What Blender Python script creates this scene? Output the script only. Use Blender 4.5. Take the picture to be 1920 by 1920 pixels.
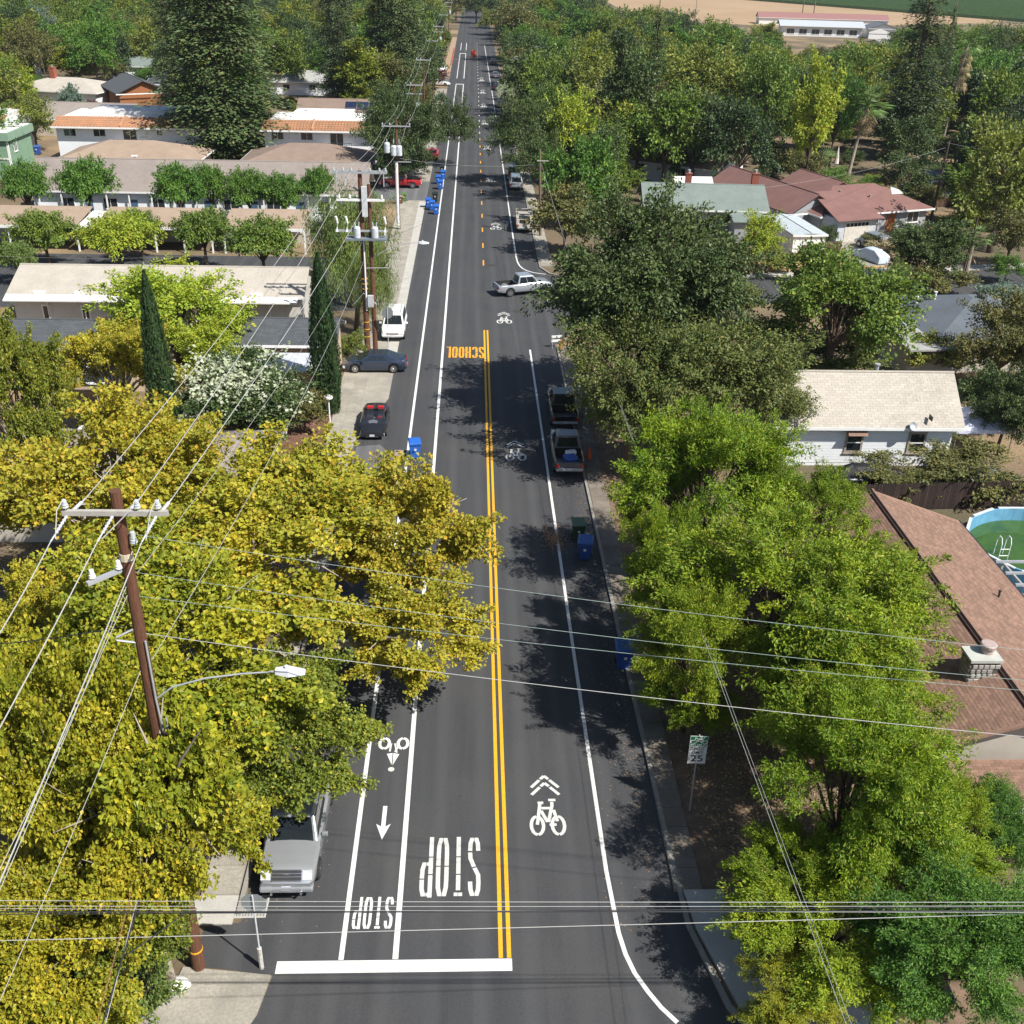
import bpy, math, random
import numpy as np
from mathutils import Vector, Matrix
R_ = math.radians
rnd = random.Random(7)
scene = bpy.context.scene
for o in list(bpy.data.objects):
    bpy.data.objects.remove(o)
COL = scene.collection

# ------------------------------------------------------------------ camera
CH = 29.1; CF = 1970.0            # drone height in metres, focal length in photograph pixels
def _n(v):
    v = np.array(v, float); return v / np.linalg.norm(v)
_Y = _n((-71, 1059, -CF)); _Z = -_n((-89, -((-71) * -89 + CF * CF) / 1059.0, -CF)); _X = np.cross(_Y, _Z)
CR = np.array([_X, _Y, _Z])
cam_d = bpy.data.cameras.new('camera'); cam = bpy.data.objects.new('camera', cam_d); COL.objects.link(cam)
cam_d.sensor_width = 36; cam_d.sensor_height = 36; cam_d.sensor_fit = 'HORIZONTAL'
cam_d.lens = 36 * CF / 1920; cam_d.clip_start = 0.5; cam_d.clip_end = 5000
M = Matrix([[*CR[0]], [*CR[1]], [*CR[2]]]).to_4x4(); M.translation = (0, 0, CH)
cam.matrix_world = M
scene.camera = cam
scene.render.resolution_x = 1024; scene.render.resolution_y = 1024
# ------------------------------------------------------------------ light
SUN_AZ = math.atan2(-0.62, 0.78)      # direction towards the sun in the xy plane
SUN_EL = R_(50)
w = bpy.data.worlds.new('World'); scene.world = w; w.use_nodes = True
nt = w.node_tree; nt.nodes.clear()
sky = nt.nodes.new('ShaderNodeTexSky'); sky.sky_type = 'NISHITA'; sky.sun_disc = False
sky.sun_elevation = SUN_EL; sky.sun_rotation = math.pi / 2 - SUN_AZ
bg = nt.nodes.new('ShaderNodeBackground'); bg.inputs[1].default_value = 0.072
wo = nt.nodes.new('ShaderNodeOutputWorld')
nt.links.new(sky.outputs[0], bg.inputs[0]); nt.links.new(bg.outputs[0], wo.inputs[0])
sl = bpy.data.lights.new('sun', 'SUN'); sl.energy = 4.9; sl.angle = R_(0.53); sl.color = (1, .955, .88)
so = bpy.data.objects.new('sun', sl); COL.objects.link(so)
sd = Vector((math.cos(SUN_AZ) * math.cos(SUN_EL), math.sin(SUN_AZ) * math.cos(SUN_EL), math.sin(SUN_EL)))
so.rotation_euler = sd.to_track_quat('Z', 'Y').to_euler(); so.location = (60, -60, 90)
scene.view_settings.view_transform = 'Standard'; scene.view_settings.look = 'None'
scene.view_settings.exposure = 0.62; scene.view_settings.gamma = 1.0; scene.view_settings.use_curve_mapping = False
scene.render.engine = 'CYCLES'
scene.cycles.max_bounces = 6; scene.cycles.diffuse_bounces = 3; scene.cycles.transmission_bounces = 4
scene.cycles.transparent_max_bounces = 6

# ------------------------------------------------------------------ photo -> place helpers
def G(px, py, h=0.0):
    d = CR @ np.array([px - 960, 960 - py, -CF]); t = (h - CH) / d[2]
    return float(d[0] * t), float(d[1] * t)
def PJ(x, y, z=0.0):
    c = CR.T @ np.array([x, y, z - CH]); return 960 - CF * c[0] / c[2], 960 + CF * c[1] / c[2]
def DEP(x, y, z=0.0):
    return float(-(CR.T @ np.array([x, y, z - CH]))[2])

# ------------------------------------------------------------------ materials
MT = {}
def nodes_of(m):
    m.use_nodes = True; t = m.node_tree; t.nodes.clear()
    o = t.nodes.new('ShaderNodeOutputMaterial'); b = t.nodes.new('ShaderNodeBsdfPrincipled')
    t.links.new(b.outputs[0], o.inputs[0]); return t, b, o
def mixc(t, fac, a, b):
    n = t.nodes.new('ShaderNodeMix'); n.data_type = 'RGBA'
    for i, v in ((0, fac), (6, a), (7, b)):
        if hasattr(v, 'links'): t.links.new(v, n.inputs[i])
        elif i == 0: n.inputs[0].default_value = v
        else: n.inputs[i].default_value = (*v[:3], 1)
    return n.outputs[2]
def noise(t, vec, scale, detail=4, rough=.6):
    n = t.nodes.new('ShaderNodeTexNoise'); n.inputs['Scale'].default_value = scale
    n.inputs['Detail'].default_value = detail; n.inputs['Roughness'].default_value = rough
    if vec is not None: t.links.new(vec, n.inputs['Vector'])
    return n.outputs[0]
def ramp(t, v, a, b, lo=0., hi=1.):
    n = t.nodes.new('ShaderNodeMapRange'); n.inputs[1].default_value = a; n.inputs[2].default_value = b
    n.inputs[3].default_value = lo; n.inputs[4].default_value = hi; t.links.new(v, n.inputs[0]); return n.outputs[0]
def pos(t, scale=(1, 1, 1), obj=False):
    if obj:
        g = t.nodes.new('ShaderNodeTexCoord').outputs['Object']
    else:
        g = t.nodes.new('ShaderNodeNewGeometry').outputs['Position']
    m = t.nodes.new('ShaderNodeMapping'); m.inputs['Scale'].default_value = scale; t.links.new(g, m.inputs[0]); return m.outputs[0]
def bump(t, b, h, strength=.3, dist=.02):
    n = t.nodes.new('ShaderNodeBump'); n.inputs['Strength'].default_value = strength; n.inputs['Distance'].default_value = dist
    t.links.new(h, n.inputs['Height']); t.links.new(n.outputs[0], b.inputs['Normal'])
def mat(name, c1, c2=None, rough=.75, metal=0., ns=3., nscale=(1, 1, 1), obj=True, bs=0., spec=.5, rv=0., coat=0., fine=0.):
    """plain surface: two tones mixed by noise, optional relief, optional per-object variation"""
    if name in MT: return MT[name]
    m = bpy.data.materials.new(name); t, b, o = nodes_of(m)
    c2 = c2 or tuple(x * .72 for x in c1)
    v = pos(t, nscale, obj); f = ramp(t, noise(t, v, ns), .3, .7); c = mixc(t, f, c1, c2)
    if fine:
        c = mixc(t, ramp(t, noise(t, v, ns * 14, 2), .35, .65, 0, fine), c, tuple(x * .45 for x in c1))
    if rv:
        oi = t.nodes.new('ShaderNodeObjectInfo'); at = t.nodes.new('ShaderNodeAttribute'); at.attribute_name = 'rnd'
        ad = t.nodes.new('ShaderNodeMath'); ad.operation = 'ADD'
        t.links.new(oi.outputs['Random'], ad.inputs[0]); t.links.new(at.outputs['Fac'], ad.inputs[1])
        fr = t.nodes.new('ShaderNodeMath'); fr.operation = 'FRACT'; t.links.new(ad.outputs[0], fr.inputs[0])
        hs = t.nodes.new('ShaderNodeHueSaturation'); t.links.new(ramp(t, fr.outputs[0], 0, 1, 1 - rv, 1 + rv), hs.inputs['Value'])
        t.links.new(c, hs.inputs['Color']); c = hs.outputs[0]
    t.links.new(c, b.inputs['Base Color'])
    b.inputs['Roughness'].default_value = rough; b.inputs['Metallic'].default_value = metal
    b.inputs['Specular IOR Level'].default_value = spec
    if coat: b.inputs['Coat Weight'].default_value = coat; b.inputs['Coat Roughness'].default_value = .06
    if bs: bump(t, b, noise(t, v, ns * 12, 3), bs, .02)
    MT[name] = m; return m
def paint(name, c, metal=.0, rough=.35):
    return mat(name, c, tuple(x * .93 for x in c), rough=rough, metal=metal, ns=1.5, coat=.8)
def glass(name='window_glass', c=(.015, .02, .025)):
    if name in MT: return MT[name]
    m = bpy.data.materials.new(name); t, b, o = nodes_of(m)
    b.inputs['Base Color'].default_value = (*c, 1); b.inputs['Roughness'].default_value = .04
    b.inputs['Specular IOR Level'].default_value = .9; MT[name] = m; return m
def foliage(name, c1, c2, c3, trans=.3, yellow=.35, patch=.12):
    if name in MT: return MT[name]
    m = bpy.data.materials.new(name); t, b, o = nodes_of(m)
    at = t.nodes.new('ShaderNodeAttribute'); at.attribute_name = 'lv'
    sp = t.nodes.new('ShaderNodeSeparateXYZ'); t.links.new(at.outputs['Vector'], sp.inputs[0])
    c = mixc(t, ramp(t, sp.outputs[1], .1, .9), c1, c2)
    v = pos(t); c = mixc(t, ramp(t, noise(t, v, patch, 2), .42, .62, 0, .75), c, c2)
    c = mixc(t, ramp(t, sp.outputs[0], 1 - yellow, 1.0), c, c3)
    hs = t.nodes.new('ShaderNodeHueSaturation')
    oi = t.nodes.new('ShaderNodeObjectInfo')
    t.links.new(ramp(t, oi.outputs['Random'], 0, 1, .493, .508), hs.inputs['Hue'])
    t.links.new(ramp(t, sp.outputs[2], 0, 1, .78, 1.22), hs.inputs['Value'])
    t.links.new(c, hs.inputs['Color']); t.links.new(hs.outputs[0], b.inputs['Base Color'])
    b.inputs['Roughness'].default_value = .5; b.inputs['Specular IOR Level'].default_value = .35
    tr = t.nodes.new('ShaderNodeBsdfTranslucent'); t.links.new(hs.outputs[0], tr.inputs[0])
    mx = t.nodes.new('ShaderNodeMixShader'); mx.inputs[0].default_value = trans
    t.links.new(b.outputs[0], mx.inputs[1]); t.links.new(tr.outputs[0], mx.inputs[2]); t.links.new(mx.outputs[0], o.inputs[0])
    MT[name] = m; return m

# ------------------------------------------------------------------ object helpers
def tag(o, label=None, cat=None, group=None, kind=None):
    if label: o['label'] = label
    if cat: o['category'] = cat
    if group: o['group'] = group
    if kind: o['kind'] = kind
    return o
def thing(name, label, cat, loc=(0, 0, 0), rz=0., group=None):
    o = bpy.data.objects.new(name, None); COL.objects.link(o); o.location = loc; o.rotation_euler = (0, 0, rz)
    o.empty_display_size = .3
    return tag(o, label, cat, group)
def link(name, me, parent=None, loc=None, rot=None):
    o = bpy.data.objects.new(name, me); COL.objects.link(o)
    if parent is not None: o.parent = parent
    if loc is not None: o.location = loc
    if rot is not None: o.rotation_euler = rot
    return o
def copy_tree(o, parent=None):
    c = o.copy(); COL.objects.link(c)
    if parent is not None: c.parent = parent
    for ch in KIDS.get(o.name, []):
        k = copy_tree(bpy.data.objects[ch], c); KIDS.setdefault(c.name, []).append(k.name)
    return c
KIDS = {}
class MB:
    def __init__(s): s.v = []; s.f = []
    def add(s, vs, fs):
        n = len(s.v); s.v += [tuple(map(float, p)) for p in vs]; s.f += [tuple(i + n for i in f) for f in fs]; return s
    def box(s, x0, x1, y0, y1, z0, z1):
        return s.add([(x0, y0, z0), (x1, y0, z0), (x1, y1, z0), (x0, y1, z0), (x0, y0, z1), (x1, y0, z1), (x1, y1, z1), (x0, y1, z1)],
                     [(0, 3, 2, 1), (4, 5, 6, 7), (0, 1, 5, 4), (1, 2, 6, 5), (2, 3, 7, 6), (3, 0, 4, 7)])
    def cbox(s, c, d, rz=0.):
        n = len(s.v); s.box(-d[0] / 2, d[0] / 2, -d[1] / 2, d[1] / 2, -d[2] / 2, d[2] / 2)
        ca, sa = math.cos(rz), math.sin(rz)
        for i in range(n, len(s.v)):
            x, y, z = s.v[i]; s.v[i] = (c[0] + x * ca - y * sa, c[1] + x * sa + y * ca, c[2] + z)
        return s
    def quad(s, *p): return s.add(p, [tuple(range(len(p)))])
    def slab(s, pts, t):
        """polygon with thickness t downwards"""
        n = len(pts); b = [(p[0], p[1], p[2] - t) for p in pts]
        return s.add(list(pts) + b, [tuple(range(n)), tuple(range(2 * n - 1, n - 1, -1))] + [(i, i + n, (i + 1) % n + n, (i + 1) % n) for i in range(n)])
    def tube(s, pts, r, seg=6, cap=True):
        pts = [Vector(p) for p in pts]; rs = r if isinstance(r, (list, tuple)) else [r] * len(pts)
        n0 = len(s.v); N = len(pts)
        for i, p in enumerate(pts):
            d = (pts[min(i + 1, N - 1)] - pts[max(i - 1, 0)]).normalized()
            a = d.cross(Vector((0, 0, 1)));
            if a.length < .05: a = d.cross(Vector((1, 0, 0)))
            a.normalize(); b = d.cross(a)
            for k in range(seg):
                an = 2 * math.pi * k / seg
                s.v.append(tuple(p + (a * math.cos(an) + b * math.sin(an)) * rs[i]))
        for i in range(N - 1):
            for k in range(seg):
                k2 = (k + 1) % seg
                s.f.append((n0 + i * seg + k, n0 + i * seg + k2, n0 + (i + 1) * seg + k2, n0 + (i + 1) * seg + k))
        if cap:
            s.f.append(tuple(n0 + k for k in range(seg - 1, -1, -1))); s.f.append(tuple(n0 + (N - 1) * seg + k for k in range(seg)))
        return s
    def lathe(s, prof, c=(0, 0, 0), seg=12, axis='z'):
        n0 = len(s.v)
        for r, h in prof:
            for k in range(seg):
                a = 2 * math.pi * k / seg; x, y = r * math.cos(a), r * math.sin(a)
                p = (x, y, h) if axis == 'z' else ((h, x, y) if axis == 'x' else (x, h, y))
                s.v.append((c[0] + p[0], c[1] + p[1], c[2] + p[2]))
        for i in range(len(prof) - 1):
            for k in range(seg):
                k2 = (k + 1) % seg; s.f.append((n0 + i * seg + k, n0 + i * seg + k2, n0 + (i + 1) * seg + k2, n0 + (i + 1) * seg + k))
        s.f.append(tuple(n0 + k for k in range(seg - 1, -1, -1))); s.f.append(tuple(n0 + (len(prof) - 1) * seg + k for k in range(seg)))
        return s
    def mesh(s, name, m=None, smooth=False):
        me = bpy.data.meshes.new(name); me.from_pydata(s.v, [], s.f)
        if m is not None: me.materials.append(m)
        if smooth: me.polygons.foreach_set('use_smooth', [True] * len(me.polygons))
        me.update(); return me
    def build(s, name, m, parent=None, smooth=False, bev=0., label=None, loc=None, rot=None):
        o = link(name, s.mesh(name, m, smooth), parent, loc, rot)
        if parent is not None: KIDS.setdefault(parent.name, []).append(o.name)
        if label: o['label'] = label
        if bev:
            b = o.modifiers.new('bevel', 'BEVEL'); b.width = bev; b.segments = 2; b.limit_method = 'ANGLE'; b.angle_limit = R_(40)
        return o
def np_mesh(name, V, F, m, flat=True, attrs=None):
    me = bpy.data.meshes.new(name); nv, nf, k = len(V), len(F), F.shape[1]
    me.vertices.add(nv); me.vertices.foreach_set('co', V.astype(np.float32).ravel())
    me.loops.add(nf * k); me.loops.foreach_set('vertex_index', F.astype(np.int32).ravel())
    me.polygons.add(nf); me.polygons.foreach_set('loop_start', np.arange(0, nf * k, k, dtype=np.int32))
    if m is not None: me.materials.append(m)
    for an, A in (attrs or {}).items():
        if A.ndim == 2:
            a = me.attributes.new(an, 'FLOAT_VECTOR', 'POINT'); a.data.foreach_set('vector', A.astype(np.float32).ravel())
        else:
            a = me.attributes.new(an, 'FLOAT', 'POINT'); a.data.foreach_set('value', A.astype(np.float32).ravel())
    me.update()
    if flat: me.shade_flat()
    return me

# ------------------------------------------------------------------ shared materials
def asphalt(name, base, warm=1.):
    m = bpy.data.materials.new(name); t, b, o = nodes_of(m)
    a = base; c1 = (a * warm * .96, a, a * 1.10); c2 = (a * 1.5 * warm * .97, a * 1.5, a * 1.6)
    c = mixc(t, ramp(t, noise(t, pos(t, (1, .05, 1)), 1.3, 5), .3, .75), c1, c2)
    c = mixc(t, ramp(t, noise(t, pos(t), .25, 4), .45, .75, 0, .55), c, (a * 1.7, a * 1.65, a * 1.55))
    c = mixc(t, ramp(t, noise(t, pos(t), 34, 3), .35, .7, 0, .6), c, (a * .5, a * .5, a * .5))
    c = mixc(t, ramp(t, noise(t, pos(t), 9, 6, .8), .66, .72, 0, .35), c, (a * 2.6, a * 2.5, a * 2.2))
    sx = t.nodes.new('ShaderNodeSeparateXYZ'); t.links.new(pos(t), sx.inputs[0]); wv = t.nodes.new('ShaderNodeMath'); wv.operation = 'SINE'; ml_ = t.nodes.new('ShaderNodeMath'); ml_.operation = 'MULTIPLY'; ml_.inputs[1].default_value = 3.9; t.links.new(sx.outputs[0], ml_.inputs[0]); t.links.new(ml_.outputs[0], wv.inputs[0])
    mk = t.nodes.new('ShaderNodeMath'); mk.operation = 'MULTIPLY'; t.links.new(ramp(t, wv.outputs[0], .2, 1, 0, .5), mk.inputs[0]); t.links.new(noise(t, pos(t, (1, .08, 1)), .8, 3), mk.inputs[1]); c = mixc(t, mk.outputs[0], c, (a * 1.9, a * 1.95, a * 2.0))
    c = mixc(t, ramp(t, noise(t, pos(t, (1, .6, 1)), 1.7, 7, .75), .64, .70, 0, .45), c, (a * .45, a * .45, a * .47))
    t.links.new(c, b.inputs['Base Color']); b.inputs['Roughness'].default_value = .85
    b.inputs['Specular IOR Level'].default_value = .3
    bump(t, b, noise(t, pos(t), 60, 3), .4, .01); MT[name] = m; return m
ASPH = asphalt('fresh_asphalt', .050); ASPH2 = asphalt('old_asphalt', .10, 1.03); ASPH3 = asphalt('grey_asphalt', .11, 1.0)
CONC = mat('concrete', (.40, .37, .31), (.25, .235, .20), .9, ns=.7, obj=False, bs=.25, rv=.10, fine=.5)
CONC2 = mat('pale_concrete', (.50, .48, .43), (.38, .37, .34), .9, ns=1.1, obj=False, bs=.2, rv=.05, fine=.3)
KERB = mat('kerb_concrete', (.33, .31, .27), (.22, .21, .19), .9, ns=1.5, obj=False, fine=.4)
WPAINT = mat('white_road_paint', (.76, .76, .74), (.60, .60, .59), .7, ns=6, obj=False, fine=.3)
WPAINT2 = mat('worn_white_paint', (.70, .70, .67), (.50, .50, .48), .7, ns=11, obj=False, fine=.45)
YPAINT = mat('yellow_road_paint', (.80, .42, .012), (.66, .33, .012), .7, ns=8, obj=False, fine=.2)
OPAINT = mat('orange_road_paint', (.84, .38, .02), (.70, .31, .02), .7, ns=9, obj=False, fine=.25)
WOODP = mat('brown_pole_wood', (.16, .065, .032), (.075, .032, .018), .9, ns=5, nscale=(6, 6, .5), bs=.6)
WOODG = mat('grey_pole_wood', (.20, .14, .10), (.11, .08, .06), .9, ns=5, nscale=(6, 6, .5), bs=.6)
GALV = mat('galvanised_steel', (.45, .47, .49), (.36, .38, .40), .5, .3, ns=4)
PORC = mat('grey_porcelain', (.50, .53, .56), (.42, .45, .48), .3, ns=3)
WHITEP = mat('white_paint', (.80, .80, .79), (.70, .70, .69), .6, ns=2)
WHITEW = mat('white_wall', (.80, .82, .85), (.72, .75, .78), .75, ns=1.2, fine=.06)
BEIGEW = mat('beige_wall', (.46, .42, .36), (.40, .36, .31), .8, ns=1)
TANW = mat('tan_wall', (.55, .42, .30), (.48, .37, .27), .8, ns=1)
GREYW = mat('grey_wall', (.34, .35, .37), (.28, .29, .31), .8, ns=1)
SAGEW = mat('sage_wall', (.20, .33, .22), (.17, .28, .19), .8, ns=1)
ORANGEW = mat('cedar_wall', (.34, .13, .045), (.22, .085, .035), .8, ns=2, nscale=(1, 1, 8))
DARKM = mat('dark_metal', (.03, .03, .032), None, .5)
BLACKR = mat('black_rubber', (.018, .018, .018), None, .85)
CHROME = mat('chrome', (.75, .76, .78), (.6, .6, .62), .15, .9)
CABLE = mat('weathered_cable', (.42, .42, .41), (.34, .34, .33), .6)
CABLEB = mat('black_cable', (.03, .03, .033), None, .5)
CABLEG = mat('green_grey_cable', (.28, .36, .33), None, .6)
BARK = mat('bark', (.14, .10, .07), (.07, .05, .035), .95, ns=4, nscale=(3, 3, .6), bs=.8)
BARKW = mat('pale_bark', (.42, .38, .31), (.24, .20, .15), .95, ns=3, bs=.5)
FENCE = mat('fence_board_wood', (.13, .075, .045), (.06, .035, .025), .9, ns=4, nscale=(5, 5, .4), rv=.3)
FENCED = mat('dark_fence_wood', (.045, .025, .018), (.022, .014, .012), .9, ns=4, nscale=(5, 5, .4), rv=.4)
BRICK = mat('red_brick', (.30, .085, .05), (.20, .06, .04), .9, ns=5, rv=.15)
def roofmat(name, c, rv=.22):
    return mat(name, c, tuple(x * .8 for x in c), .95, ns=.7, bs=.4, rv=rv, fine=.35)
RF_ROSE = roofmat('rose_brown_shingle', (.25, .15, .108)); RF_TAN = roofmat('pale_tan_shingle', (.47, .43, .37), .07)
RF_TAN2 = roofmat('tan_shingle', (.36, .27, .20), .06); RF_GREYT = roofmat('taupe_shingle', (.29, .25, .225), .06)
RF_DGREY = roofmat('charcoal_shingle', (.085, .095, .105), .12); RF_BGREY = roofmat('bluegrey_shingle', (.12, .14, .165), .08)
RF_GREEN = roofmat('greygreen_shingle', (.20, .245, .225), .06); RF_RED = roofmat('redbrown_shingle', (.22, .115, .10), .06)
RF_WHITE = mat('white_membrane', (.72, .71, .69), (.62, .61, .59), .7, ns=.6); RF_LGREY = roofmat('light_grey_shingle', (.38, .38, .37), .05)
RF_BROWN = roofmat('brown_shingle', (.26, .19, .15), .06)
TILE = mat('clay_tile', (.42, .21, .11), (.30, .17, .10), .85, ns=.8, rv=.15)
# ================================================================== GROUND AND ROAD
def ground_mat():
    m = bpy.data.materials.new('dry_ground'); t, b, o = nodes_of(m)
    v = pos(t)
    c = mixc(t, ramp(t, noise(t, v, .09, 5), .38, .62), (.17, .12, .075), (.095, .085, .045))
    c = mixc(t, ramp(t, noise(t, v, .035, 3), .5, .62), c, (.30, .21, .12))
    c = mixc(t, ramp(t, noise(t, v, 5, 6, .7), .45, .7, 0, .7), c, (.055, .04, .025))
    c = mixc(t, ramp(t, noise(t, v, 14, 3, .7), .62, .7, 0, .5), c, (.36, .28, .17))
    t.links.new(c, b.inputs['Base Color']); b.inputs['Roughness'].default_value = 1
    bump(t, b, noise(t, v, 3, 6), .6, .1); return m
def sheet(name, pts, z, m, parent=None, kind='structure', **k):
    o = MB().add([(p[0], p[1], z) for p in pts], [tuple(range(len(pts)))]).build(name, m, parent)
    if parent is None: tag(o, kind=kind)
    return o
GM = ground_mat()
sheet('ground', [(-1600, -60), (1600, -60), (1600, 2600), (-1600, 2600)], 0, GM)
# fields at the far right
FIELD = mat('stubble_field', (.36, .25, .15), (.30, .20, .11), 1, ns=.02, obj=False)
fo = sheet('stubble_field', [(80, 560), (150, 520), (270, 600), (330, 660), (330, 760), (230, 850), (90, 900)], .02, FIELD)
fo2 = sheet('stubble_field', [(140, 640), (330, 800), (330, 860), (240, 880), (120, 900)], .03, FIELD)
vm = bpy.data.materials.new('vine_leaf'); t, b, o = nodes_of(vm)
t.links.new(mixc(t, ramp(t, noise(t, pos(t, (1, 1, 1)), .5, 4), .35, .65), (.055, .12, .02), (.10, .19, .035)), b.inputs['Base Color']); b.inputs['Roughness'].default_value = .8
sheet('vineyard_ground', [(170, 880), (330, 590), (420, 640), (700, 900), (700, 1500), (200, 1500)], .05, mat('vineyard_soil', (.10, .13, .04), (.13, .12, .06), 1, ns=.03, obj=False))
mb = MB()
for i in range(70):
    a = i * 4.2
    x0, y0 = 300 + a * .95, 600 + a * .9
    mb.box(-1, 1, -1, 1, -1, 1)
    L = 420; dx, dy = -.42, .907
    vs = []
    for (l, s_, z) in ((0, -1, .06), (L, -1, .06), (L, 1, .06), (0, 1, .06), (0, -.6, 1.7), (L, -.6, 1.7), (L, .6, 1.7), (0, .6, 1.7)):
        vs.append((x0 + dx * l + dy * s_, y0 + dy * l - dx * s_, z))
    mb.v[-8:] = vs
o = mb.build('vine_rows', vm); tag(o, 'rows of green vines on the far slope', 'vineyard', kind='stuff')

# main road
ROAD_R = 6.85; ROAD_L = -6.1
pts = [(ROAD_R, 620)] + [(ROAD_R, 107.5), (7.6, 105), (9.5, 103.6), (28.3, 104.6), (60, 109.6), (110, 118), (110, 110), (60, 101.5), (28.3, 96.2), (14, 92.5), (9, 88), (ROAD_R, 83.5), (6.95, 60), (7.05, 40), (7.2, 28), (7.3, 24.5), (8.0, 21.3), (9.5, 19), (12.5, 17), (20, 16), (90, 16), (90, 2), (-90, 2), (-90, 16.5), (-14, 16.5), (-9.3, 17.8), (-7.3, 19.6), (-6.55, 21.4), (-6.3, 22.8), (-8.9, 23.2), (-8.9, 24.7), (-7.7, 24.9), (-7.75, 40), (-7.8, 61.3), (-7.7, 63.8), (-6.1, 71.5), (ROAD_L, 620)]
road = sheet('road', pts, .012, ASPH)
def rsheet(name, pts, m, z=.016): return sheet(name, pts, z, m, road)
# older greyer asphalt in the driveways and on the left shoulder
sheet('driveway_apron', [(-22, 139.5), (ROAD_L, 139.5), (ROAD_L, 152), (-22, 149)], .006, ASPH3)
sheet('car_park', [(-60, 92.4), (-10.4, 92.4), (-10.4, 110.8), (-60, 110.8)], .006, ASPH)
sheet('car_park', [(-60, 117.6), (-11, 117.6), (-11, 127), (-60, 127)], .007, ASPH2)
sheet('old_tarmac_patch', [(-7.7, 58), (-4.7, 58), (-4.7, 60.9), (-6.1, 63.5), (-7.6, 63.2)], .015, ASPH2)
def strip(x, w, y0, y1, m, nm='lane_line'):
    return rsheet(nm, [(x - w / 2, y0), (x + w / 2, y0), (x + w / 2, y1), (x - w / 2, y1)], m, .018)
# bike lane lines
for x, w_, in ((-4.2, .17), (-2.44, .19)):
    strip(x, w_, 23.35, 272, WPAINT); strip(x, w_, 284, 355, WPAINT); strip(x, w_, 366, 395, WPAINT)
strip(-3.3, 1.6, 271, 272, WPAINT, 'lane_end_bar'); strip(-3.3, 1.6, 354, 355.4, WPAINT, 'lane_end_bar')
# double yellow with dark gap, then dashes
strip(1.0, .14, 23.35, 87.3, YPAINT, 'centre_line'); strip(1.27, .14, 23.35, 87.3, YPAINT, 'centre_line')
y = 109.2 - 1.0
while y < 400:
    strip(1.1, .14, y, y + 2.1, OPAINT if y < 190 else WPAINT2, 'centre_dash'); y += 7.3
# stop bar
rsheet('stop_bar', [(-6.25, 22.85), (1.36, 22.85), (1.36, 23.32), (-6.25, 23.32)], WPAINT, .019)
# right edge line as ribbon with curves
def ribbon(pts, w, closed=False):
    P = [Vector((p[0], p[1])) for p in pts]; n = len(P); L = []; Rr = []
    for i in range(n):
        a = P[(i - 1) % n] if (closed or i > 0) else P[i]; c = P[(i + 1) % n] if (closed or i < n - 1) else P[i]
        d1 = (P[i] - a); d2 = (c - P[i])
        if d1.length < 1e-9: d1 = d2
        if d2.length < 1e-9: d2 = d1
        d1.normalize(); d2.normalize(); nn = Vector((-(d1 + d2).y, (d1 + d2).x));
        nn = nn.normalized() if nn.length > 1e-6 else Vector((-d1.y, d1.x))
        k = 1 / max(.45, nn.dot(Vector((-d1.y, d1.x))))
        L.append(P[i] + nn * w / 2 * k); Rr.append(P[i] - nn * w / 2 * k)
    vs = L + Rr; fs = [(i, i + n, (i + 1) % n + n, (i + 1) % n) for i in range(n if closed else n - 1)]
    return [(v.x, v.y) for v in vs], fs
def paint_ribbons(name, strokes, w, m, z=.019, parent=None):
    mb = MB()
    for si, s in enumerate(strokes):
        v, f = ribbon(s, w); mb.add([(a, b_, z + si * .0009) for a, b_ in v], f)
    return mb.build(name, m, parent or road)
paint_ribbons('edge_line', [[G(*p) for p in ((1270, 1918), (1240, 1890), (1215, 1860), (1190, 1825), (1173, 1790), (1160, 1750), (1150, 1700))] + [(4.86, 27), (4.8, 40), (4.77, 60), (4.72, 82.4)]], .15, WPAINT)
paint_ribbons('edge_line', [[(7.4, 105.2), (6.6, 105.5), (6.0, 105.9), (5.5, 106.5), (5.1, 107.3), (4.85, 108.3), (4.7, 109.6), (4.62, 111.5), (4.55, 125), (4.4, 200), (4.2, 260)]], .15, WPAINT)
paint_ribbons('edge_line', [[(4.1, 268), (3.9, 330), (3.6, 390)]], .15, WPAINT)
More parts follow.
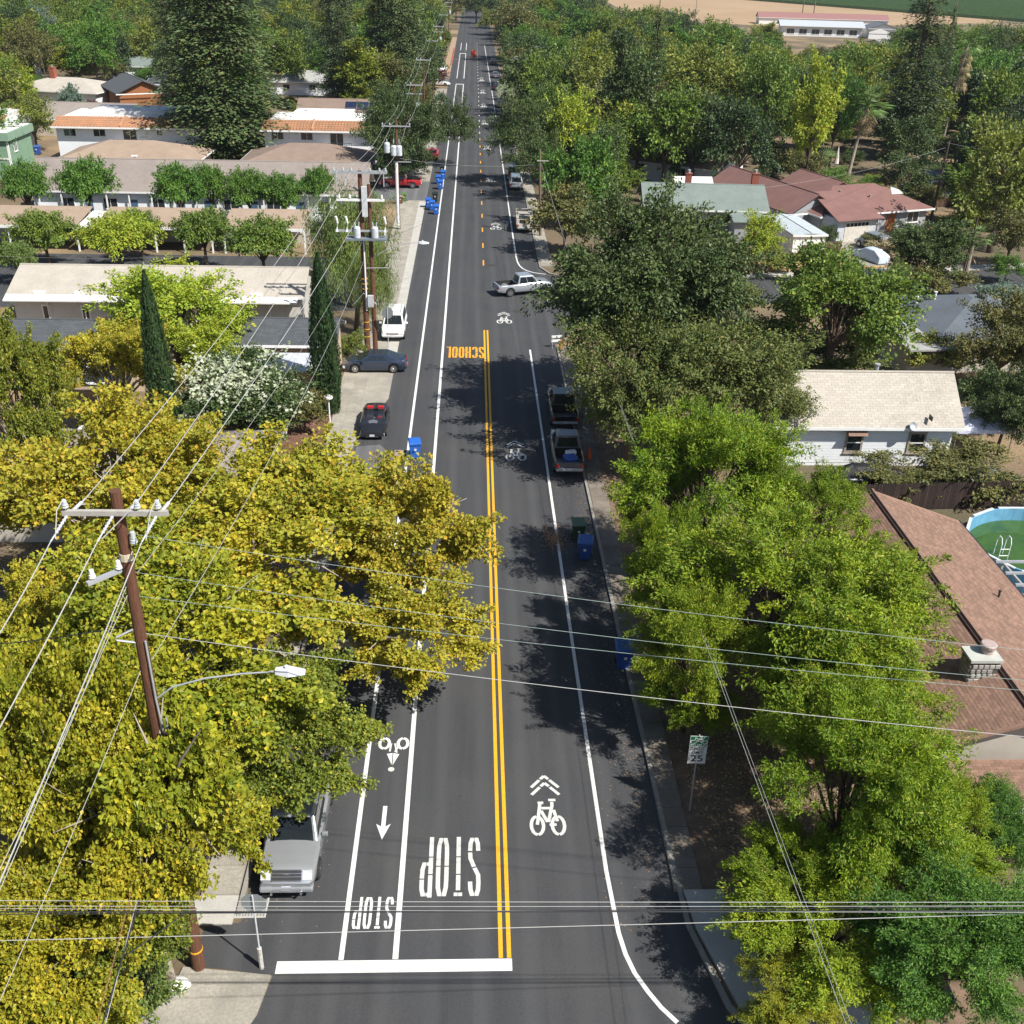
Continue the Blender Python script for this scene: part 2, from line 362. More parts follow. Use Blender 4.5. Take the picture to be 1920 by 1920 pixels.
# ---- stencil letters
LET = {
 'S': [[(1, .78), (.95, .92), (.78, 1), (.53, 1)], [(.47, 1), (.22, 1), (.05, .92), (0, .78), (.04, .66), (.47, .535)], [(.53, .515), (.96, .36), (1, .25)], [(1, .22), (.95, .08), (.78, 0), (.53, 0)], [(.47, 0), (.22, 0), (.05, .08), (0, .22)]],
 'O': [[(.47, 1), (.22, 1), (.03, .88), (0, .72), (0, .51)], [(0, .49), (0, .28), (.03, .12), (.22, 0), (.47, 0)], [(.53, 0), (.78, 0), (.97, .12), (1, .28), (1, .49)], [(1, .51), (1, .72), (.97, .88), (.78, 1), (.53, 1)]],
 'T': [[(0, 1), (.47, 1)], [(.53, 1), (1, 1)], [(.5, .93), (.5, .66)], [(.5, .64), (.5, .34)], [(.5, .32), (.5, -.05)]],
 'P': [[(.0, 1.05), (0, .66)], [(0, .64), (0, .34)], [(0, .32), (0, -.05)], [(.12, 1), (.47, 1)], [(.53, 1), (.8, 1), (.97, .9), (1, .74)], [(1, .72), (.97, .56), (.8, .46), (.53, .46)], [(.47, .46), (.12, .46)]],
 'C': [[(1, .78), (.95, .92), (.78, 1), (.53, 1)], [(.47, 1), (.22, 1), (.03, .9), (0, .72), (0, .52)], [(0, .48), (0, .28), (.03, .1), (.22, 0), (.47, 0)], [(.53, 0), (.78, 0), (.95, .08), (1, .22)]],
 'H': [[(0, 1.05), (0, .52)], [(0, .48), (0, -.05)], [(1, 1.05), (1, .52)], [(1, .48), (1, -.05)], [(.12, .5), (.88, .5)]],
 'L': [[(0, 1.05), (0, .5)], [(0, .47), (0, -.05)], [(.12, 0), (.5, 0)], [(.55, 0), (1, 0)]]}
def word(text, x0, x1, y0, y1, w, m, name, flip=True):
    """letters stretched over the box; flip = read by traffic coming towards us (its right is -x, its up is -y)"""
    n = len(text); adv = (x1 - x0) / n; lw = adv * .52
    for i, ch in enumerate(text):
        st = []
        for s in LET[ch]:
            q = []
            for (a, b_) in s:
                xx = (i + .5) * adv - lw / 2 + a * lw; yy = b_ * (y1 - y0 - w)+ w / 2
                q.append((x1 - xx, y1 - yy) if flip else (x0 + xx, y0 + yy))
            st.append(q)
        paint_ribbons(name, st, w, m)
word('STOP', *[G(785, 1626)[0], G(904, 1626)[0]], G(845, 1681)[1], G(845, 1572)[1], .155, WPAINT2, 'stop_letter')
word('STOP', *[G(660, 1713)[0], G(739, 1713)[0]], G(700, 1742)[1], G(700, 1683)[1], .10, WPAINT, 'stop_letter')
word('SCHOOL', *[G(834, 661)[0], G(909, 661)[0]], G(870, 671)[1], G(870, 651)[1], .17, OPAINT, 'school_letter')
BIKE = None
def ring(cx, cy, rx, ry, a0, a1, n=9): return [(cx + rx * math.cos(a0 + (a1 - a0) * i / n), cy + ry * math.sin(a0 + (a1 - a0) * i / n)) for i in range(n + 1)]
def bike_strokes():
    s = []
    for cx in (-.36, .36):
        for k in range(2): s.append(ring(cx, .32, .21, .28, math.pi * (k - .5) + .05, math.pi * (k + .5) - .05, 8))
    s += [[(-.36, .34), (-.22, 1.0)], [(-.18, .86), (.16, .86)], [(-.2, .78), (.0, .42)], [(.03, .42), (.2, .95), (.2, 1.06)], [(.06, .34), (.30, .34)], [(.24, .8), (.34, .44)], [(-.3, 1.03), (-.1, 1.03)], [(.08, 1.12), (.34, 1.12)]]
    return s
def chevrons(y):
    s = []
    for k in (0, .24):
        for sg in (-1, 1):
            s.append([(sg * .54, y - .20 + k), (sg * .20, y + .05 + k)]); s.append([(sg * .16, y + .08 + k), (0, y + .19 + k)])
    return s
def symbol(strokes, cx, cy, sx, sy, w, m, name, flip=False):
    f = -1 if flip else 1
    return paint_ribbons(name, [[(cx + f * a * sx, cy + f * b_ * sy) for a, b_ in s] for s in strokes], w, m)
def sharrow(px, py0, py1, sc=1., m=WPAINT2, w=.13):
    x, y0 = G(px, py1); y1 = G(px, py0)[1]; sy = (y1 - y0) / 2.0
    symbol(bike_strokes(), x, y0, sc * 1.1, sy, w, m, 'bike_symbol'); symbol(chevrons(1.5), x, y0, sc * 1.0, sy, w, m, 'chevron')
sharrow(1029, 1452, 1568); sharrow(968, 826, 864); sharrow(946, 585, 607); sharrow(930, 418, 431)
for px, py in ((920, 337), (913, 277), (909, 230), (907, 198), (905, 172), (903, 149)): sharrow(px, py - 4, py + 4, .95)
x, y0 = G(733, 1448); y1 = G(733, 1382)[1]
yb0 = G(733, 1384)[1]; ky = (yb0 - G(733, 1448)[1]) / 1.75
symbol(sum([[ring(cx, .30, .2, .27, math.pi * (k - .5) + .05, math.pi * (k + .5) - .05, 8) for k in range(2)] for cx in (-.38, .38)], []), x, yb0, 1.0, ky, .13, WPAINT, 'bike_wheel', True)
symbol([[(-.05, .3), (-.16, .78)], [(.1, .3), (.13, .72)], [(-.2, .45), (-.08, .75)]], x, yb0, 1.0, ky, .07, WPAINT, 'rider_leg', True)
for pg_ in ([(-.27, .86), (-.02, .8), (-.04, 1.42)], [(.01, .8), (.24, .84), (.0, 1.40)]): rsheet('rider_torso', [(x - a * 1.0, yb0 - b_ * ky) for a, b_ in pg_], WPAINT, .019)
rsheet('rider_head', [(x + .13 * math.cos(a * .628), yb0 - 1.62 * ky + .13 * math.sin(a * .628)) for a in range(10)], WPAINT2, .019)
x, ya = G(716, 1575); yb = G(716, 1512)[1]; L_ = yb - ya
rsheet('lane_arrow', [(x, ya), (x + .27, ya + L_ * .46), (x + .08, ya + L_ * .38), (x + .08, yb), (x - .08, yb), (x - .08, ya + L_ * .38), (x - .27, ya + L_ * .46)], WPAINT, .019)
for (px, py) in ((905, 497),):
    x, y = G(px, py); rsheet('manhole_cover', [(x + .9 + .42 * math.cos(a * .524), y + .42 * math.sin(a * .524)) for a in range(12)], mat('iron_cover', (.05, .045, .04), None, .7), .02)
x, y = G(970, 584); rsheet('manhole_cover', [(x + .4 * math.cos(a * .524), y + .4 * math.sin(a * .524)) for a in range(12)], MT['iron_cover'], .02)
# red kerb far away, orange marker boards handled later
# ---------- kerbs and pavements
def kerb(name, pts, w=.16, h=.13, m=KERB):
    v, f = ribbon(pts, w); n = len(v)
    mb = MB(); mb.add([(a, b_, h) for a, b_ in v] + [(a, b_, 0) for a, b_ in v], [tuple(reversed(q)) for q in f])
    k = n // 2
    for i in range(k - 1):
        mb.f.append((i, i + 1, n + i + 1, n + i)); mb.f.append((k + i + 1, k + i, n + k + i, n + k + i + 1))
    mb.f.append((0, n, n + k, k)); mb.f.append((k - 1, 2 * k - 1, n + 2 * k - 1, n + k - 1))
    o = mb.build(name, m); tag(o, kind='structure'); return o
kerb('kerb', [(7.02, 83), (7.03, 60), (7.13, 40), (7.28, 28), (7.38, 24.5), (8.1, 21.4), (9.6, 19.1), (12.6, 17.1), (20, 16.1), (60, 16.1)])
kerb('kerb', [(28, 104.8), (9.7, 103.8), (7.8, 105.2), (6.95, 107.5), (6.95, 330)])
kerb('kerb', [(-7.85, 25.2), (-7.85, 40), (-7.9, 61.2)])
REDK = mat('red_kerb_paint', (.45, .06, .05), None, .8)
kerb('red_kerb', [(-6.3, 316), (-6.3, 372)], .25, .16, REDK)
def pavement(name, x0, x1, y0, y1, step, m, h=.12):
    """slabs are parts with open joints between them"""
    base = MB().box(x0, x1, y0, y1, 0, h - .02).build(name, KERB); tag(base, kind='structure')
    cols = max(1, round((x1 - x0) / step)); rows = int((y1 - y0) / step); cw = (x1 - x0) / cols
    me = MB().box(.012, cw - .012, .012, step - .012, 0, .022).mesh('slab', m)
    for i in range(rows):
        for j in range(cols):
            o = link('slab', me, base, (x0 + j * cw, y0 + i * step, h - .02 + rnd.uniform(-.002, .004)))
    return base
pavement('pavement', 7.15, 8.15, 26, 83, 1.0, mat('dirty_shaded_concrete', (.24, .21, .175), (.13, .105, .08), .95, ns=.9, obj=False, bs=.3, rv=.1, fine=.5))  # dirt-toned concrete, darkened further so the trees' shade is in the colour
pavement('pavement', 7.05, 8.3, 108, 160, 1.3, CONC)
pavement('pavement', -9.3, -8.0, 26, 61, 1.3, CONC)
sheet('shoulder', [(-9.7, 61.5), (-7.95, 61.5), (-7.75, 64.2), (-6.1, 71.6), (-6.1, 139.5), (-8.4, 139.5), (-8.9, 124), (-9.6, 95), (-9.9, 78)], .008, CONC)
base = MB().box(-9.75, -7.95, 62, 76, .008, .03).build('pavement', KERB); tag(base, kind='structure')
me = MB().box(.012, .888, .012, 1.388, 0, .02).mesh('slab', CONC)
for i in range(10):
    for j in range(2): link('slab', me, base, (-9.75 + j * .9, 62 + i * 1.4, .022))
base = MB().box(-9.4, -7.55, 79, 139, .008, .03).build('pavement', KERB); tag(base, kind='structure')
me = MB().box(.012, .913, .012, 1.488, 0, .02).mesh('slab', CONC)
for i in range(40):
    for j in range(2): link('slab', me, base, (-9.4 + j * .925, 79 + i * 1.5, .022))
sheet('pale_gutter', [(-6.95, 79), (-6.12, 79), (-6.12, 139), (-6.95, 139)], .014, CONC2)
sheet('shoulder', [(-10.5, 152), (-6.1, 152), (-6.1, 262), (-8.5, 262)], .008, CONC)
sheet('shoulder', [(-8.2, 285), (-6.1, 285), (-6.1, 420), (-7.8, 420)], .008, mat('tan_dirt', (.36, .25, .16), (.28, .20, .13), 1, obj=False))
# corner pavement bottom left
cp = MB().slab([(-6.55, 21.4, .10), (-7.3, 19.6, .10), (-9.3, 17.8, .10), (-14, 16.5, .10), (-14, 19.5, .10), (-9.4, 22.0, .10), (-9.2, 23.1, .10), (-6.35, 22.75, .10)], .1).build('corner_pavement', CONC); tag(cp, kind='structure')
cp = MB().slab([(-8.0, 24.8, .06), (-9.6, 24.8, .06), (-9.6, 26, .06), (-8.0, 26, .06)], .06).build('corner_pavement', CONC2); tag(cp, kind='structure')
# ribbed pad (drain grating) beside the parked pick-up
x0, y0 = G(428, 1722); gr = MB().box(x0, x0 + 1.25, y0, y0 + .95, .0, .03).build('ribbed_pad', CONC2, road)
mb = MB()
for i in range(12): mb.box(x0 + .05 + i * .1, x0 + .10 + i * .1, y0 + .05, y0 + .9, .03, .055)
mb.build('rib', mat('pad_grey', (.25, .27, .27), None, .8), gr)
# right corner pavement
cp = MB().slab([(8.4, 21.4, .125), (9.9, 19.3, .125), (12.8, 17.4, .125), (20, 16.5, .125), (20, 17.8, .125), (13.6, 18.8, .125), (10.9, 20.6, .125), (9.6, 22.6, .125), (8.8, 26, .125), (7.45, 26, .125), (7.6, 24.4, .125)], .12).build('corner_pavement', CONC2); tag(cp, kind='structure')
sheet('dirt_verge', [(8.15, 26), (12, 20.5), (16, 19), (16, 60), (8.15, 83)], .01, mat('leafy_dirt', (.27, .18, .12), (.13, .09, .06), 1, ns=1.5, obj=False, bs=.5, fine=.7))
sheet('path', [(10.6, 19.6), (13.5, 19.0), (12.9, 22.6), (11.0, 22.8)], .13, mat('pale_path', (.62, .64, .64), None, .8))
# fallen leaves on the tarmac by the green cart
mb = MB(); LX, LY = G(1040, 1010)
for i in range(900):
    r = abs(rnd.gauss(0, .55)); a = rnd.uniform(0, 6.28); x, y = LX + r * math.cos(a) * .8, LY + r * math.sin(a) * 1.3; s = rnd.uniform(.03, .06); an = rnd.uniform(0, 3)
    z = .02 + rnd.uniform(0, .03); ca, sa = math.cos(an) * s, math.sin(an) * s
    mb.add([(x - ca, y - sa, z), (x + sa * .6, y - ca * .6, z + .01), (x + ca, y + sa, z), (x - sa * .6, y + ca * .6, z + .012)], [(0, 1, 2, 3)])
for i in range(1500):
    x = rnd.choice((rnd.uniform(4.7, 6.8), rnd.uniform(6.2, 6.9), rnd.uniform(-7.7, -5))); y = rnd.uniform(24, 64); s = rnd.uniform(.015, .035); z = .021
    mb.add([(x - s, y, z), (x, y - s * .6, z + .008), (x + s, y, z), (x, y + s * .6, z + .01)], [(0, 1, 2, 3)])
o = mb.build('fallen_leaves', mat('dead_leaf', (.42, .25, .14), (.30, .16, .08), .9, ns=20, obj=False)); tag(o, 'brown fallen leaves swept along the edge of the road', 'fallen leaves', kind='stuff')
# far ground patches
sheet('side_street', [(-90, 275), (-6.1, 275), (-6.1, 284), (-90, 284)], .01, ASPH2)
sheet('side_verge', [(9.6, 104.2), (28.3, 104.75), (60, 109.8), (90, 115), (90, 119), (60, 112), (28, 106.5), (9.6, 106)], .03, CONC2)
sheet('dry_lawn', [(27, 106.6), (44, 109), (44, 114), (27, 111)], .012, mat('orange_dirt', (.50, .30, .14), (.42, .27, .14), 1, obj=False))
sheet('house_drive', [(39.5, 109.5), (44.5, 110.3), (47, 122), (41, 121.4)], .02, CONC)
sheet('yard', [(-20, 62), (-9.8, 62), (-9.8, 74), (-20, 74)], .006, mat('bark_mulch', (.22, .10, .07), (.12, .06, .045), 1, ns=3, obj=False, fine=.6))
# ================================================================== BUILDINGS
def fr(p, f, u, d, z):
    """wall frame f=(ox, oy, ang): u along the wall, d outwards"""
    ox, oy, a = f; return (ox + u * math.cos(a) + d * math.sin(a), oy + u * math.sin(a) - d * math.cos(a), z)
def wbox(mb, f, u0, u1, d0, d1, z0, z1):
    vs = [fr(None, f, u, d, z) for z in (z0, z1) for (u, d) in ((u0, d0), (u0, d1), (u1, d1), (u1, d0))]
    mb.add(vs, [(0, 1, 2, 3), (7, 6, 5, 4), (0, 4, 5, 1), (1, 5, 6, 2), (2, 6, 7, 3), (3, 7, 4, 0)])
def window(parent, f, u, z, w, h, fm=None, pane=None, n=2, name='window'):
    fm = fm or WHITEP; mb = MB(); t = .13 if fm is not None and n == 1 else .08
    wbox(mb, f, u, u + w, .003, .06, z, z + t); wbox(mb, f, u, u + w, .003, .06, z + h - t, z + h)
    wbox(mb, f, u, u + t, .003, .058, z + t, z + h - t); wbox(mb, f, u + w - t, u + w, .003, .058, z + t, z + h - t)
    for i in range(1, n): wbox(mb, f, u + w * i / n - .025, u + w * i / n + .025, .003, .05, z + t, z + h - t)
    wbox(mb, f, u - .06, u + w + .06, .003, .1, z - .07, z - .003)
    wn = mb.build(name, fm, parent)
    mb = MB(); wbox(mb, f, u + t, u + w - t, .004, .02, z + t, z + h - t); mb.build('pane', pane or glass(), wn)
    return wn
def door(parent, f, u, w=1., h=2.05, z=0., m=None):
    mb = MB(); wbox(mb, f, u, u + w, .003, .05, z, z + h); d = mb.build('door', m or WHITEP, parent)
    mb = MB(); wbox(mb, f, u + w - .14, u + w - .06, .05, .11, z + .98, z + 1.06); mb.build('handle', DARKM, d); return d
def roofmesh(parent, faces, t, m, name='roof', label=None):
    mb = MB()
    for p in faces: mb.slab(p, t)
    return mb.build(name, m, parent, label=label)
def shingles(parent, o, u, v, W, L, tw, th, m, singles=0, near=None):
    """courses of shingle tabs laid up a slope: o corner at the eave, u along the eave, v up the slope"""
    o, u, v = Vector(o), Vector(u).normalized(), Vector(v).normalized(); n = u.cross(v).normalized()
    if n.z < 0: n = -n
    rows = int(L / th); cols = int(W / tw) + 1
    tabs = []
    for r in range(rows):
        off = (r % 2) * .5 * tw * .9 + rnd.uniform(0, .03)
        for c in range(cols):
            a = c * tw + off
            if a + tw > W or a < 0: continue
            tabs.append(o + u * a + v * (r * th))
    if near is not None: tabs.sort(key=lambda p: (p - Vector(near)).length)
    tv = [(.008, 0, 0), (tw - .008, 0, 0), (tw - .008, th * 1.02, -.004), (.008, th * 1.02, -.004), (.008, 0, .010), (tw - .008, 0, .010), (tw - .008, th * 1.02, .003), (.008, th * 1.02, .003)]
    tf = [(4, 5, 6, 7), (0, 1, 5, 4), (1, 2, 6, 5), (3, 0, 4, 7)]
    me = MB().add(tv, tf).mesh('shingle', m)
    rot = Matrix((u, v, n)).transposed().to_euler()
    for p in tabs[:singles]: link('shingle', me, parent, p + n * rnd.uniform(0, .004), rot)
    rest = tabs[singles:]
    if rest:
        B = np.array([list(u), list(v), list(n)]); T = np.array(tv) @ B; P = np.array([list(p) for p in rest])
        V = (P[:, None, :] + T[None] + np.random.rand(len(P), 1, 1) * np.array(n) * .004).reshape(-1, 3)
        F = (np.arange(len(P))[:, None, None] * 8 + np.array(tf)[None]).reshape(-1, 4)
        k = link('shingle_courses', np_mesh('shingle_courses', V, F, m, attrs={'rnd': np.repeat(np.random.rand(len(P)), 8)}), parent); k['kind'] = 'stuff'
def house(name, label, cat, cx, cy, rz, w, d, ze, zr, kind, rm, wm, oh=.5, wins=(), z0=0., group=None, fascia=None, ridge_cap=True, ridge_off=0.):
    """kind: gx gable with ridge along x, gy along y, hip, flat. local frame, front faces -y"""
    h = thing(name, label, cat, (cx, cy, 0), rz, group)
    X, Y = w / 2, d / 2; fm = fascia or WHITEP; yo = ridge_off
    mb = MB()
    if kind == 'gx':
        mb.add([(-X, -Y, z0), (X, -Y, z0), (X, Y, z0), (-X, Y, z0), (-X, -Y, ze), (X, -Y, ze), (X, Y, ze), (-X, Y, ze), (-X, yo, zr - .12), (X, yo, zr - .12)],
               [(0, 1, 5, 4), (2, 3, 7, 6), (1, 2, 6, 9, 5), (3, 0, 4, 8, 7), (4, 5, 9, 8), (6, 7, 8, 9)])
    elif kind == 'gy':
        mb.add([(-X, -Y, z0), (X, -Y, z0), (X, Y, z0), (-X, Y, z0), (-X, -Y, ze), (X, -Y, ze), (X, Y, ze), (-X, Y, ze), (yo, -Y, zr - .12), (yo, Y, zr - .12)],
               [(0, 1, 5, 8, 4), (2, 3, 7, 9, 6), (1, 2, 6, 5), (3, 0, 4, 7), (5, 6, 9, 8), (7, 4, 8, 9)])
    else: mb.box(-X, X, -Y, Y, z0, ze)
    wall = mb.build('wall', wm, h)
    A, B = X + oh, Y + oh; s = (zr - ze) / max(.1, (Y if kind != 'gy' else X)); el = ze - s * oh + .12; F = []
    if kind == 'gx': F = [[(-A, -B, el), (A, -B, el), (A, yo, zr), (-A, yo, zr)], [(A, B, el), (-A, B, el), (-A, yo - .002, zr), (A, yo - .002, zr)]]
    elif kind == 'gy': F = [[(A, -B, el), (A, B, el), (yo, B, zr), (yo, -B, zr)], [(-A, B, el), (-A, -B, el), (yo, -B, zr + .002), (yo, B, zr + .002)]]
    elif kind == 'hip':
        if A >= B:
            r = A - B + 1e-3; F = [[(-A, -B, el), (A, -B, el), (r, 0, zr), (-r, 0, zr)], [(A, B, el), (-A, B, el), (-r, 0, zr), (r, 0, zr)], [(A, -B, el), (A, B, el), (r, 0, zr)], [(-A, B, el), (-A, -B, el), (-r, 0, zr)]]
        else:
            r = B - A; F = [[(-A, -B, el), (A, -B, el), (0, -r, zr)], [(A, B, el), (-A, B, el), (0, r, zr)], [(A, -B, el), (A, B, el), (0, r, zr), (0, -r, zr)], [(-A, B, el), (-A, -B, el), (0, -r, zr), (0, r, zr)]]
    else: F = [[(-A, -B, zr), (A, -B, zr), (A, B, zr), (-A, B, zr)]]
    rf = roofmesh(h, F, .12, rm)
    mb = MB(); g = .03
    e = el if kind != 'flat' else zr
    mb.box(-A - g, A + g, -B - g - .03, -B - .003, e - .2, e - .01); mb.box(-A - g, A + g, B + .003, B + g + .03, e - .2, e - .01)
    if kind in ('hip', 'flat'):
        mb.box(-A - g - .03, -A - .003, -B, B, e - .2, e - .01); mb.box(A + .003, A + g + .03, -B, B, e - .2, e - .01)
    mb.build('gutter', fm, rf)
    if kind == 'gx' and ridge_cap: MB().tube([(-A, yo, zr - .01), (A, yo, zr - .01)], .09, 6).build('ridge_cap', rm, rf)
    if kind == 'gy' and ridge_cap: MB().tube([(yo, -B, zr - .01), (yo, B, zr - .01)], .09, 6).build('ridge_cap', rm, rf)
    S = (-X, -Y, 0.); E = (X, -Y, math.pi / 2); W = (-X, Y, -math.pi / 2)
    for ww in wins:
        side, u, z, ww_, hh = ww[:5]; f = {'S': S, 'E': E, 'W': W}[side]
        if len(ww) > 5 and ww[5] == 'door': door(h, f, u, ww_, hh, z, ww[6] if len(ww) > 6 else None)
        else: window(h, f, u, z, ww_, hh, *(ww[5:] if len(ww) > 5 else ()))
    return h, wall, rf

def merge(dst, src):
    """the wing belongs to the same house: its parts move under the one root"""
    mt = Matrix.Translation(dst.location) @ Matrix.Rotation(dst.rotation_euler.z, 4, 'Z'); ms = Matrix.Translation(src.location) @ Matrix.Rotation(src.rotation_euler.z, 4, 'Z'); k = mt.inverted() @ ms
    for c in [o for o in COL.objects if o.parent == src]:
        c.parent = dst; c.matrix_local = k @ (Matrix.LocRotScale(c.location, c.rotation_euler, c.scale))
    bpy.data.objects.remove(src)
def vent_pipe(rf, x, y, z, h=.35, r=.07, m=None): MB().lathe([(r, -.2), (r, h), (r * 1.5, h), (r * 1.5, h + .06), (0.01, h + .08)], (x, y, z), 8).build('vent_pipe', m or GALV, rf)
def chimney(rf, x, y, z0, z1, w=.9, d=.7, m=None, pot=True):
    c = MB().box(x - w / 2, x + w / 2, y - d / 2, y + d / 2, z0, z1).box(x - w / 2 - .06, x + w / 2 + .06, y - d / 2 - .06, y + d / 2 + .06, z1, z1 + .1).build('chimney', m or BRICK, rf)
    if pot: MB().lathe([(.16, 0), (.16, .3), (.22, .3), (.22, .36), (.05, .42)], (x, y, z1 + .1), 10).build('flue', GALV, c)
    return c
def dish(parent, x, y, z, r=.3):
    d = MB().lathe([(.01, 0), (r * .5, .03), (r, .12), (r * .97, .14), (r * .5, .05), (.01, .03)], (0, 0, 0), 12).build('dish', GALV, parent, loc=(x, y, z), rot=(R_(60), 0, R_(20)))
    MB().tube([(x, y, z), (x + .05, y + .15, z - .4)], .025).build('dish_arm', DARKM, parent)
# ---- near right: rose-brown shingled roof with ridge along y
rx, ry0, ry1, rzr, rze = 20.9, 29.7, 48.3, 4.55, 2.75
NH = thing('brick_red_roof_house', 'low house with rose brown shingle roof and stone chimney beside the round pool', 'house', (rx, 39, 0))
hl = (ry1 - ry0) / 2
wl = MB().box(-4.2, 4.2, -hl + .5, hl - .4, 0, 2.75).add([(-4.2, -hl + .5, 2.75), (4.2, -hl + .5, 2.75), (0, -hl + .5, 4.3), (-4.2, hl - .4, 2.75), (4.2, hl - .4, 2.75), (0, hl - .4, 4.3)], [(0, 1, 2), (4, 3, 5)]).build('wall', BEIGEW, NH)
rfw = MB().slab([(-5, hl, rze), (-5, -hl, rze), (0, -hl, rzr), (0, hl, rzr)], .12).slab([(5, -hl, rze), (5, hl, rze), (0, hl, rzr), (0, -hl, rzr)], .12).build('roof', RF_ROSE, NH)
sl_ = math.hypot(5, rzr - rze)
shingles(rfw, (-5, hl, rze), (0, -1, 0), (5, 0, rzr - rze), 2 * hl, sl_, .30, .145, RF_ROSE, 300, near=(-1.2, -6.5, 4))
shingles(rfw, (5, -hl, rze), (0, 1, 0), (-5, 0, rzr - rze), 2 * hl, sl_, .30, .145, RF_ROSE)
MB().tube([(0, -hl, rzr + .0), (0, hl, rzr + .0)], .10, 6).build('ridge_cap', mat('ridge_brown', (.26, .165, .125), None, .95), rfw)
MB().box(-.2, -.14, -hl, hl, rzr - .09, rzr + .012).build('ridge_shadow_strip', mat('ridge_shadow_dark', (.05, .025, .02)), rfw)  # dark strip laid beside the ridge as its painted shadow line
MB().box(5.003, 5.08, -hl, hl, rze - .16, rze + .01).build('gutter', DARKM, rfw); MB().box(-5.08, -5.003, -hl, hl, rze - .16, rze + .01).build('gutter', DARKM, rfw)
gx, gy = G(1843, 1222, 5.2); gx -= rx; gy -= 39
STONE = mat('grey_stone', (.38, .36, .33), (.25, .24, .22), .9, ns=3, rv=.25, bs=.5)
ck = MB().box(gx - .55, gx + .55, gy - .42, gy + .42, 3.6, 5.0).build('chimney', mat('dark_mortar', (.10, .09, .08)), rfw)
for s_i in range(4):
    for c_i in range(5):
        if c_i % 2 == s_i % 2 and c_i == 4: continue
        w0 = .2 + rnd.uniform(-.03, .03); cxs = gx - .45 + c_i * .225 + (s_i % 2) * .05
        MB().cbox((cxs, gy - .42, 4.12 + s_i * .22), (w0, .09, .19)).build('stone', STONE, ck, bev=.03)
        if c_i < 4: MB().cbox((gx - .55, gy - .32 + c_i * .21, 4.12 + s_i * .22), (.09, w0 * .95, .19)).build('stone', STONE, ck, bev=.03)
MB().box(gx - .64, gx + .64, gy - .5, gy + .5, 5.0, 5.12).build('chimney_cap', mat('cap_concrete', (.45, .46, .42), (.36, .37, .34), .9), ck)
MB().lathe([(.24, 0), (.24, .18), (.2, .18), (.2, .24), (.3, .24), (.32, .38), (.28, .42), (.02, .44)], (gx + .22, gy + .1, 5.12), 16).build('flue', mat('flue_pink', (.45, .35, .32), None, .6), ck, smooth=False)
vent_pipe(rfw, 3.2, .8, 3.45, .25, .05, DARKM)
# lower porch roof at its southern end
PR = MB().slab([(-3.2, -hl - 2.2, 2.35), (5, -hl - 2.2, 2.35), (5, -hl - .02, 2.72), (-3.2, -hl - .02, 2.72)], .12).build('porch_roof', RF_ROSE, NH)
shingles(PR, (-3.2, -hl - 2.2, 2.35), (1, 0, 0), (0, 2.2, .37), 8.2, 2.2, .30, .145, RF_ROSE)
MB().box(-3.2, 5, -hl - 2.3, -hl - 2.203, 2.2, 2.36).build('gutter', WHITEP, PR)
MB().box(-2.6, 4.4, -hl - 1.2, -hl - .9, 0, 2.3).build('porch_wall', mat('cream_wall', (.66, .58, .47), None, .8), NH)
# ---- white house with pale tan roof
Hx0, Hx1 = 18.6, 30.75; yw = 60.75; hd = 5.4
hw, wall, rf = house('white_cottage', 'white boarded cottage with pale tan shingle roof and two brown framed windows', 'house', (Hx0 + Hx1) / 2, yw + hd / 2, 0, Hx1 - Hx0, hd, 3.2, 5.45, 'gx', RF_TAN, WHITEW, .5,
    wins=[])
for i in range(15):
    mb = MB(); wbox(mb, (-(Hx1 - Hx0) / 2, -hd / 2, 0), 0, Hx1 - Hx0, .0, .022, .22 + i * .2, .225 + i * .2 + .165); mb.build('weatherboard', WHITEW, wall)
BRF = mat('taupe_trim', (.36, .31, .26), None, .8); f = (-(Hx1 - Hx0) / 2, -hd / 2, 0)
for px in (1606, 1723):
    u = G(px, 830, 1.8)[0] - Hx0 - .6
    wn = window(hw, (f[0], f[1] - .03, 0), u, .95, 1.15, 1.45, BRF, glass(), 1)
    mb = MB(); wbox(mb, (f[0], f[1] - .03, 0), u + .14, u + 1.01, .02, .045, 1.62, 1.68); mb.build('sash_bar', WHITEP, wn)
u = G(1606, 830, 1.8)[0] - Hx0 - .6
mb = MB(); mb.add([fr(None, (f[0], f[1] - .03, 0), a, b_, c) for a, b_, c in ((u - .05, .07, 2.75), (u + 1.2, .07, 2.75), (u + 1.2, .6, 2.35), (u - .05, .6, 2.35))], [(0, 1, 2, 3)]); mb.build('awning', mat('rust_awning', (.22, .13, .09)), hw)
s5 = (5.45 - 3.2) / (hd / 2); el5 = 3.2 - s5 * .5 + .12; W5 = Hx1 - Hx0 + 1
shingles(rf, (-W5 / 2, -hd / 2 - .5, el5), (1, 0, 0), (0, hd / 2 + .5, 5.45 - el5), W5, math.hypot(hd / 2 + .5, 5.45 - el5), .45, .19, RF_TAN, 300, near=(-1, 0, 4))
vent_pipe(rf, 1.6, .35, 5.35, .45, .13)
dish(hw, 3.1, -hd / 2 - .55, 3.0, .3)
MB().cbox((4.3, -hd / 2 - .28, 3.5), (.05, .5, .3)).build('roof_vent', DARKM, rf)
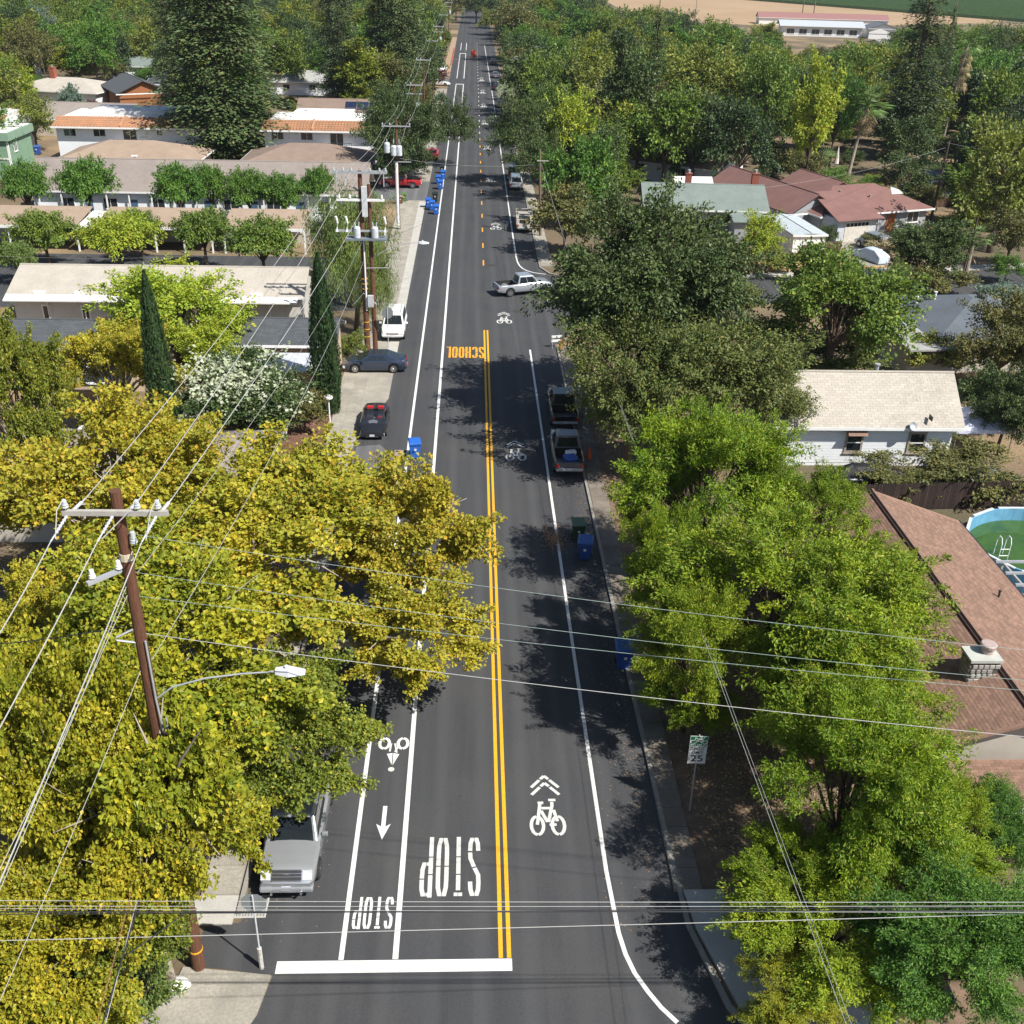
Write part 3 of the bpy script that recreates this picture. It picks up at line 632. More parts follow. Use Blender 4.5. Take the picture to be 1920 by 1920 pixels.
# ---- grey hip house upper right, with flat pale porch
hg, wall, rf = house('grey_hip_house', 'bungalow with blue-grey hip roof and flat pale porch beyond the white cottage', 'house', 41.2, 84.0, R_(5), 10.5, 11.5, 2.7, 4.5, 'hip', RF_BGREY, BEIGEW, .6, wins=[('S', 1.2, .9, 2.0, 1.3)])
fl = MB().slab([(-8.4, -7.6, 2.65), (-3.2, -7.6, 2.65), (-3.2, -2, 2.75), (-8.4, -2, 2.75)], .15).build('porch_roof', RF_LGREY, hg)
MB().box(-8.0, -5.3, -6.8, -2, 0, 2.48).build('porch_wall', BEIGEW, hg)
vent_pipe(rf, -2.2, 1.5, 3.9, .5, .1, WHITEP); vent_pipe(rf, -3.6, 1.8, 3.6, .3, .12, WHITEP)
MB().lathe([(.35, 0), (.35, .25), (.45, .25), (.1, .45)], (1.4, .6, 4.1), 10).build('turbine_vent', DARKM, rf)
# ---- red-brown ranch house
hr, wall, rf = house('ranch_house', 'grey ranch house with reddish brown hip roof, orange front door and white garage door', 'house', 46.2, 130.0, R_(20), 15.5, 9.5, 2.6, 4.7, 'hip', RF_RED, GREYW, .6,
    wins=[('S', 6.0, 1.0, 2.4, 1.1, None, None, 3), ('S', 9.6, 0, 1.3, 2.2, 'door', mat('orange_door', (.38, .11, .03), None, .5)), ('S', 12.6, .8, 1.8, 1.3)])
MB().box(-7.6, -2.2, -7.8, -4.752, 0, 2.6).build('garage_wall', mat('pale_grey_wall', (.52, .55, .58), None, .8), hr)
roofmesh(hr, [[(-8.2, -8.4, 2.6), (-1.6, -8.4, 2.6), (-2.8, -1, 4.35), (-6.8, -1, 4.35)]], .12, RF_RED, 'garage_roof')
mb = MB(); wbox(mb, (-7.6, -7.8, 0), 1.0, 4.4, .003, .05, 0, 2.25); gd = mb.build('garage_door', mat('garage_cream', (.60, .56, .50), None, .7), hr)
for i in range(6):
    mb = MB(); wbox(mb, (-7.6, -7.8, 0), 1.15 + i * .53, 1.58 + i * .53, .051, .06, 1.7, 2.1); mb.build('garage_pane', glass(), gd)
wing, wall2, rf2 = house('ranch_wing', 'long rear wing with reddish brown gable roof behind the ranch house garage', 'house', 37.2, 133.6, R_(20), 6.5, 18, 2.6, 4.5, 'gy', RF_RED, GREYW, .5, wins=[('W', 5, 1, 1, 1.2), ('W', 8, 1, 1, 1.2), ('W', 13, .6, 1.4, 1.5)])
hb, _, rfb = house('brown_gable_annexe', 'brown roofed gable annexe rising behind the ranch house ridge', 'house', 44.5, 137.5, R_(20), 7, 8, 2.6, 4.4, 'gy', RF_RED, GREYW, .5)
for x, y, z in ((-3, -1.5, 4.1), (.6, -2.6, 3.6)): vent_pipe(rf, x, y, z, .3, .1, BRF)
mb = MB().add([(4, -2.4, 3.75), (5.8, -2.4, 3.75), (4.9, -2.4, 4.3), (4.9, -.9, 4.35)], [(0, 1, 2), (0, 2, 3), (2, 1, 3)]); mb.build('dormer_vent', WHITEP, rf)
merge(hr, wing); merge(hr, hb)
# ---- grey-green house
hgg, _, rf = house('grey_green_roof_house', 'house with grey-green gable roof and two brick chimneys beside the ranch house', 'house', 27.5, 128.8, R_(-3), 13.6, 8.6, 2.8, 4.7, 'gx', RF_GREEN, GREYW, .6, wins=[('S', 9, .9, 1.8, 1.3), ('S', 3, .9, 1.5, 1.2)])
chimney(rf, 6.3, .6, 4, 5.9, .8, .7); chimney(rf, -1.5, 1.8, 4, 5.5, .7, .7)
MB().slab([(2.5, -9, 2.3), (6.5, -9, 2.3), (6.2, -4.9, 2.6), (2.5, -4.9, 2.6)], .1).build('lean_to_roof', RF_GREEN, hgg); MB().box(2.8, 6, -8.6, -5, 0, 2.2).build('lean_to_wall', GREYW, hgg)
hs, _, rf = house('white_trailer_garage', 'long white flat-walled garage with pale blue roof beside the plank fence', 'garage', 35.6, 116.5, R_(6), 3.6, 9, 2.7, 3.0, 'gy', mat('paleblue_roof', (.48, .54, .57), None, .7), WHITEP, .15)
house('white_roof_shed', 'small shed with white metal roof behind the grey-green house', 'shed', 28.2, 139, 0, 4.6, 4, 2.6, 3.6, 'gx', RF_WHITE, WHITEP, .3)
house('rose_gable_shed', 'small white gabled shed with reddish roof between the two right chimneys', 'shed', 34.5, 141, 0, 4.4, 5, 2.6, 3.8, 'gy', RF_RED, WHITEP, .3)
# ---- long row on the left L1
l1, wall, rf = house('white_row_building', 'long white row building with pale tan roof behind the slender cypress', 'building', -26.1, 89.4, 0, 23.6, 7.0, 3.3, 4.7, 'gx', RF_TAN, mat('offwhite_wall', (.58, .56, .52), (.5, .48, .45), .8), .35,
    wins=[('S', u, 1.0, .75, 1.3, WHITEP, None, 1) for u in (2.2, 5.4, 9.9, 15.6, 18.9)])
fl = MB().slab([(-12.2, -4.55, 2.95), (11.6, -4.55, 2.95), (11.6, -2.6, 3.62), (-12.2, -2.6, 3.62)], .1).build('lower_roof', RF_WHITE, l1)
for x in (-9.5, -6.2, 8.2): MB().cbox((x, -3.5, 3.38), (.9, .6, .14)).build('skylight', WHITEP, fl)
for x in (-9.0, -6, -3, 3, 6.2, 9.2): MB().tube([(x, -3.7, 0), (x, -3.7, 2.9)], .05).build('downpipe', WHITEP, wall)
# ---- L2 dark grey roofs
l2, _, rf = house('charcoal_roof_house', 'beige house with charcoal shingle roof left of the tall cypress', 'house', -29.2, 75.6, 0, 11, 6.0, 2.9, 4.4, 'gx', RF_DGREY, TANW, .5, wins=[('S', 6, .6, 2.2, 1.5)])
vent_pipe(rf, 3.0, -.4, 4.2, .3, .1, WHITEP)
s_ = (4.4 - 2.9) / 3; e_ = 2.9 - s_ * .5 + .12
shingles(rf, (-6, -3.5, e_), (1, 0, 0), (0, 3.5, 4.4 - e_), 12, math.hypot(3.5, 4.4 - e_), .5, .2, RF_DGREY)
l2b, _, rf = house('charcoal_roof_annexe', 'beige annexe with charcoal roof and white door between the two cypresses', 'house', -14.4, 76.6, 0, 8.2, 5.0, 3.3, 4.35, 'gx', RF_DGREY, TANW, .4, wins=[('S', 1.9, 0, 1.6, 2.4, 'door', WHITEP)])
s_ = (4.35 - 3.3) / 2.5; e_ = 3.3 - s_ * .4 + .12
shingles(rf, (-4.5, -2.9, e_), (1, 0, 0), (0, 2.9, 4.35 - e_), 9, math.hypot(2.9, 4.35 - e_), .5, .2, RF_DGREY)
pc = thing('patio_canopy', 'pale flat patio canopy in front of the charcoal annexe', 'canopy', (-13.6, 71.9, 0))
MB().slab([(-2.6, -1.5, 2.5), (3.3, -1.5, 2.5), (3.3, 1.6, 2.75), (-2.2, 1.6, 2.75)], .08).build('canopy_top', mat('canopy_grey', (.52, .55, .60), None, .7), pc)
for x in (-2.2, 3.1): MB().tube([(x, -1.3, 0), (x, -1.3, 2.45)], .05).build('post', WHITEP, pc)
pc = thing('patio_canopy', 'pale canopy below the charcoal roof at the left edge of the yellow tree', 'canopy', (-27, 69.8, 0))
MB().slab([(-2.6, -1.3, 2.4), (2.8, -1.3, 2.4), (2.8, 1.5, 2.6), (-2.6, 1.5, 2.6)], .08).build('canopy_top', MT['canopy_grey'], pc)
for x in (-2.3, 2.5): MB().tube([(x, -1.1, 0), (x, -1.1, 2.35)], .05).build('post', WHITEP, pc)
# small house under the yellow trees
hy, _, rf = house('taupe_roof_house', 'house with taupe shingle roof half hidden under the yellow trees', 'house', -19.5, 55, 0, 15, 9, 2.6, 4.3, 'gx', RF_GREYT, BEIGEW, .5)
# ---- L3 carports
def carport(x0, x1, label):
    t_ = thing('carport', label, 'carport', ((x0 + x1) / 2, 114.4, 0), 0, 'tan roofed carports'); W = (x1 - x0) / 2
    rf = MB().slab([(-W, -2.9, 2.75), (W, -2.9, 2.75), (W, 2.9, 3.5), (-W, 2.9, 3.5)], .12).build('roof', RF_TAN2, t_)
    MB().box(-W, W, -2.98, -2.903, 2.45, 2.74).build('fascia', WHITEP, rf)
    MB().box(-W, W, 1.9, 2.1, 0, 3.2).build('wall', BEIGEW, t_)
    n = int(2 * W / 2.9)
    for i in range(n + 1): MB().box(-W + .1 + i * (2 * W - .3) / n, -W + .25 + i * (2 * W - .3) / n, -2.7, -2.55, 0, 2.6).build('post', WHITEP, t_)
    for i in range(n): window(t_, (-W, 1.9, 0), i * 2 * W / n + .9, 1.2, .9, 1.1, WHITEP, None, 2)
carport(-52, -41.2, 'tan roofed carport at the far left edge'); carport(-39.3, -27.3, 'middle carport, between the white gap and the second gap'); carport(-26.3, -17.6, 'rightmost tan carport, next to the feathery pepper tree')
fx = MB().slab([(-41.1, 111, 2.7), (-39.4, 111, 2.7), (-39.4, 117, 3.1), (-41.1, 117, 3.1)], .15).build('flat_white_roof', RF_WHITE); tag(fx, 'flat white roof filling the gap between two tan carports', 'roof')
# ---- L4 long taupe building
l4, _, rf = house('long_taupe_building', 'long white apartment block under a taupe roof behind the row of trees', 'building', -32.2, 131.6, 0, 38.5, 8.2, 3.4, 6.0, 'gx', RF_GREYT, WHITEW, .6,
    wins=[('S', u, 1.0, 1.7, 1.3) for u in (3, 8, 13.5, 22, 27, 33)] + [('S', u, 0, 1.0, 2.1, 'door', mat('blue_door', (.06, .12, .20))) for u in (5.8, 11, 16.5, 19.8, 25, 30.5)])
for x in np.arange(-18.5, 19, 2.6): MB().box(x, x + .14, -4.65, -4.5, 0, 3.1).build('post', WHITEP, l4)
# ---- L5 hips
house('hip_roof_block', 'block with brown hip roof beneath the left tiled apartment', 'building', -46.4, 151.5, 0, 18, 12, 3.0, 5.0, 'hip', RF_TAN2, BEIGEW, .5)
house('hip_roof_block', 'block with brown hip roof beneath the right tiled apartment', 'building', -22.6, 151.5, 0, 17, 12, 3.0, 5.0, 'hip', RF_BROWN, BEIGEW, .5)
# ---- L6 tiled mansard apartments
def mansard(x0, x1, label, seam):
    h = thing('apartment_block', label, 'building', ((x0 + x1) / 2, 166, 0), 0, 'white apartments with orange tile skirts'); W = (x1 - x0) / 2
    MB().box(-W, W, -5.4, 6, 0, 5.5).build('wall', WHITEW, h)
    MB().box(-W + .3, W - .3, -2.6, 5.6, 5.5, 6.3).box(-W + 3.2, W - 5, 0, 6.6, 6.3, 6.75).build('roof', RF_WHITE, h)
    ti = MB()
    for i in range(5):
        y0 = -6.3 + i * .62; z0 = 5.35 + i * .2
        ti.add([(-W - .3 + i * .1, y0, z0 + .1), (W + .3, y0, z0 + .1), (W + .3, y0 + .66, z0 + .22), (-W - .3 + i * .1, y0 + .66, z0 + .22), (-W - .3, y0, z0 - .02), (W + .3, y0, z0 - .02), (W + .3, y0 + .66, z0 + .1), (-W - .3, y0 + .66, z0 + .1)],
               [(0, 1, 2, 3), (4, 5, 1, 0), (5, 6, 2, 1), (7, 4, 0, 3), (6, 7, 3, 2)])
    tl = ti.build('tile_skirt', TILE, h); rr = MB()
    for k in range(int(2 * W / .45)):
        x = -W - .1 + k * .45; rr.tube([(x, -6.3, 5.48), (x, -3.3, 6.42)], .06, 5, False)
    q = rr.build('tile_ribs', TILE, tl); q['kind'] = 'stuff'
    MB().tube([(seam, -6.35, 5.52), (seam, -3.2, 6.5)], .16, 6).build('hip_cap', TILE, tl)
    MB().box(-W - .4, W + .4, -6.42, -6.31, 5.15, 5.36).build('gutter', WHITEP, h)
    f = (-W, -5.4, 0)
    for u in (1.0, 5.2): window(h, f, u, 3.9, 1.8, 1.1)
    window(h, f, 9.4, 3.0, 2.0, 2.0); window(h, f, 14.2, 4.2, .9, .7)
    b = MB().box(-W + 8.2, -W + 12.6, -6.6, -5.402, 2.75, 2.85).build('balcony', WHITEP, h)
    rl = MB(); rl.tube([(-W + 8.2, -6.55, 3.75), (-W + 12.6, -6.55, 3.75)], .04)
    for i in range(19): rl.tube([(-W + 8.2 + i * .244, -6.55, 2.85), (-W + 8.2 + i * .244, -6.55, 3.75)], .018, 4)
    rl.build('railing', DARKM, b)
mansard(-59.8, -38.6, 'left white apartment block with orange clay tile skirt, left of the great redwood', -1.2); mansard(-30.2, -13.2, 'right white apartment block with orange clay tile skirt, right of the great redwood', -1.5)
mansard(-80.5, -67.5, 'tiled apartment block cut by the left edge, above the sage building', 30)
l7 = thing('sage_green_building', 'sage green two-storey building with flat white roof at the left edge', 'building', (-68, 152.5, 0))
MB().box(-6.5, 6, -4, 4.2, 0, 5.1).build('wall', SAGEW, l7); MB().box(-6.9, 6.4, -4.4, 4.6, 5.1, 6.1).build('parapet', mat('sage_fascia', (.24, .37, .27)), l7)
MB().box(-6.6, 6.1, -4.1, 4.3, 6.103, 6.16).build('roof', RF_WHITE, l7); window(l7, (6, -4, math.pi / 2), 1.8, 3.4, 1.1, 1.3); MB().box(5.8, 6.05, -4.05, -3.8, 0, 5.1).box(-6.5, 6.05, -4.06, -3.99, 2.6, 2.85).build('trim', WHITEP, l7)
# ---- far left cluster
h_, _, rf = house('beige_roof_bungalow', 'white bungalow with pale beige roof and a red brick chimney, far left', 'house', -81, 228, R_(-12), 19, 13, 2.8, 4.6, 'hip', RF_TAN, WHITEW, .6); chimney(rf, -2.5, -.5, 3.5, 6.3, 1.0, 1.0)
hc_, _, rf = house('cedar_house', 'cedar clad house with dark slate-coloured gable roof', 'house', -66, 222, R_(28), 9, 14, 3.6, 5.6, 'gy', RF_DGREY, ORANGEW, .7); h_, _, rf = house('cedar_house_wing', 'cedar clad rear wing with a dark hip roof, left of the great redwood', 'house', -58.5, 230, R_(10), 13, 10, 4.2, 6.4, 'hip', RF_DGREY, ORANGEW, .6, wins=[('S', 2, 2, 1.6, 1.2)])
merge(hc_, h_)
house('taupe_gable_bungalow', 'bungalow with plain grey roof behind the left tiled apartment', 'house', -68, 190, R_(-4), 23, 9, 2.8, 4.8, 'gx', RF_GREYT, BEIGEW, .4)
house('grey_bungalow', 'low pale grey-roofed bungalow beside the white flat roofs', 'house', -45, 196, 0, 12, 8, 2.6, 4.0, 'gx', RF_LGREY, GREYW, .4)
h_, _, rf = house('solar_roof_house', 'house with brown roof carrying a bank of solar panels', 'house', -21, 199, 0, 19, 10, 2.8, 5.0, 'gx', RF_BROWN, BEIGEW, .4)
SOLAR = mat('solar_cell', (.02, .03, .07), None, .2)
for i in range(5):
    for j in range(2):
        x, y = -1.5 + i * 2.1, -4.6 + j * 1.9; z = 3.05 + j * .83
        MB().add([(x, y, z), (x + 2, y, z), (x + 2, y + 1.8, z + .79), (x, y + 1.8, z + .79)], [(0, 1, 2, 3)]).build('solar_panel', SOLAR, rf)
for a in [
 ('far_bungalow', 'white-roofed bungalow half hidden just right of the great redwood', -37, 250, 0, 14, 10, 2.8, 4.6, 'hip', RF_LGREY, WHITEW),
 ('far_bungalow', 'pale roofed bungalow between the two dark redwoods', -22.5, 262, 0, 8, 9, 2.8, 4.4, 'gx', RF_WHITE, WHITEW),
 ('far_bungalow', 'brown bungalow with solar roof between the dark redwoods near the top left', -24, 300, 0, 13, 9, 2.8, 4.6, 'gx', RF_BGREY, TANW),
 ('far_bungalow', 'grey roofed bungalow with red chimneys beyond the cedar house', -66, 268, 0, 15, 9, 2.8, 4.8, 'gx', RF_DGREY, BEIGEW),
 ('far_bungalow', 'pale grey bungalow above the cedar house', -80, 275, 0, 12, 10, 2.8, 4.6, 'hip', RF_GREEN, WHITEW),
 ('far_bungalow', 'cream bungalow by the dry lawn at upper left', -108, 262, R_(8), 16, 10, 2.8, 4.8, 'gx', RF_GREYT, WHITEW),
 ('far_house', 'tall pale house glimpsed among the oaks at the top left', -118, 480, 0, 14, 12, 4, 8, 'gy', RF_LGREY, BEIGEW),
 ('far_bungalow', 'white bungalow among the trees right of the road, upper middle', 42, 295, 0, 15, 10, 2.8, 4.8, 'gx', RF_LGREY, WHITEW),
 ('far_bungalow', 'peach-walled bungalow with a red tile roof behind the palm, right of the road', 40, 205, 0, 12, 8, 3, 4.4, 'gx', TILE, mat('peach_wall', (.55, .34, .26))),
 ('far_bungalow', 'bungalow with grey tiled roof among trees right of the road', 54, 262, 0, 12, 9, 2.8, 4.8, 'gx', RF_BROWN, WHITEW),
 ('garden_house', 'pale roofed bungalow right of the tall redwood', 87, 165, R_(-10), 12, 11, 2.8, 5.4, 'hip', RF_LGREY, BEIGEW),
 ('garden_house', 'dark blue-roofed outbuilding right of the tall redwood', 97, 168, 0, 9, 8, 2.6, 3.8, 'gx', RF_BGREY, WHITEW),
 ('garden_shed', 'small shaded shed in the yard under the palm', 66.5, 149, 0, 7, 5, 2.4, 3.2, 'gx', RF_BGREY, GREYW),
 ('long_low_house', 'low house with long pale pink eave behind the spreading tree', 30, 158, R_(-35), 16, 9, 2.6, 4.0, 'gx', RF_TAN2, WHITEW)]:
    nm, lb, x, y, rz, w_, d_, ze, zr, k, rm, wm = a
    house(nm, lb, 'house', x, y, rz, w_, d_, ze, zr, k, rm, wm, .5, wins=[('S', w_ * .2, 1, 1.5, 1.2), ('S', w_ * .6, 1, 1.5, 1.2)])
sc, _, rf = house('school_building', 'long white school building with pale blue roof beside the dry field', 'building', 142, 470, R_(-8), 32, 12, 4, 5.6, 'gx', mat('palegrey_roof', (.46, .50, .55)), WHITEP, 1., wins=[('S', 2 + i * 5, .8, 3.2, 2.0) for i in range(6)])
sw_, _, _ = house('school_wing', 'blue-grey gabled wing at the right end of the school building', 'building', 165, 464, R_(-8), 11, 14, 4, 5.8, 'gy', RF_BGREY, WHITEP, .8)
merge(sc, sw_)
house('school_annexe', 'low white annexe in front of the school building', 'building', 152, 395, R_(10), 26, 9, 3, 4, 'gx', RF_LGREY, WHITEP, .8, wins=[('S', 3 + i * 4, .8, 2.6, 1.4) for i in range(5)])
house('red_roof_barn', 'pink-red roofed barn beyond the school building', 'barn', 165, 545, R_(-6), 60, 10, 3, 5, 'gx', mat('pink_roof', (.30, .15, .14)), WHITEP, .5)
# white roof corner at bottom left
wv = thing('white_box_van', 'white van roof half hidden under the tree in the bottom left corner', 'van', (*G(30, 1925, 2.1), 0), R_(8))
MB().box(-1.3, 1, -2.4, 1.0, .45, 2.1).build('body', WHITEP, wv, bev=.08); MB().box(-1.25, .95, 1.003, 1.7, .45, 1.3).build('bonnet', WHITEP, wv, bev=.1)
for x in (-1.2, .9):
    for y in (-1.6, 1.2): MB().lathe([(.35, -.1), (.35, .1)], (x, y, .35), 14, 'x').build('wheel', BLACKR, wv)
# ---- pool, pergola, gazebo
px_, py_ = 31.2, 48.6; pl = thing('swimming_pool', 'round above-ground pool with blue liner and green water behind the brown roof', 'pool', (px_, py_, 0)); PRR = 3.9
BLU = mat('pool_liner_blue', (.16, .38, .55), (.10, .28, .45), .4, ns=2)
ring_m = MB(); N = 40
for zr_ in (0,):
    vs = []
    for k in range(N):
        a = 2 * math.pi * k / N
        for (r, z) in ((PRR + .12, 0), (PRR + .12, 1.25), (PRR + .0, 1.25), (PRR, .05)): vs.append((r * math.cos(a), r * math.sin(a), z))
    fs = [(k * 4 + i, ((k + 1) % N) * 4 + i, ((k + 1) % N) * 4 + i + 1, k * 4 + i + 1) for k in range(N) for i in range(3)]
    ring_m.add(vs, fs)
ring_m.build('pool_wall', BLU, pl)
WAT = mat('green_water', (.055, .12, .015), (.025, .07, .012), .05, ns=.9)
MB().add([(PRR * .999 * math.cos(2 * math.pi * k / N), PRR * .999 * math.sin(2 * math.pi * k / N), .5) for k in range(N)], [tuple(range(N))]).build('water', WAT, pl)
for k in range(12):
    a = 2 * math.pi * k / 12; MB().cbox(((PRR + .06) * math.cos(a), (PRR + .06) * math.sin(a), 1.27), (.16, 1.75, .05), a).build('rim_cap', mat('rim_white', (.62, .68, .74), None, .5), pl)
lad = thing('pool_ladder', 'white tubular ladder hooked over the pool edge', 'ladder', (*G(1885, 1030, 1.2), 0))
for x in (-.25, .25): MB().tube([(x, 0, 0), (x, 0, 1.5), (x, .15, 1.8), (x, .4, 1.8), (x, .55, 1.5), (x, .6, .6)], .03).build('rail', WHITEP, lad)
for z in (.4, .8, 1.2): MB().tube([(-.25, 0, z), (.25, 0, z)], .025).build('rung', WHITEP, lad)
pg = thing('pergola_frame', 'grey metal pergola frame beside the pool', 'pergola', (30.5, 42.5, 0))
for i in range(5): MB().box(-4, 3.5, 2.3 - i * 1.1, 2.42 - i * 1.1, 2.2, 2.32).build('crossbar', GALV, pg)
for x in (-3.6, -1.3, 1.1, 3.3): MB().box(x, x + .1, -2.3, 2.6, 2.08, 2.2).build('beam', GALV, pg)
for x in (-3.6, 3.3):
    for y in (-2.2, 2.4): MB().box(x, x + .1, y, y + .1, 0, 2.08).build('post', GALV, pg)
sheet('patio', [(26.5, 34), (40, 34), (40, 46), (26.5, 46)], .02, mat('grey_patio', (.16, .17, .19), (.10, .11, .12), .9, obj=False))
gz = thing('white_gazebo', 'white pop-up gazebo at the right end of the white cottage', 'gazebo', (33.3, 63.4, 0))
MB().add([(-1.9, -1.9, 2.2), (1.9, -1.9, 2.2), (1.9, 1.9, 2.2), (-1.9, 1.9, 2.2), (0, 0, 3.1), (-1.9, -1.9, 1.95), (1.9, -1.9, 1.95), (1.9, 1.9, 1.95), (-1.9, 1.9, 1.95)], [(0, 1, 4), (1, 2, 4), (2, 3, 4), (3, 0, 4), (5, 6, 1, 0), (6, 7, 2, 1), (7, 8, 3, 2), (8, 5, 0, 3)]).build('canopy', mat('lavender_canvas', (.66, .68, .82), None, .7), gz)
for x in (-1.85, 1.85):
    for y in (-1.85, 1.85): MB().tube([(x, y, 0), (x, y, 2)], .03).build('leg', GALV, gz)
# ---- fences
def fence(name, label, a, b, h, m, bw=.14, gap=.012, posts=True, rails=True):
    a, b = Vector((*a, 0)), Vector((*b, 0)); L = (b - a).length; rz = math.atan2((b - a).y, (b - a).x)
    t_ = thing(name, label, 'fence', a, rz); me = MB().add([(0, -.012, .02), (bw, -.012, .02), (bw, .012, .02), (0, .012, .02), (0, -.012, h - .03), (bw, -.012, h - .03), (bw, .012, h - .03), (0, .012, h - .03), (bw / 2, -.012, h + .02), (bw / 2, .012, h + .02)],
        [(0, 1, 5, 8, 4), (3, 7, 9, 6, 2), (1, 2, 6, 5), (0, 4, 7, 3), (4, 8, 9, 7), (8, 5, 6, 9)]).mesh('board', m)
    n = min(300, int(L / (bw + gap)))
    for i in range(n): link('board', me, t_, (i * L / n, rnd.uniform(-.006, .006), rnd.uniform(-.03, .02)))
    mb = MB().box(0, L, .015, .055, .4, .5).box(0, L, .015, .055, h - .4, h - .3); mb.build('rail', m, t_)
    for i in range(int(L / 2.4) + 1): MB().box(i * 2.4, i * 2.4 + .1, .056, .156, 0, h).build('post', m, t_)
fence('board_fence', 'dark weathered board fence behind the round pool', (19.5, 54.2), (38.5, 55.4), 1.8, FENCED)
fence('board_fence', 'brown plank fence between the white garage and the ranch driveway', (35.2, 111.3), (40.2, 113.6), 1.8, FENCE)
fence('rail_fence', 'low fence closing the yard behind the ranch house', (60, 140), (74, 142), 1.2, FENCE)
# ================================================================== VEHICLES (local: nose towards +x)
def interp(x, P):
    for (a, b_), (c, d) in zip(P, P[1:]):
        if x <= c: return b_ + (d - b_) * (x - a) / max(1e-6, c - a)
    return P[-1][1]
def wheel(parent, x, y, r, rimm=None, wd=.24):
    sg = 1 if y > 0 else -1
    t_ = MB().lathe([(r * .62, -wd / 2), (r * .93, -wd / 2), (r, -wd / 3), (r, wd / 3), (r * .93, wd / 2), (r * .62, wd / 2)], (x, y, r), 20, 'y').build('wheel', BLACKR, parent, smooth=False)
    mb = MB().lathe([(r * .1, wd / 2 * sg + .012 * sg), (r * .14, wd / 2 * sg)], (x, y, r), 8, 'y')
    yy = y + sg * (wd / 2 + .004)
    for k in range(6):
        a = k * math.pi / 3; ca, sa = math.cos(a), math.sin(a); w_ = r * .09
        mb.add([(x + ca * r * .05 - sa * w_, yy, r + sa * r * .05 + ca * w_), (x + ca * r * .6 - sa * w_, yy, r + sa * r * .6 + ca * w_), (x + ca * r * .6 + sa * w_, yy, r + sa * r * .6 - ca * w_), (x + ca * r * .05 + sa * w_, yy, r + sa * r * .05 - ca * w_)], [(0, 1, 2, 3)])
    for k in range(16):
        a, b_ = k * math.pi / 8, (k + 1) * math.pi / 8
        mb.add([(x + math.cos(q) * r * rr, yy, r + math.sin(q) * r * rr) for q, rr in ((a, .56), (b_, .56), (b_, .66), (a, .66))], [(0, 1, 2, 3)])
    mb.build('rim', rimm or CHROME, t_)
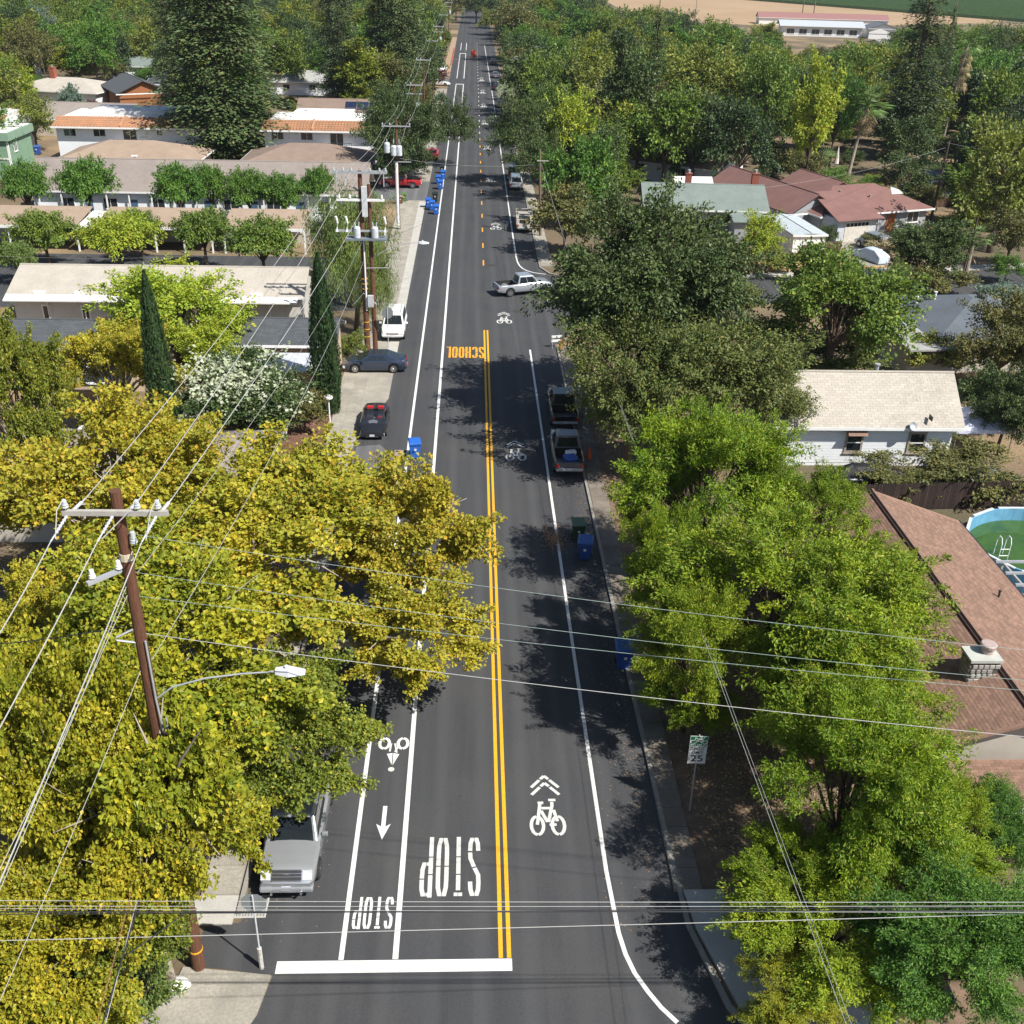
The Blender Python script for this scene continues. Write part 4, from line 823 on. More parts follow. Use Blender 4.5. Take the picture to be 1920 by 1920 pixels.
def vehicle(name, label, cat, x, y, rz, L, W, prof, sill, wr, wxs, cabs, pm, cavity=None, cavity_z=.7, group=None, trim=None, tail=.9, roofm=None, grille=(.5, .8, .8), bull=False, plate=True, rack=False, cavm=None, taper=.12):
    """prof: list (x, ztop) ; cabs: (xb_rear, xb_front, xr_rear, xr_front, zbelt, zroof, windows split list)"""
    v = thing(name, label, cat, (x, y, .012), rz, group); H = L / 2
    xs = sorted(set([-H + L * i / 30 for i in range(31)] + [wx + (wr + .07) * math.sin(t * math.pi / 12) for wx in wxs for t in range(-6, 7)] + ([cavity[0], cavity[1]] if cavity else [])))
    rings = []
    for xx in xs:
        t_ = abs(xx) / H; hw = W / 2 * (1 - taper * t_ ** 7 - .04 * t_ ** 2 * (1 if xx > 0 else .3)); zt = interp(xx, prof); zb = sill
        if t_ > .93: zb = sill + .06
        for wx in wxs:
            d = abs(xx - wx)
            if d < wr + .07: zb = max(zb, wr + math.sqrt(max(0, (wr + .07) ** 2 - d * d)))
        zb = min(zb, zt - .1); hh = zt - zb
        half = [(0, zb), (hw * .93, zb), (hw * .995, zb + min(.12, hh * .2)), (hw, zb + hh * .55), (hw * .975, zt - min(.1, hh * .25)), (hw * .90, zt - .01), (hw * .5, zt + .025), (0, zt + .035)]
        if cavity and cavity[0] - .01 <= xx <= cavity[1] + .01: half[5] = (hw * .86, zt); half[6] = (hw * .5, zt); half[7] = (0, zt)
        rings.append([(xx, a, b_) for a, b_ in half] + [(xx, -a, b_) for a, b_ in half[-2:0:-1]])
    mb = MB(); n = len(rings[0])
    for r_ in rings: mb.v += r_
    for i in range(len(rings) - 1):
        inc = cavity and xs[i] >= cavity[0] - .01 and xs[i + 1] <= cavity[1] + .01
        for k in range(n):
            if inc and k in (5, 6, 7, 8): continue
            k2 = (k + 1) % n; mb.f.append((i * n + k, i * n + k2, (i + 1) * n + k2, (i + 1) * n + k))
    mb.f.append(tuple(range(n))); mb.f.append(tuple((len(rings) - 1) * n + k for k in range(n - 1, -1, -1)))
    body = mb.build('body', pm, v, smooth=True)
    try: body.data.set_sharp_from_angle(angle=R_(32))
    except Exception: pass
    if cavity:
        c0, c1 = cavity; hw = W / 2 * .86; zt = interp((c0 + c1) / 2, prof); cz = cavity_z
        MB().add([(c0, -hw, cz), (c1, -hw, cz), (c1, hw, cz), (c0, hw, cz), (c0, -hw, zt), (c1, -hw, zt), (c1, hw, zt), (c0, hw, zt)], [(0, 1, 2, 3), (0, 4, 5, 1), (1, 5, 6, 2), (2, 6, 7, 3), (3, 7, 4, 0)]).build('bed' if cat == 'pickup truck' else 'interior', cavm or BLACKR, v)
    for (xb0, xb1, xr0, xr1, zb, zr, split) in cabs:
        wb = W / 2 * .90; wt = W / 2 * .72
        A = [(xb0, -wb, zb), (xb1, -wb, zb), (xb1, wb, zb), (xb0, wb, zb)]; T = [(xr0, -wt, zr - .05), (xr1, -wt, zr - .05), (xr1, wt, zr - .05), (xr0, wt, zr - .05)]
        T2 = [(xr0 + .06, -wt * .88, zr), (xr1 - .08, -wt * .88, zr), (xr1 - .08, wt * .88, zr), (xr0 + .06, wt * .88, zr)]
        cb = MB().add(A + T + T2, [(0, 1, 5, 4), (1, 2, 6, 5), (2, 3, 7, 6), (3, 0, 4, 7), (4, 5, 9, 8), (5, 6, 10, 9), (6, 7, 11, 10), (7, 4, 8, 11), (8, 9, 10, 11)]).build('cabin', roofm or pm, v, bev=.03)
        def pane(P4, u0, u1, v0, v1, nm):
            P4 = [Vector(p) for p in P4]; nn = (P4[1] - P4[0]).cross(P4[3] - P4[0]).normalized()
            cen = sum(P4, Vector()) / 4
            if nn.dot(cen - Vector(((xb0 + xb1) / 2, 0, zb))) < 0: nn = -nn
            q = []
            for u, w_ in ((u0, v0), (u1, v0), (u1, v1), (u0, v1)):
                q.append(P4[0].lerp(P4[1], u).lerp(P4[3].lerp(P4[2], u), w_) + nn * .012)
            MB().add([tuple(p) for p in q], [(0, 1, 2, 3)]).build(nm, glass(), v)
        pane([A[1], A[2], T[2], T[1]], .07, .93, .08, .93, 'windscreen'); pane([A[3], A[0], T[0], T[3]], .1, .9, .15, .92, 'rear_window')
        m_ = len(split) - 1
        for i in range(m_):
            for P4 in ([A[0], A[1], T[1], T[0]], [A[3], A[2], T[2], T[3]]): pane(P4, split[i] + .015, split[i + 1] - .015, .12, .88, 'side_window')
        for sg in (-1, 1):
            MB().cbox((xb1 - .45 if xb1 - xb0 > 1.6 else xb1 - .2, sg * (W / 2 + .1), zb + .08), (.12, .2, .16)).build('mirror', pm if rimp(pm) else DARKM, v, bev=.03)
        if rack:
            for sg in (-1, 1): MB().tube([(xr0 + .2, sg * wt * .8, zr + .06), (xr1 - .3, sg * wt * .8, zr + .06)], .02, 5).build('roof_rail', GALV, v)
    for wx in wxs:
        for sg in (-1, 1): wheel(v, wx, sg * (W / 2 - .13), wr, trim)
    zf = interp(H, prof); zt = interp(-H, prof); LM = mat('headlight_lens', (.75, .78, .8), None, .1, .3); TL = mat('tail_light', (.45, .02, .015), None, .2)
    e = W / 2 * .87
    for sg in (-1, 1):
        MB().cbox((H - .06, sg * e * .84, zf - .16), (.2, e * .36, .2)).build('headlight', LM, v, bev=.03)
        MB().cbox((-H + .04, sg * e * .9, zt - .2), (.14, e * .2, .26)).build('tail_light', TL, v, bev=.02)
    MB().cbox((H - .0, 0, zf - .2), (.08, W * .5, .26)).build('grille', DARKM, v, bev=.02)
    for k in range(3): MB().cbox((H + .045, 0, zf - .25 + k * .065), (.012, W * .40, .018)).build('grille_bar', trim or CHROME, v)
    MB().cbox((H - .06, 0, sill + .22), (.24, W * .88, .2)).build('bumper', pm if cat not in ('pickup truck',) else CHROME, v, bev=.05)
    MB().cbox((-H + .0, 0, sill + .24), (.2, W * .86, .18)).build('bumper', trim or GALV if cat == 'pickup truck' else pm, v, bev=.04)
    if plate:
        pmm = mat('licence_plate', (.7, .7, .68), (.4, .42, .55), .5, ns=14)
        MB().cbox((-H - .11, 0, sill + .28), (.01, .32, .15)).build('licence_plate', pmm, v); MB().cbox((H + .068, 0, sill + .2), (.01, .32, .15)).build('licence_plate', pmm, v)
    if cat == 'pickup truck':
        for sg in (-1, 1): MB().add([(1.3 * L / 5.7, sg * .42, interp(1.3 * L / 5.7, prof) + .03), (H - .25, sg * .5, interp(H - .25, prof) + .03), (H - .25, sg * .56, interp(H - .25, prof) + .012), (1.3 * L / 5.7, sg * .5, interp(1.3 * L / 5.7, prof) + .012), (1.3 * L / 5.7, sg * .38, interp(1.3 * L / 5.7, prof) + .02), (H - .25, sg * .46, interp(H - .25, prof) + .02)], [(0, 1, 2, 3), (4, 5, 1, 0)]).build('bonnet_crease', pm, v, smooth=True)
        MB().box(H - .03, H + .035, -W * .27, W * .27, zf - .05, zf - .02).box(H - .03, H + .035, -W * .27, W * .27, zf - .36, zf - .33).build('grille_surround', CHROME, v)
    if cat == 'pickup truck':
        A_, B_ = (H - .35, 1.10), (H - .06, .80); nx, nz = .72, .69
        def sq(y0, y1, t0, t1, off, nm, mm, par):
            P_ = [(A_[0] + (B_[0] - A_[0]) * t_ + nx * off, A_[1] + (B_[1] - A_[1]) * t_ + nz * off) for t_ in (t0, t1)]
            Q_ = [(A_[0] + (B_[0] - A_[0]) * t_, A_[1] + (B_[1] - A_[1]) * t_ - .02) for t_ in (t0, t1)]
            return MB().add([(P_[0][0], y0, P_[0][1]), (P_[0][0], y1, P_[0][1]), (P_[1][0], y1, P_[1][1]), (P_[1][0], y0, P_[1][1]), (Q_[0][0], y0, Q_[0][1]), (Q_[0][0], y1, Q_[0][1]), (Q_[1][0], y1, Q_[1][1]), (Q_[1][0], y0, Q_[1][1])], [(0, 1, 2, 3), (0, 4, 5, 1), (1, 5, 6, 2), (2, 6, 7, 3), (3, 7, 4, 0)]).build(nm, mm, par)
        gg = sq(-W * .25, W * .25, .12, 1.0, .045, 'front_grille', DARKM, v)
        for t0 in (.08, .36, .62, .94): sq(-W * .255, W * .255, t0, t0 + .07, .055, 'grille_bar', CHROME, gg)
        for sg in (-1, 1): sq(min(sg * W * .27, sg * W * .43), max(sg * W * .27, sg * W * .43), .15, .9, .045, 'front_headlight', LM, v)
        MB().cbox((H + .02, 0, sill + .12), (.2, W * .9, .22)).build('front_bumper', pm, v, bev=.06)
    if bull:
        MB().tube([(H + .05, -.5, .35), (H + .2, -.5, .45), (H + .22, -.5, .62), (H + .22, .5, .62), (H + .2, .5, .45), (H + .05, .5, .35)], .04, 8).build('bull_bar', CHROME, v)
        MB().tube([(H + .06, .1 * math.cos(a * .524), zf - .19 + .065 * math.sin(a * .524)) for a in range(13)], .012, 5).build('emblem', CHROME, v)
    return v
def rimp(m): return True
def clear_glass():
    m = bpy.data.materials.new('clear_glass'); t, b, o = nodes_of(m); tr = t.nodes.new('ShaderNodeBsdfTransparent'); tr.inputs[0].default_value = (.8, .88, .85, 1)
    gl = t.nodes.new('ShaderNodeBsdfGlossy'); gl.inputs['Roughness'].default_value = .05; mx = t.nodes.new('ShaderNodeMixShader'); mx.inputs[0].default_value = .14
    t.links.new(tr.outputs[0], mx.inputs[1]); t.links.new(gl.outputs[0], mx.inputs[2]); t.links.new(mx.outputs[0], o.inputs[0]); return m
SILV = paint('silver_paint', (.42, .44, .46), .5, .25); SILV2 = paint('pale_silver_paint', (.46, .50, .54), .5, .3); BLK = paint('black_paint', (.012, .013, .016)); DKB = paint('dark_blue_grey_paint', (.035, .05, .085), .4, .25)
WHT = paint('white_car_paint', (.78, .78, .77)); RED = paint('red_car_paint', (.42, .015, .02)); DKG = paint('dark_grey_paint', (.04, .042, .048), .4); MGR = paint('mid_grey_paint', (.11, .11, .125), .4); BEI = paint('bone_paint', (.52, .48, .42)); GRM = paint('grey_paint', (.22, .23, .25), .5)
def pickup(name, label, x, y, rz, pm, L=5.7, W=1.98, double=True, **k):
    H = L / 2; s = L / 5.7
    prof = [(-H, 1.08), (-H + .1, 1.12), (-H + 1.9 * s, 1.12), (.75 * s, 1.2), (1.2 * s, 1.2), (2.0 * s, 1.17), (H - .36, 1.10), (H - .2, .98), (H - .05, .78), (H, .72)]
    xb0 = -H + 1.95 * s if double else -H + 2.25 * s
    cab = (xb0, 1.45 * s, xb0 + .22, .75 * s, 1.1, 1.86, [0.04, .30, .66, .97] if False else ([.06, .46, .9] if double else [.08, .86]))
    kk = dict(cavity=(-H + .12, xb0 - .02), cavity_z=.66, sill=.42, wr=.39, wxs=(-H + 1.15 * s, H - 1.0 * s)); kk.update(k)
    return vehicle(name, label, 'pickup truck', x, y, rz, L, W, prof, kk.pop('sill'), kk.pop('wr'), kk.pop('wxs'), [cab], pm, **kk)
def suv(name, label, x, y, rz, pm, L=5.0, W=1.95, **k):
    H = L / 2
    prof = [(-H, 1.0), (-H + .12, 1.08), (.6, 1.12), (1.1, 1.1), (H - .35, 1.0), (H, .84)]
    return vehicle(name, label, k.pop('cat', 'car'), x, y, rz, L, W, prof, .36, .37, (-H + .98, H - .95), [(-H + .1, 1.35, -H + .4, .72, 1.06, 1.84, [.05, .32, .6, .92])], pm, **k)
def sedan(name, label, x, y, rz, pm, L=4.75, W=1.85, **k):
    H = L / 2
    prof = [(-H, .86), (-H + .15, .98), (-H + .9, 1.0), (.7, .96), (H - .6, .82), (H - .1, .68), (H, .6)]
    return vehicle(name, label, 'car', x, y, rz, L, W, prof, .2, .335, (-H + .95, H - .9), [(-H + .35, 1.35, -H + 1.35, .45, .93, 1.42, [.28, .55, .88])], pm, **k)
PI2 = math.pi / 2
pickup('pickup_truck', 'silver pickup with a chrome bull bar parked by the stop bar, nose towards the camera', -6.3, 28.75, -PI2, SILV, 5.8, 2.03, bull=True)
suv('white_suv', 'white sport utility vehicle with roof rails parked behind the grey back of a stop sign', -6.65, 86.5, -PI2, WHT, 5.2, 2.0, rack=True)
sedan('dark_sedan', 'dark blue-grey saloon parked across the pavement by the big double pole', -7.55, 77.6, math.pi + .02, DKB, 4.8, 1.86)
sp = vehicle('black_convertible', 'black open-top sports car with red headrests facing the camera', 'car', -6.65, 66.4, -PI2, 4.5, 1.84, [(-2.25, .82), (-2.1, .9), (-1.3, .93), (.75, .93), (1.5, .82), (2.0, .68), (2.25, .55)], .18, .33, (-1.35, 1.4), [], BLK, cavity=(-1.05, .62), cavity_z=.35, taper=.3, cavm=mat('grey_carpet', (.16, .10, .10)))
for sg in (-1, 1):
    s_ = MB().cbox((-.45, sg * .38, .55), (.5, .46, .2)).cbox((-.78, sg * .38, .8), (.16, .46, .55)).build('seat', BLACKR, sp, bev=.05)
    MB().cbox((-.82, sg * .38, 1.1), (.2, .42, .26)).build('headrest', mat('red_leather', (.55, .02, .03), None, .5), s_, bev=.04)
    MB().tube([(.62, sg * .72, .92), (.25, sg * .66, 1.27)], .03).build('windscreen_pillar', BLK, sp)
MB().tube([(.25, -.66, 1.27), (.25, .66, 1.27)], .03).build('windscreen_frame', BLK, sp)
MB().add([(.6, -.7, .93), (.6, .7, .93), (.26, .65, 1.25), (.26, -.65, 1.25)], [(0, 1, 2, 3)]).build('windscreen', clear_glass(), sp)
MB().cbox((-.95, 0, .95), (.1, 1.2, .06)).build('roll_bar', BLK, sp); MB().cbox((.35, .38, .85), (.06, .3, .2)).build('dashboard', MT['red_leather'], sp)
MB().add([(1.9, -.18, .738), (1.1, -.32, .935), (.95, 0, .965), (1.1, .32, .935), (1.9, .18, .738)], [(0, 1, 2, 3, 4)]).build('bonnet_scoop', GRM, sp)
pickup('pickup_truck', 'silver crew-cab pickup turning into the side street on the right', 4.8, 98.55, R_(19), SILV2, 5.5, 1.92)
p_ = pickup('pickup_truck', 'dark grey pickup with blue and white bags in its open bed, right kerb', 6.05, 61.3, PI2, MGR, 5.5, 1.95, double=False)
for (nm, lb, ct, x, y, z, dx, dy, dz, mm) in (('storage_bag', 'blue bag lying in the bed of the dark grey pickup', 'bag', 6.15, 59.4, .98, .8, .8, .5, mat('blue_plastic', (.03, .12, .45), None, .4)), ('white_box', 'white box lying on the blue bag in the pickup bed', 'box', 6.2, 59.9, 1.2, .7, .4, .3, WHITEP), ('white_box', 'small white tub in the left rear corner of the pickup bed', 'box', 5.45, 58.95, .85, .2, .2, .3, WHITEP)):
    o = MB().cbox((0, 0, 0), (dx, dy, dz), .3).build(nm, mm, None, loc=(x, y, z), bev=.1); tag(o, lb, ct)
pickup('pickup_truck', 'black pickup in the tree shade, parked ahead of the dark grey one', 6.35, 68.7, PI2, BLK, 5.7, 1.98)
bt = pickup('utility_truck', 'bone-coloured old utility truck with a box bed and ladder rack at the right kerb', 5.95, 124.9, PI2, BEI, 5.2, 1.95, double=False)
MB().box(-2.5, -.35, -.97, -.62, 1.0, 1.6).box(-2.5, -.35, .62, .97, 1.0, 1.6).build('tool_box', BEI, bt, bev=.03)
mb = MB()
for x in (-2.4, -.5, 1.0):
    mb.tube([(x, -.9, 1.6), (x, -.9, 2.05), (x, .9, 2.05), (x, .9, 1.6)], .04)
for y in (-.9, .9): mb.tube([(-2.5, y, 2.08), (1.2, y, 2.08)], .04)
mb.build('ladder_rack', BEI, bt)
suv('silver_suv', 'silver wagon parked in shade at the right kerb beside a blue cart', 5.85, 148.8, PI2, SILV2, 4.9, 1.9)
suv('dark_suv', 'dark car parked directly ahead of the silver wagon', 5.75, 155.6, PI2, DKG, 4.7, 1.85)
pickup('pickup_truck', 'bright red pickup parked in the driveway on the left of the road', -9.9, 147.9, math.pi, RED, 5.6, 1.95)
sedan('red_car', 'small red car seen from behind beneath the overhanging oak', -6.3, 171, PI2, RED)
sedan('white_car', 'white car on the left pavement far up the road', -8.2, 301, -PI2 - .2, WHT)
sedan('white_car', 'white car at the side street corner with a dark windscreen, left of the road', -8.0, 268, -.2, WHT)
for (y_, mm, lb) in ((232, DKG, 'dark car parked in the kerbside shade, third beyond the cross wires'), (262, BLK, 'black car parked in the kerbside shade far up on the right'), (288, GRM, 'grey car parked in the kerbside shade far up on the right'), (322, DKG, 'charcoal car farthest up the right kerb')):
    sedan('parked_car', lb, 5.6, y_, PI2, mm, group='cars parked along the shaded right kerb')
vn = vehicle('silver_van', 'silver van parked on the ranch house driveway', 'van', 45.2, 117.2, R_(112), 4.8, 1.9, [(-2.4, 1.0), (-2.3, 1.05), (1.3, 1.05), (2.0, .9), (2.4, .75)], .3, .34, (-1.5, 1.5), [(-2.35, 1.75, -2.2, .85, 1.03, 1.85, [.04, .34, .62, .93])], SILV2)
cv = MB().add([(-2.1, -.8, .1), (2.1, -.75, .1), (2.1, .75, .1), (-2.1, .8, .1), (-2.1, -.75, .8), (-1, -.6, 1.3), (.5, -.6, 1.3), (1.1, -.75, .9), (2.1, -.7, .7), (-2.1, .75, .8), (-1, .6, 1.3), (.5, .6, 1.3), (1.1, .75, .9), (2.1, .7, .7)],
     [(4, 5, 10, 9), (5, 6, 11, 10), (6, 7, 12, 11), (7, 8, 13, 12), (8, 1, 2, 13), (0, 4, 9, 3), (0, 1, 8, 7, 6, 5, 4), (3, 9, 10, 11, 12, 13, 2)]).build('covered_car', mat('cover_cloth', (.55, .63, .70), (.42, .50, .58), .6, ns=3), None, True, loc=(43.3, 112.6, .012), rot=(0, 0, R_(112)), bev=.1); tag(cv, 'car under a pale blue cloth cover in front of the silver van', 'car')
sedan('black_car', 'black car between the white cottage and the fence, its nose showing past the leaves', 24.6, 57.6, 0, BLK)
sedan('silver_car', 'silver car half hidden by the hedge below the white cottage', 31.3, 57.2, math.pi, SILV)
sedan('white_car', 'white car parked between the carports and the taupe building', *G(405, 394), PI2, WHT)
sedan('blue_car', 'dark blue car glimpsed under the redwood left of the road', -33, 146, 0, DKB); sedan('maroon_car', 'maroon car in the shade right of the great redwood', -27, 146.5, 0, paint('maroon_paint', (.12, .02, .02)))
sedan('blue_hatchback', 'dark blue car mostly hidden by the pole and tree at the lower left corner', -10.6, 26.4, -PI2, DKB)
pickup('white_pickup', 'white pickup roof showing through gaps in the yellow leaves', -24.2, 61.5, 0, WHT)
mo = thing('covered_motorcycle', 'grey covered motorcycle under the trees by the right verge', 'motorcycle', (*G(1240, 800), 0), .3)
MB().lathe([(.3, -.08), (.33, 0), (.3, .08)], (-.65, 0, .33), 14, 'y').lathe([(.3, -.08), (.33, 0), (.3, .08)], (.65, 0, .33), 14, 'y').build('wheel', BLACKR, mo)
MB().add([(-.7, -.25, .4), (.7, -.25, .4), (.7, .25, .4), (-.7, .25, .4), (-.6, -.12, .9), (.1, -.15, .95), (.45, -.3, 1.15), (.45, .3, 1.15), (.1, .15, .95), (-.6, .12, .9)], [(0, 1, 6, 5, 4), (3, 9, 8, 7, 2), (4, 5, 8, 9), (5, 6, 7, 8), (1, 2, 7, 6), (0, 4, 9, 3)]).build('cover', mat('grey_cover', (.40, .42, .45), None, .6), mo)
# ================================================================== CARTS
def cart(label, px, py, col, lid=None, rz=0., s=1., group=None, name='wheeled_cart', xy=None):
    x, y = xy or G(px, py); t_ = thing(name, label, 'rubbish cart', (x, y, .012), rz, group); t_.scale = (s, s, s)
    m = mat('cart_' + col, {'blue': (.03, .16, .62), 'brown': (.20, .09, .06), 'green': (.045, .10, .05), 'dark': (.03, .045, .04), 'navy': (.025, .09, .38), 'lime': (.12, .25, .06)}[col], None, .45)
    a, b_ = .24, .33
    mb = MB().add([(-a, -a, .06), (a, -a, .06), (a, a, .12), (-a, a, .12), (-b_, -b_ - .04, 1.0), (b_, -b_ - .04, 1.0), (b_, b_ + .02, 1.0), (-b_, b_ + .02, 1.0)], [(0, 1, 2, 3), (0, 4, 5, 1), (1, 5, 6, 2), (2, 6, 7, 3), (3, 7, 4, 0)]).box(-b_ - .03, b_ + .03, -b_ - .07, -b_ - .0, .93, 1.0)
    mb.build('bin_body', m, t_)
    ml = mat('cart_lid_' + (lid or col), {'blue': (.025, .14, .55), 'brown': (.34, .26, .22), 'green': (.10, .16, .11), 'dark': (.02, .03, .028), 'navy': (.05, .14, .40), 'lime': (.10, .22, .05)}[lid or col], None, .45)
    MB().add([(-b_ - .03, -b_ - .1, 1.01), (b_ + .03, -b_ - .1, 1.01), (b_ + .03, b_ + .06, 1.05), (-b_ - .03, b_ + .06, 1.05), (-b_ + .03, -b_ - .03, 1.05), (b_ - .03, -b_ - .03, 1.05), (b_ - .03, b_, 1.12), (-b_ + .03, b_, 1.12)], [(4, 5, 6, 7), (0, 1, 5, 4), (1, 2, 6, 5), (2, 3, 7, 6), (3, 0, 4, 7), (3, 2, 1, 0)]).build('lid', ml, t_)
    for sg in (-1, 1): MB().lathe([(.12, -.03), (.12, .03)], (sg * .27, .27, .12), 12, 'x').build('wheel', BLACKR, t_)
    MB().tube([(-.2, b_ + .04, .98), (-.2, b_ + .14, .98), (.2, b_ + .14, .98), (.2, b_ + .04, .98)], .018).build('handle', m, t_)
    tg = MB().cbox((0, -.355, .72), (.12, .012, .12)); q = tg.build('badge', WHITEP, t_); q.rotation_euler = (R_(6), 0, 0); q.location = (0, .0, 0)
    return t_
cart('large blue cart standing beside the outer bike lane line, by the small brown cart', 778, 858, 'blue', s=1.12, rz=.15)
cart('small brown cart with a tan lid, beside the large blue cart', 748, 873, 'brown', s=.85)
cart('blue cart in tree shade at the right kerb, before a dark green cart', 1096, 1047, 'navy', s=1.15, rz=-.15)
cart('dark green cart with a pale lid behind the shaded blue cart', 1083, 1012, 'green', s=1.1)
cart('blue cart deep in the shade under the right-hand trees, lower one of the two', 1168, 1250, 'navy', s=1.2)
for px, py, lb in ((818, 402, 'blue cart nearest the bike lane in the cluster of four by the pale shoulder'), (810, 394, 'middle blue cart in the cluster of four by the pale shoulder'), (803, 389, 'leftmost blue cart in the cluster of four by the pale shoulder')): cart(lb, px, py, 'blue', s=1.05, group='blue carts along the left kerb')
cart('dark cart behind the cluster of blue carts', 816, 378, 'dark', s=1.05)
cart('blue cart at the driveway mouth by the red pickup, front one', 826, 355, 'blue', s=1.1, group='blue carts along the left kerb'); cart('blue cart at the driveway mouth, behind the front one', 831, 336, 'blue', s=1.1, group='blue carts along the left kerb')
cart('blue cart at the driveway mouth, middle of three, partly hidden', 822, 345, 'blue', s=1.05, group='blue carts along the left kerb'); cart('dark cart behind the carts at the driveway mouth', 829, 325, 'dark')
cart('brown cart by the white-painted pole', 751, 382, 'brown', s=.9); cart('green cart by the white-painted pole, right of the brown one', 758, 378, 'lime', s=.95)
cart('blue cart behind the silver wagon at the right kerb', 967, 322, 'blue', s=1.2)
cart('blue cart beside the sage green building', 72, 290, 'navy', s=1.2); cart('teal topped cart under the trees at the bottom right', 1745, 1900, 'green', 'green', s=1.1)
# ================================================================== POLES
def insul(parent, x, y, z, h=.16, r=.07, m=None, nm='insulator'):
    return MB().lathe([(.015, -.1), (.015, 0), (r, 0), (r * .95, .03), (r * .5, .04), (r * .9, .06), (r * .85, .09), (r * .45, .1), (r * .7, .12), (r * .6, h), (.01, h + .01)], (x, y, z), 10).build(nm, m or PORC, parent)
def deadend(parent, p, d, n=6):
    p = Vector(p); d = Vector(d).normalized(); mb = MB(); L = .55
    pts = []; rs = []
    for i in range(n * 2 + 1): pts.append(p + d * (L * i / (n * 2))); rs.append(.05 if i % 2 else .022)
    mb.tube(pts, rs, 8); mb.tube([p + d * L, p + d * (L + .25)], .02); mb.build('strain_insulator', PORC, parent); return p + d * (L + .25)
def pole(label, x, y, h, r0=.17, r1=.12, m=None, name='utility_pole', lean=(0, 0), bands=()):
    t_ = thing(name, label, 'utility pole', (x, y, 0)); p = MB().tube([(0, 0, 0), (lean[0] * .5, lean[1] * .5, h / 2), (lean[0], lean[1], h)], [r0, (r0 + r1) / 2, r1], 14).build('pole', m or WOODP, t_)
    for z in bands: MB().tube([(0, 0, z), (0, 0, z + .06)], r0 * 1.04, 14).build('yellow_band', YPAINT, t_)
    return t_
def arm(t_, z, w, y=-.2, th=.1, m=None, ins=(), x0=None, rz=0):
    a = MB().cbox((0 if x0 is None else x0, y, z), (w, th, th * 1.2), rz).build('crossarm', m or mat('grey_crossarm', (.42, .40, .36), (.33, .31, .28), .9, ns=6), t_)
    for x in ins: insul(a, x, y, z + .07 + .08)
    return a
# A: near left pole with street lamp
PAx, PAy, PAz = -8.7, 23.1, 17.25
PA = pole('tall brown utility pole nearest the camera, with a street lamp arm among yellow leaves', PAx, PAy, PAz, .21, .14, bands=(.9,))
za = 16.75; a = arm(PA, za, 2.55, -.22, .11)
ins_far = []; ins_near = []
for x in (-1.18, .55, 1.05): insul(a, x, -.22, za + .15, .2, .085)
for x in (-1.05, .3, 1.1): ins_far.append(deadend(a, (x, -.1, za), (.02, 1, -.12)))
for x in (-1.15, -.05, 1.0): ins_near.append(deadend(a, (x, -.3, za - .05), (-.22, -.8, -.35)))
for x0, x1 in ((-1.18, -1.15), (.55, -.05), (1.05, 1.0)):
    MB().tube([(x0, -.22, za + .38), (x0 - .1, -.5, za + .2), (x1 - .12, -.9, za - .35)], .014, 5).build('jumper_wire', CABLE, a)
MB().tube([(0, 0, PAz - 1.95), (0, 0, PAz - 1.75)], .17, 12).build('pole_tag_band', mat('tag_cream', (.6, .52, .38)), PA)
b2 = MB().cbox((-.45, -.3, 15.0), (.12, 1.1, .1), -.75).build('side_bracket', GALV, PA)
insul(b2, -.2, -.1, 15.1, .22, .09, WHITEP); insul(b2, -.72, -.55, 15.1, .22, .09, WHITEP); insul(PA, .28, -.1, 15.85, .3, .1)
MB().tube([(.1, 0, 13.3), (-.55, -.2, 13.05), (-.55, -.2, 12.95)], .03).tube([(.1, 0, 12.7), (-.55, -.2, 12.95)], .03).build('cable_bracket', GALV, PA)
MB().tube([(.16, -.16, 12.9), (.18, -.18, 11.0), (.24, -.2, 9.9), (.36, -.2, 9.8), (.34, -.1, 10.3)], .03, 6).build('conduit', GALV, PA)
def lamp(t_, z, pts, head, label=None):
    MB().tube(pts, .026, 8).build('lamp_arm', GALV, t_)
    x, y, zz = head
    lh = MB().add([(x, y - .09, zz), (x, y + .09, zz), (x, y + .07, zz + .14), (x, y - .07, zz + .14), (x + .35, y - .17, zz - .03), (x + .35, y + .17, zz - .03), (x + .35, y + .12, zz + .16), (x + .35, y - .12, zz + .16), (x + .8, y - .1, zz), (x + .8, y + .1, zz), (x + .8, y + .07, zz + .08), (x + .8, y - .07, zz + .08)],
        [(0, 3, 2, 1), (0, 4, 7, 3), (1, 2, 6, 5), (3, 7, 6, 2), (0, 1, 5, 4), (4, 8, 11, 7), (5, 6, 10, 9), (7, 11, 10, 6), (4, 5, 9, 8), (8, 9, 10, 11)]).build('lamp_head', mat('lamp_grey', (.66, .69, .72), None, .4), t_)
    MB().lathe([(.05, 0), (.05, .09), (.02, .1)], (x + .3, y, zz + .15), 8).build('photocell', WHITEP, lh)
LZ = 10.9
lamp(PA, 7.7, [(.15, 0, LZ), (.6, .03, LZ + .35), (1.5, .06, LZ + .62), (2.5, .1, LZ + .74), (3.5, .12, LZ + .8)], (3.4, .12, LZ + .75))
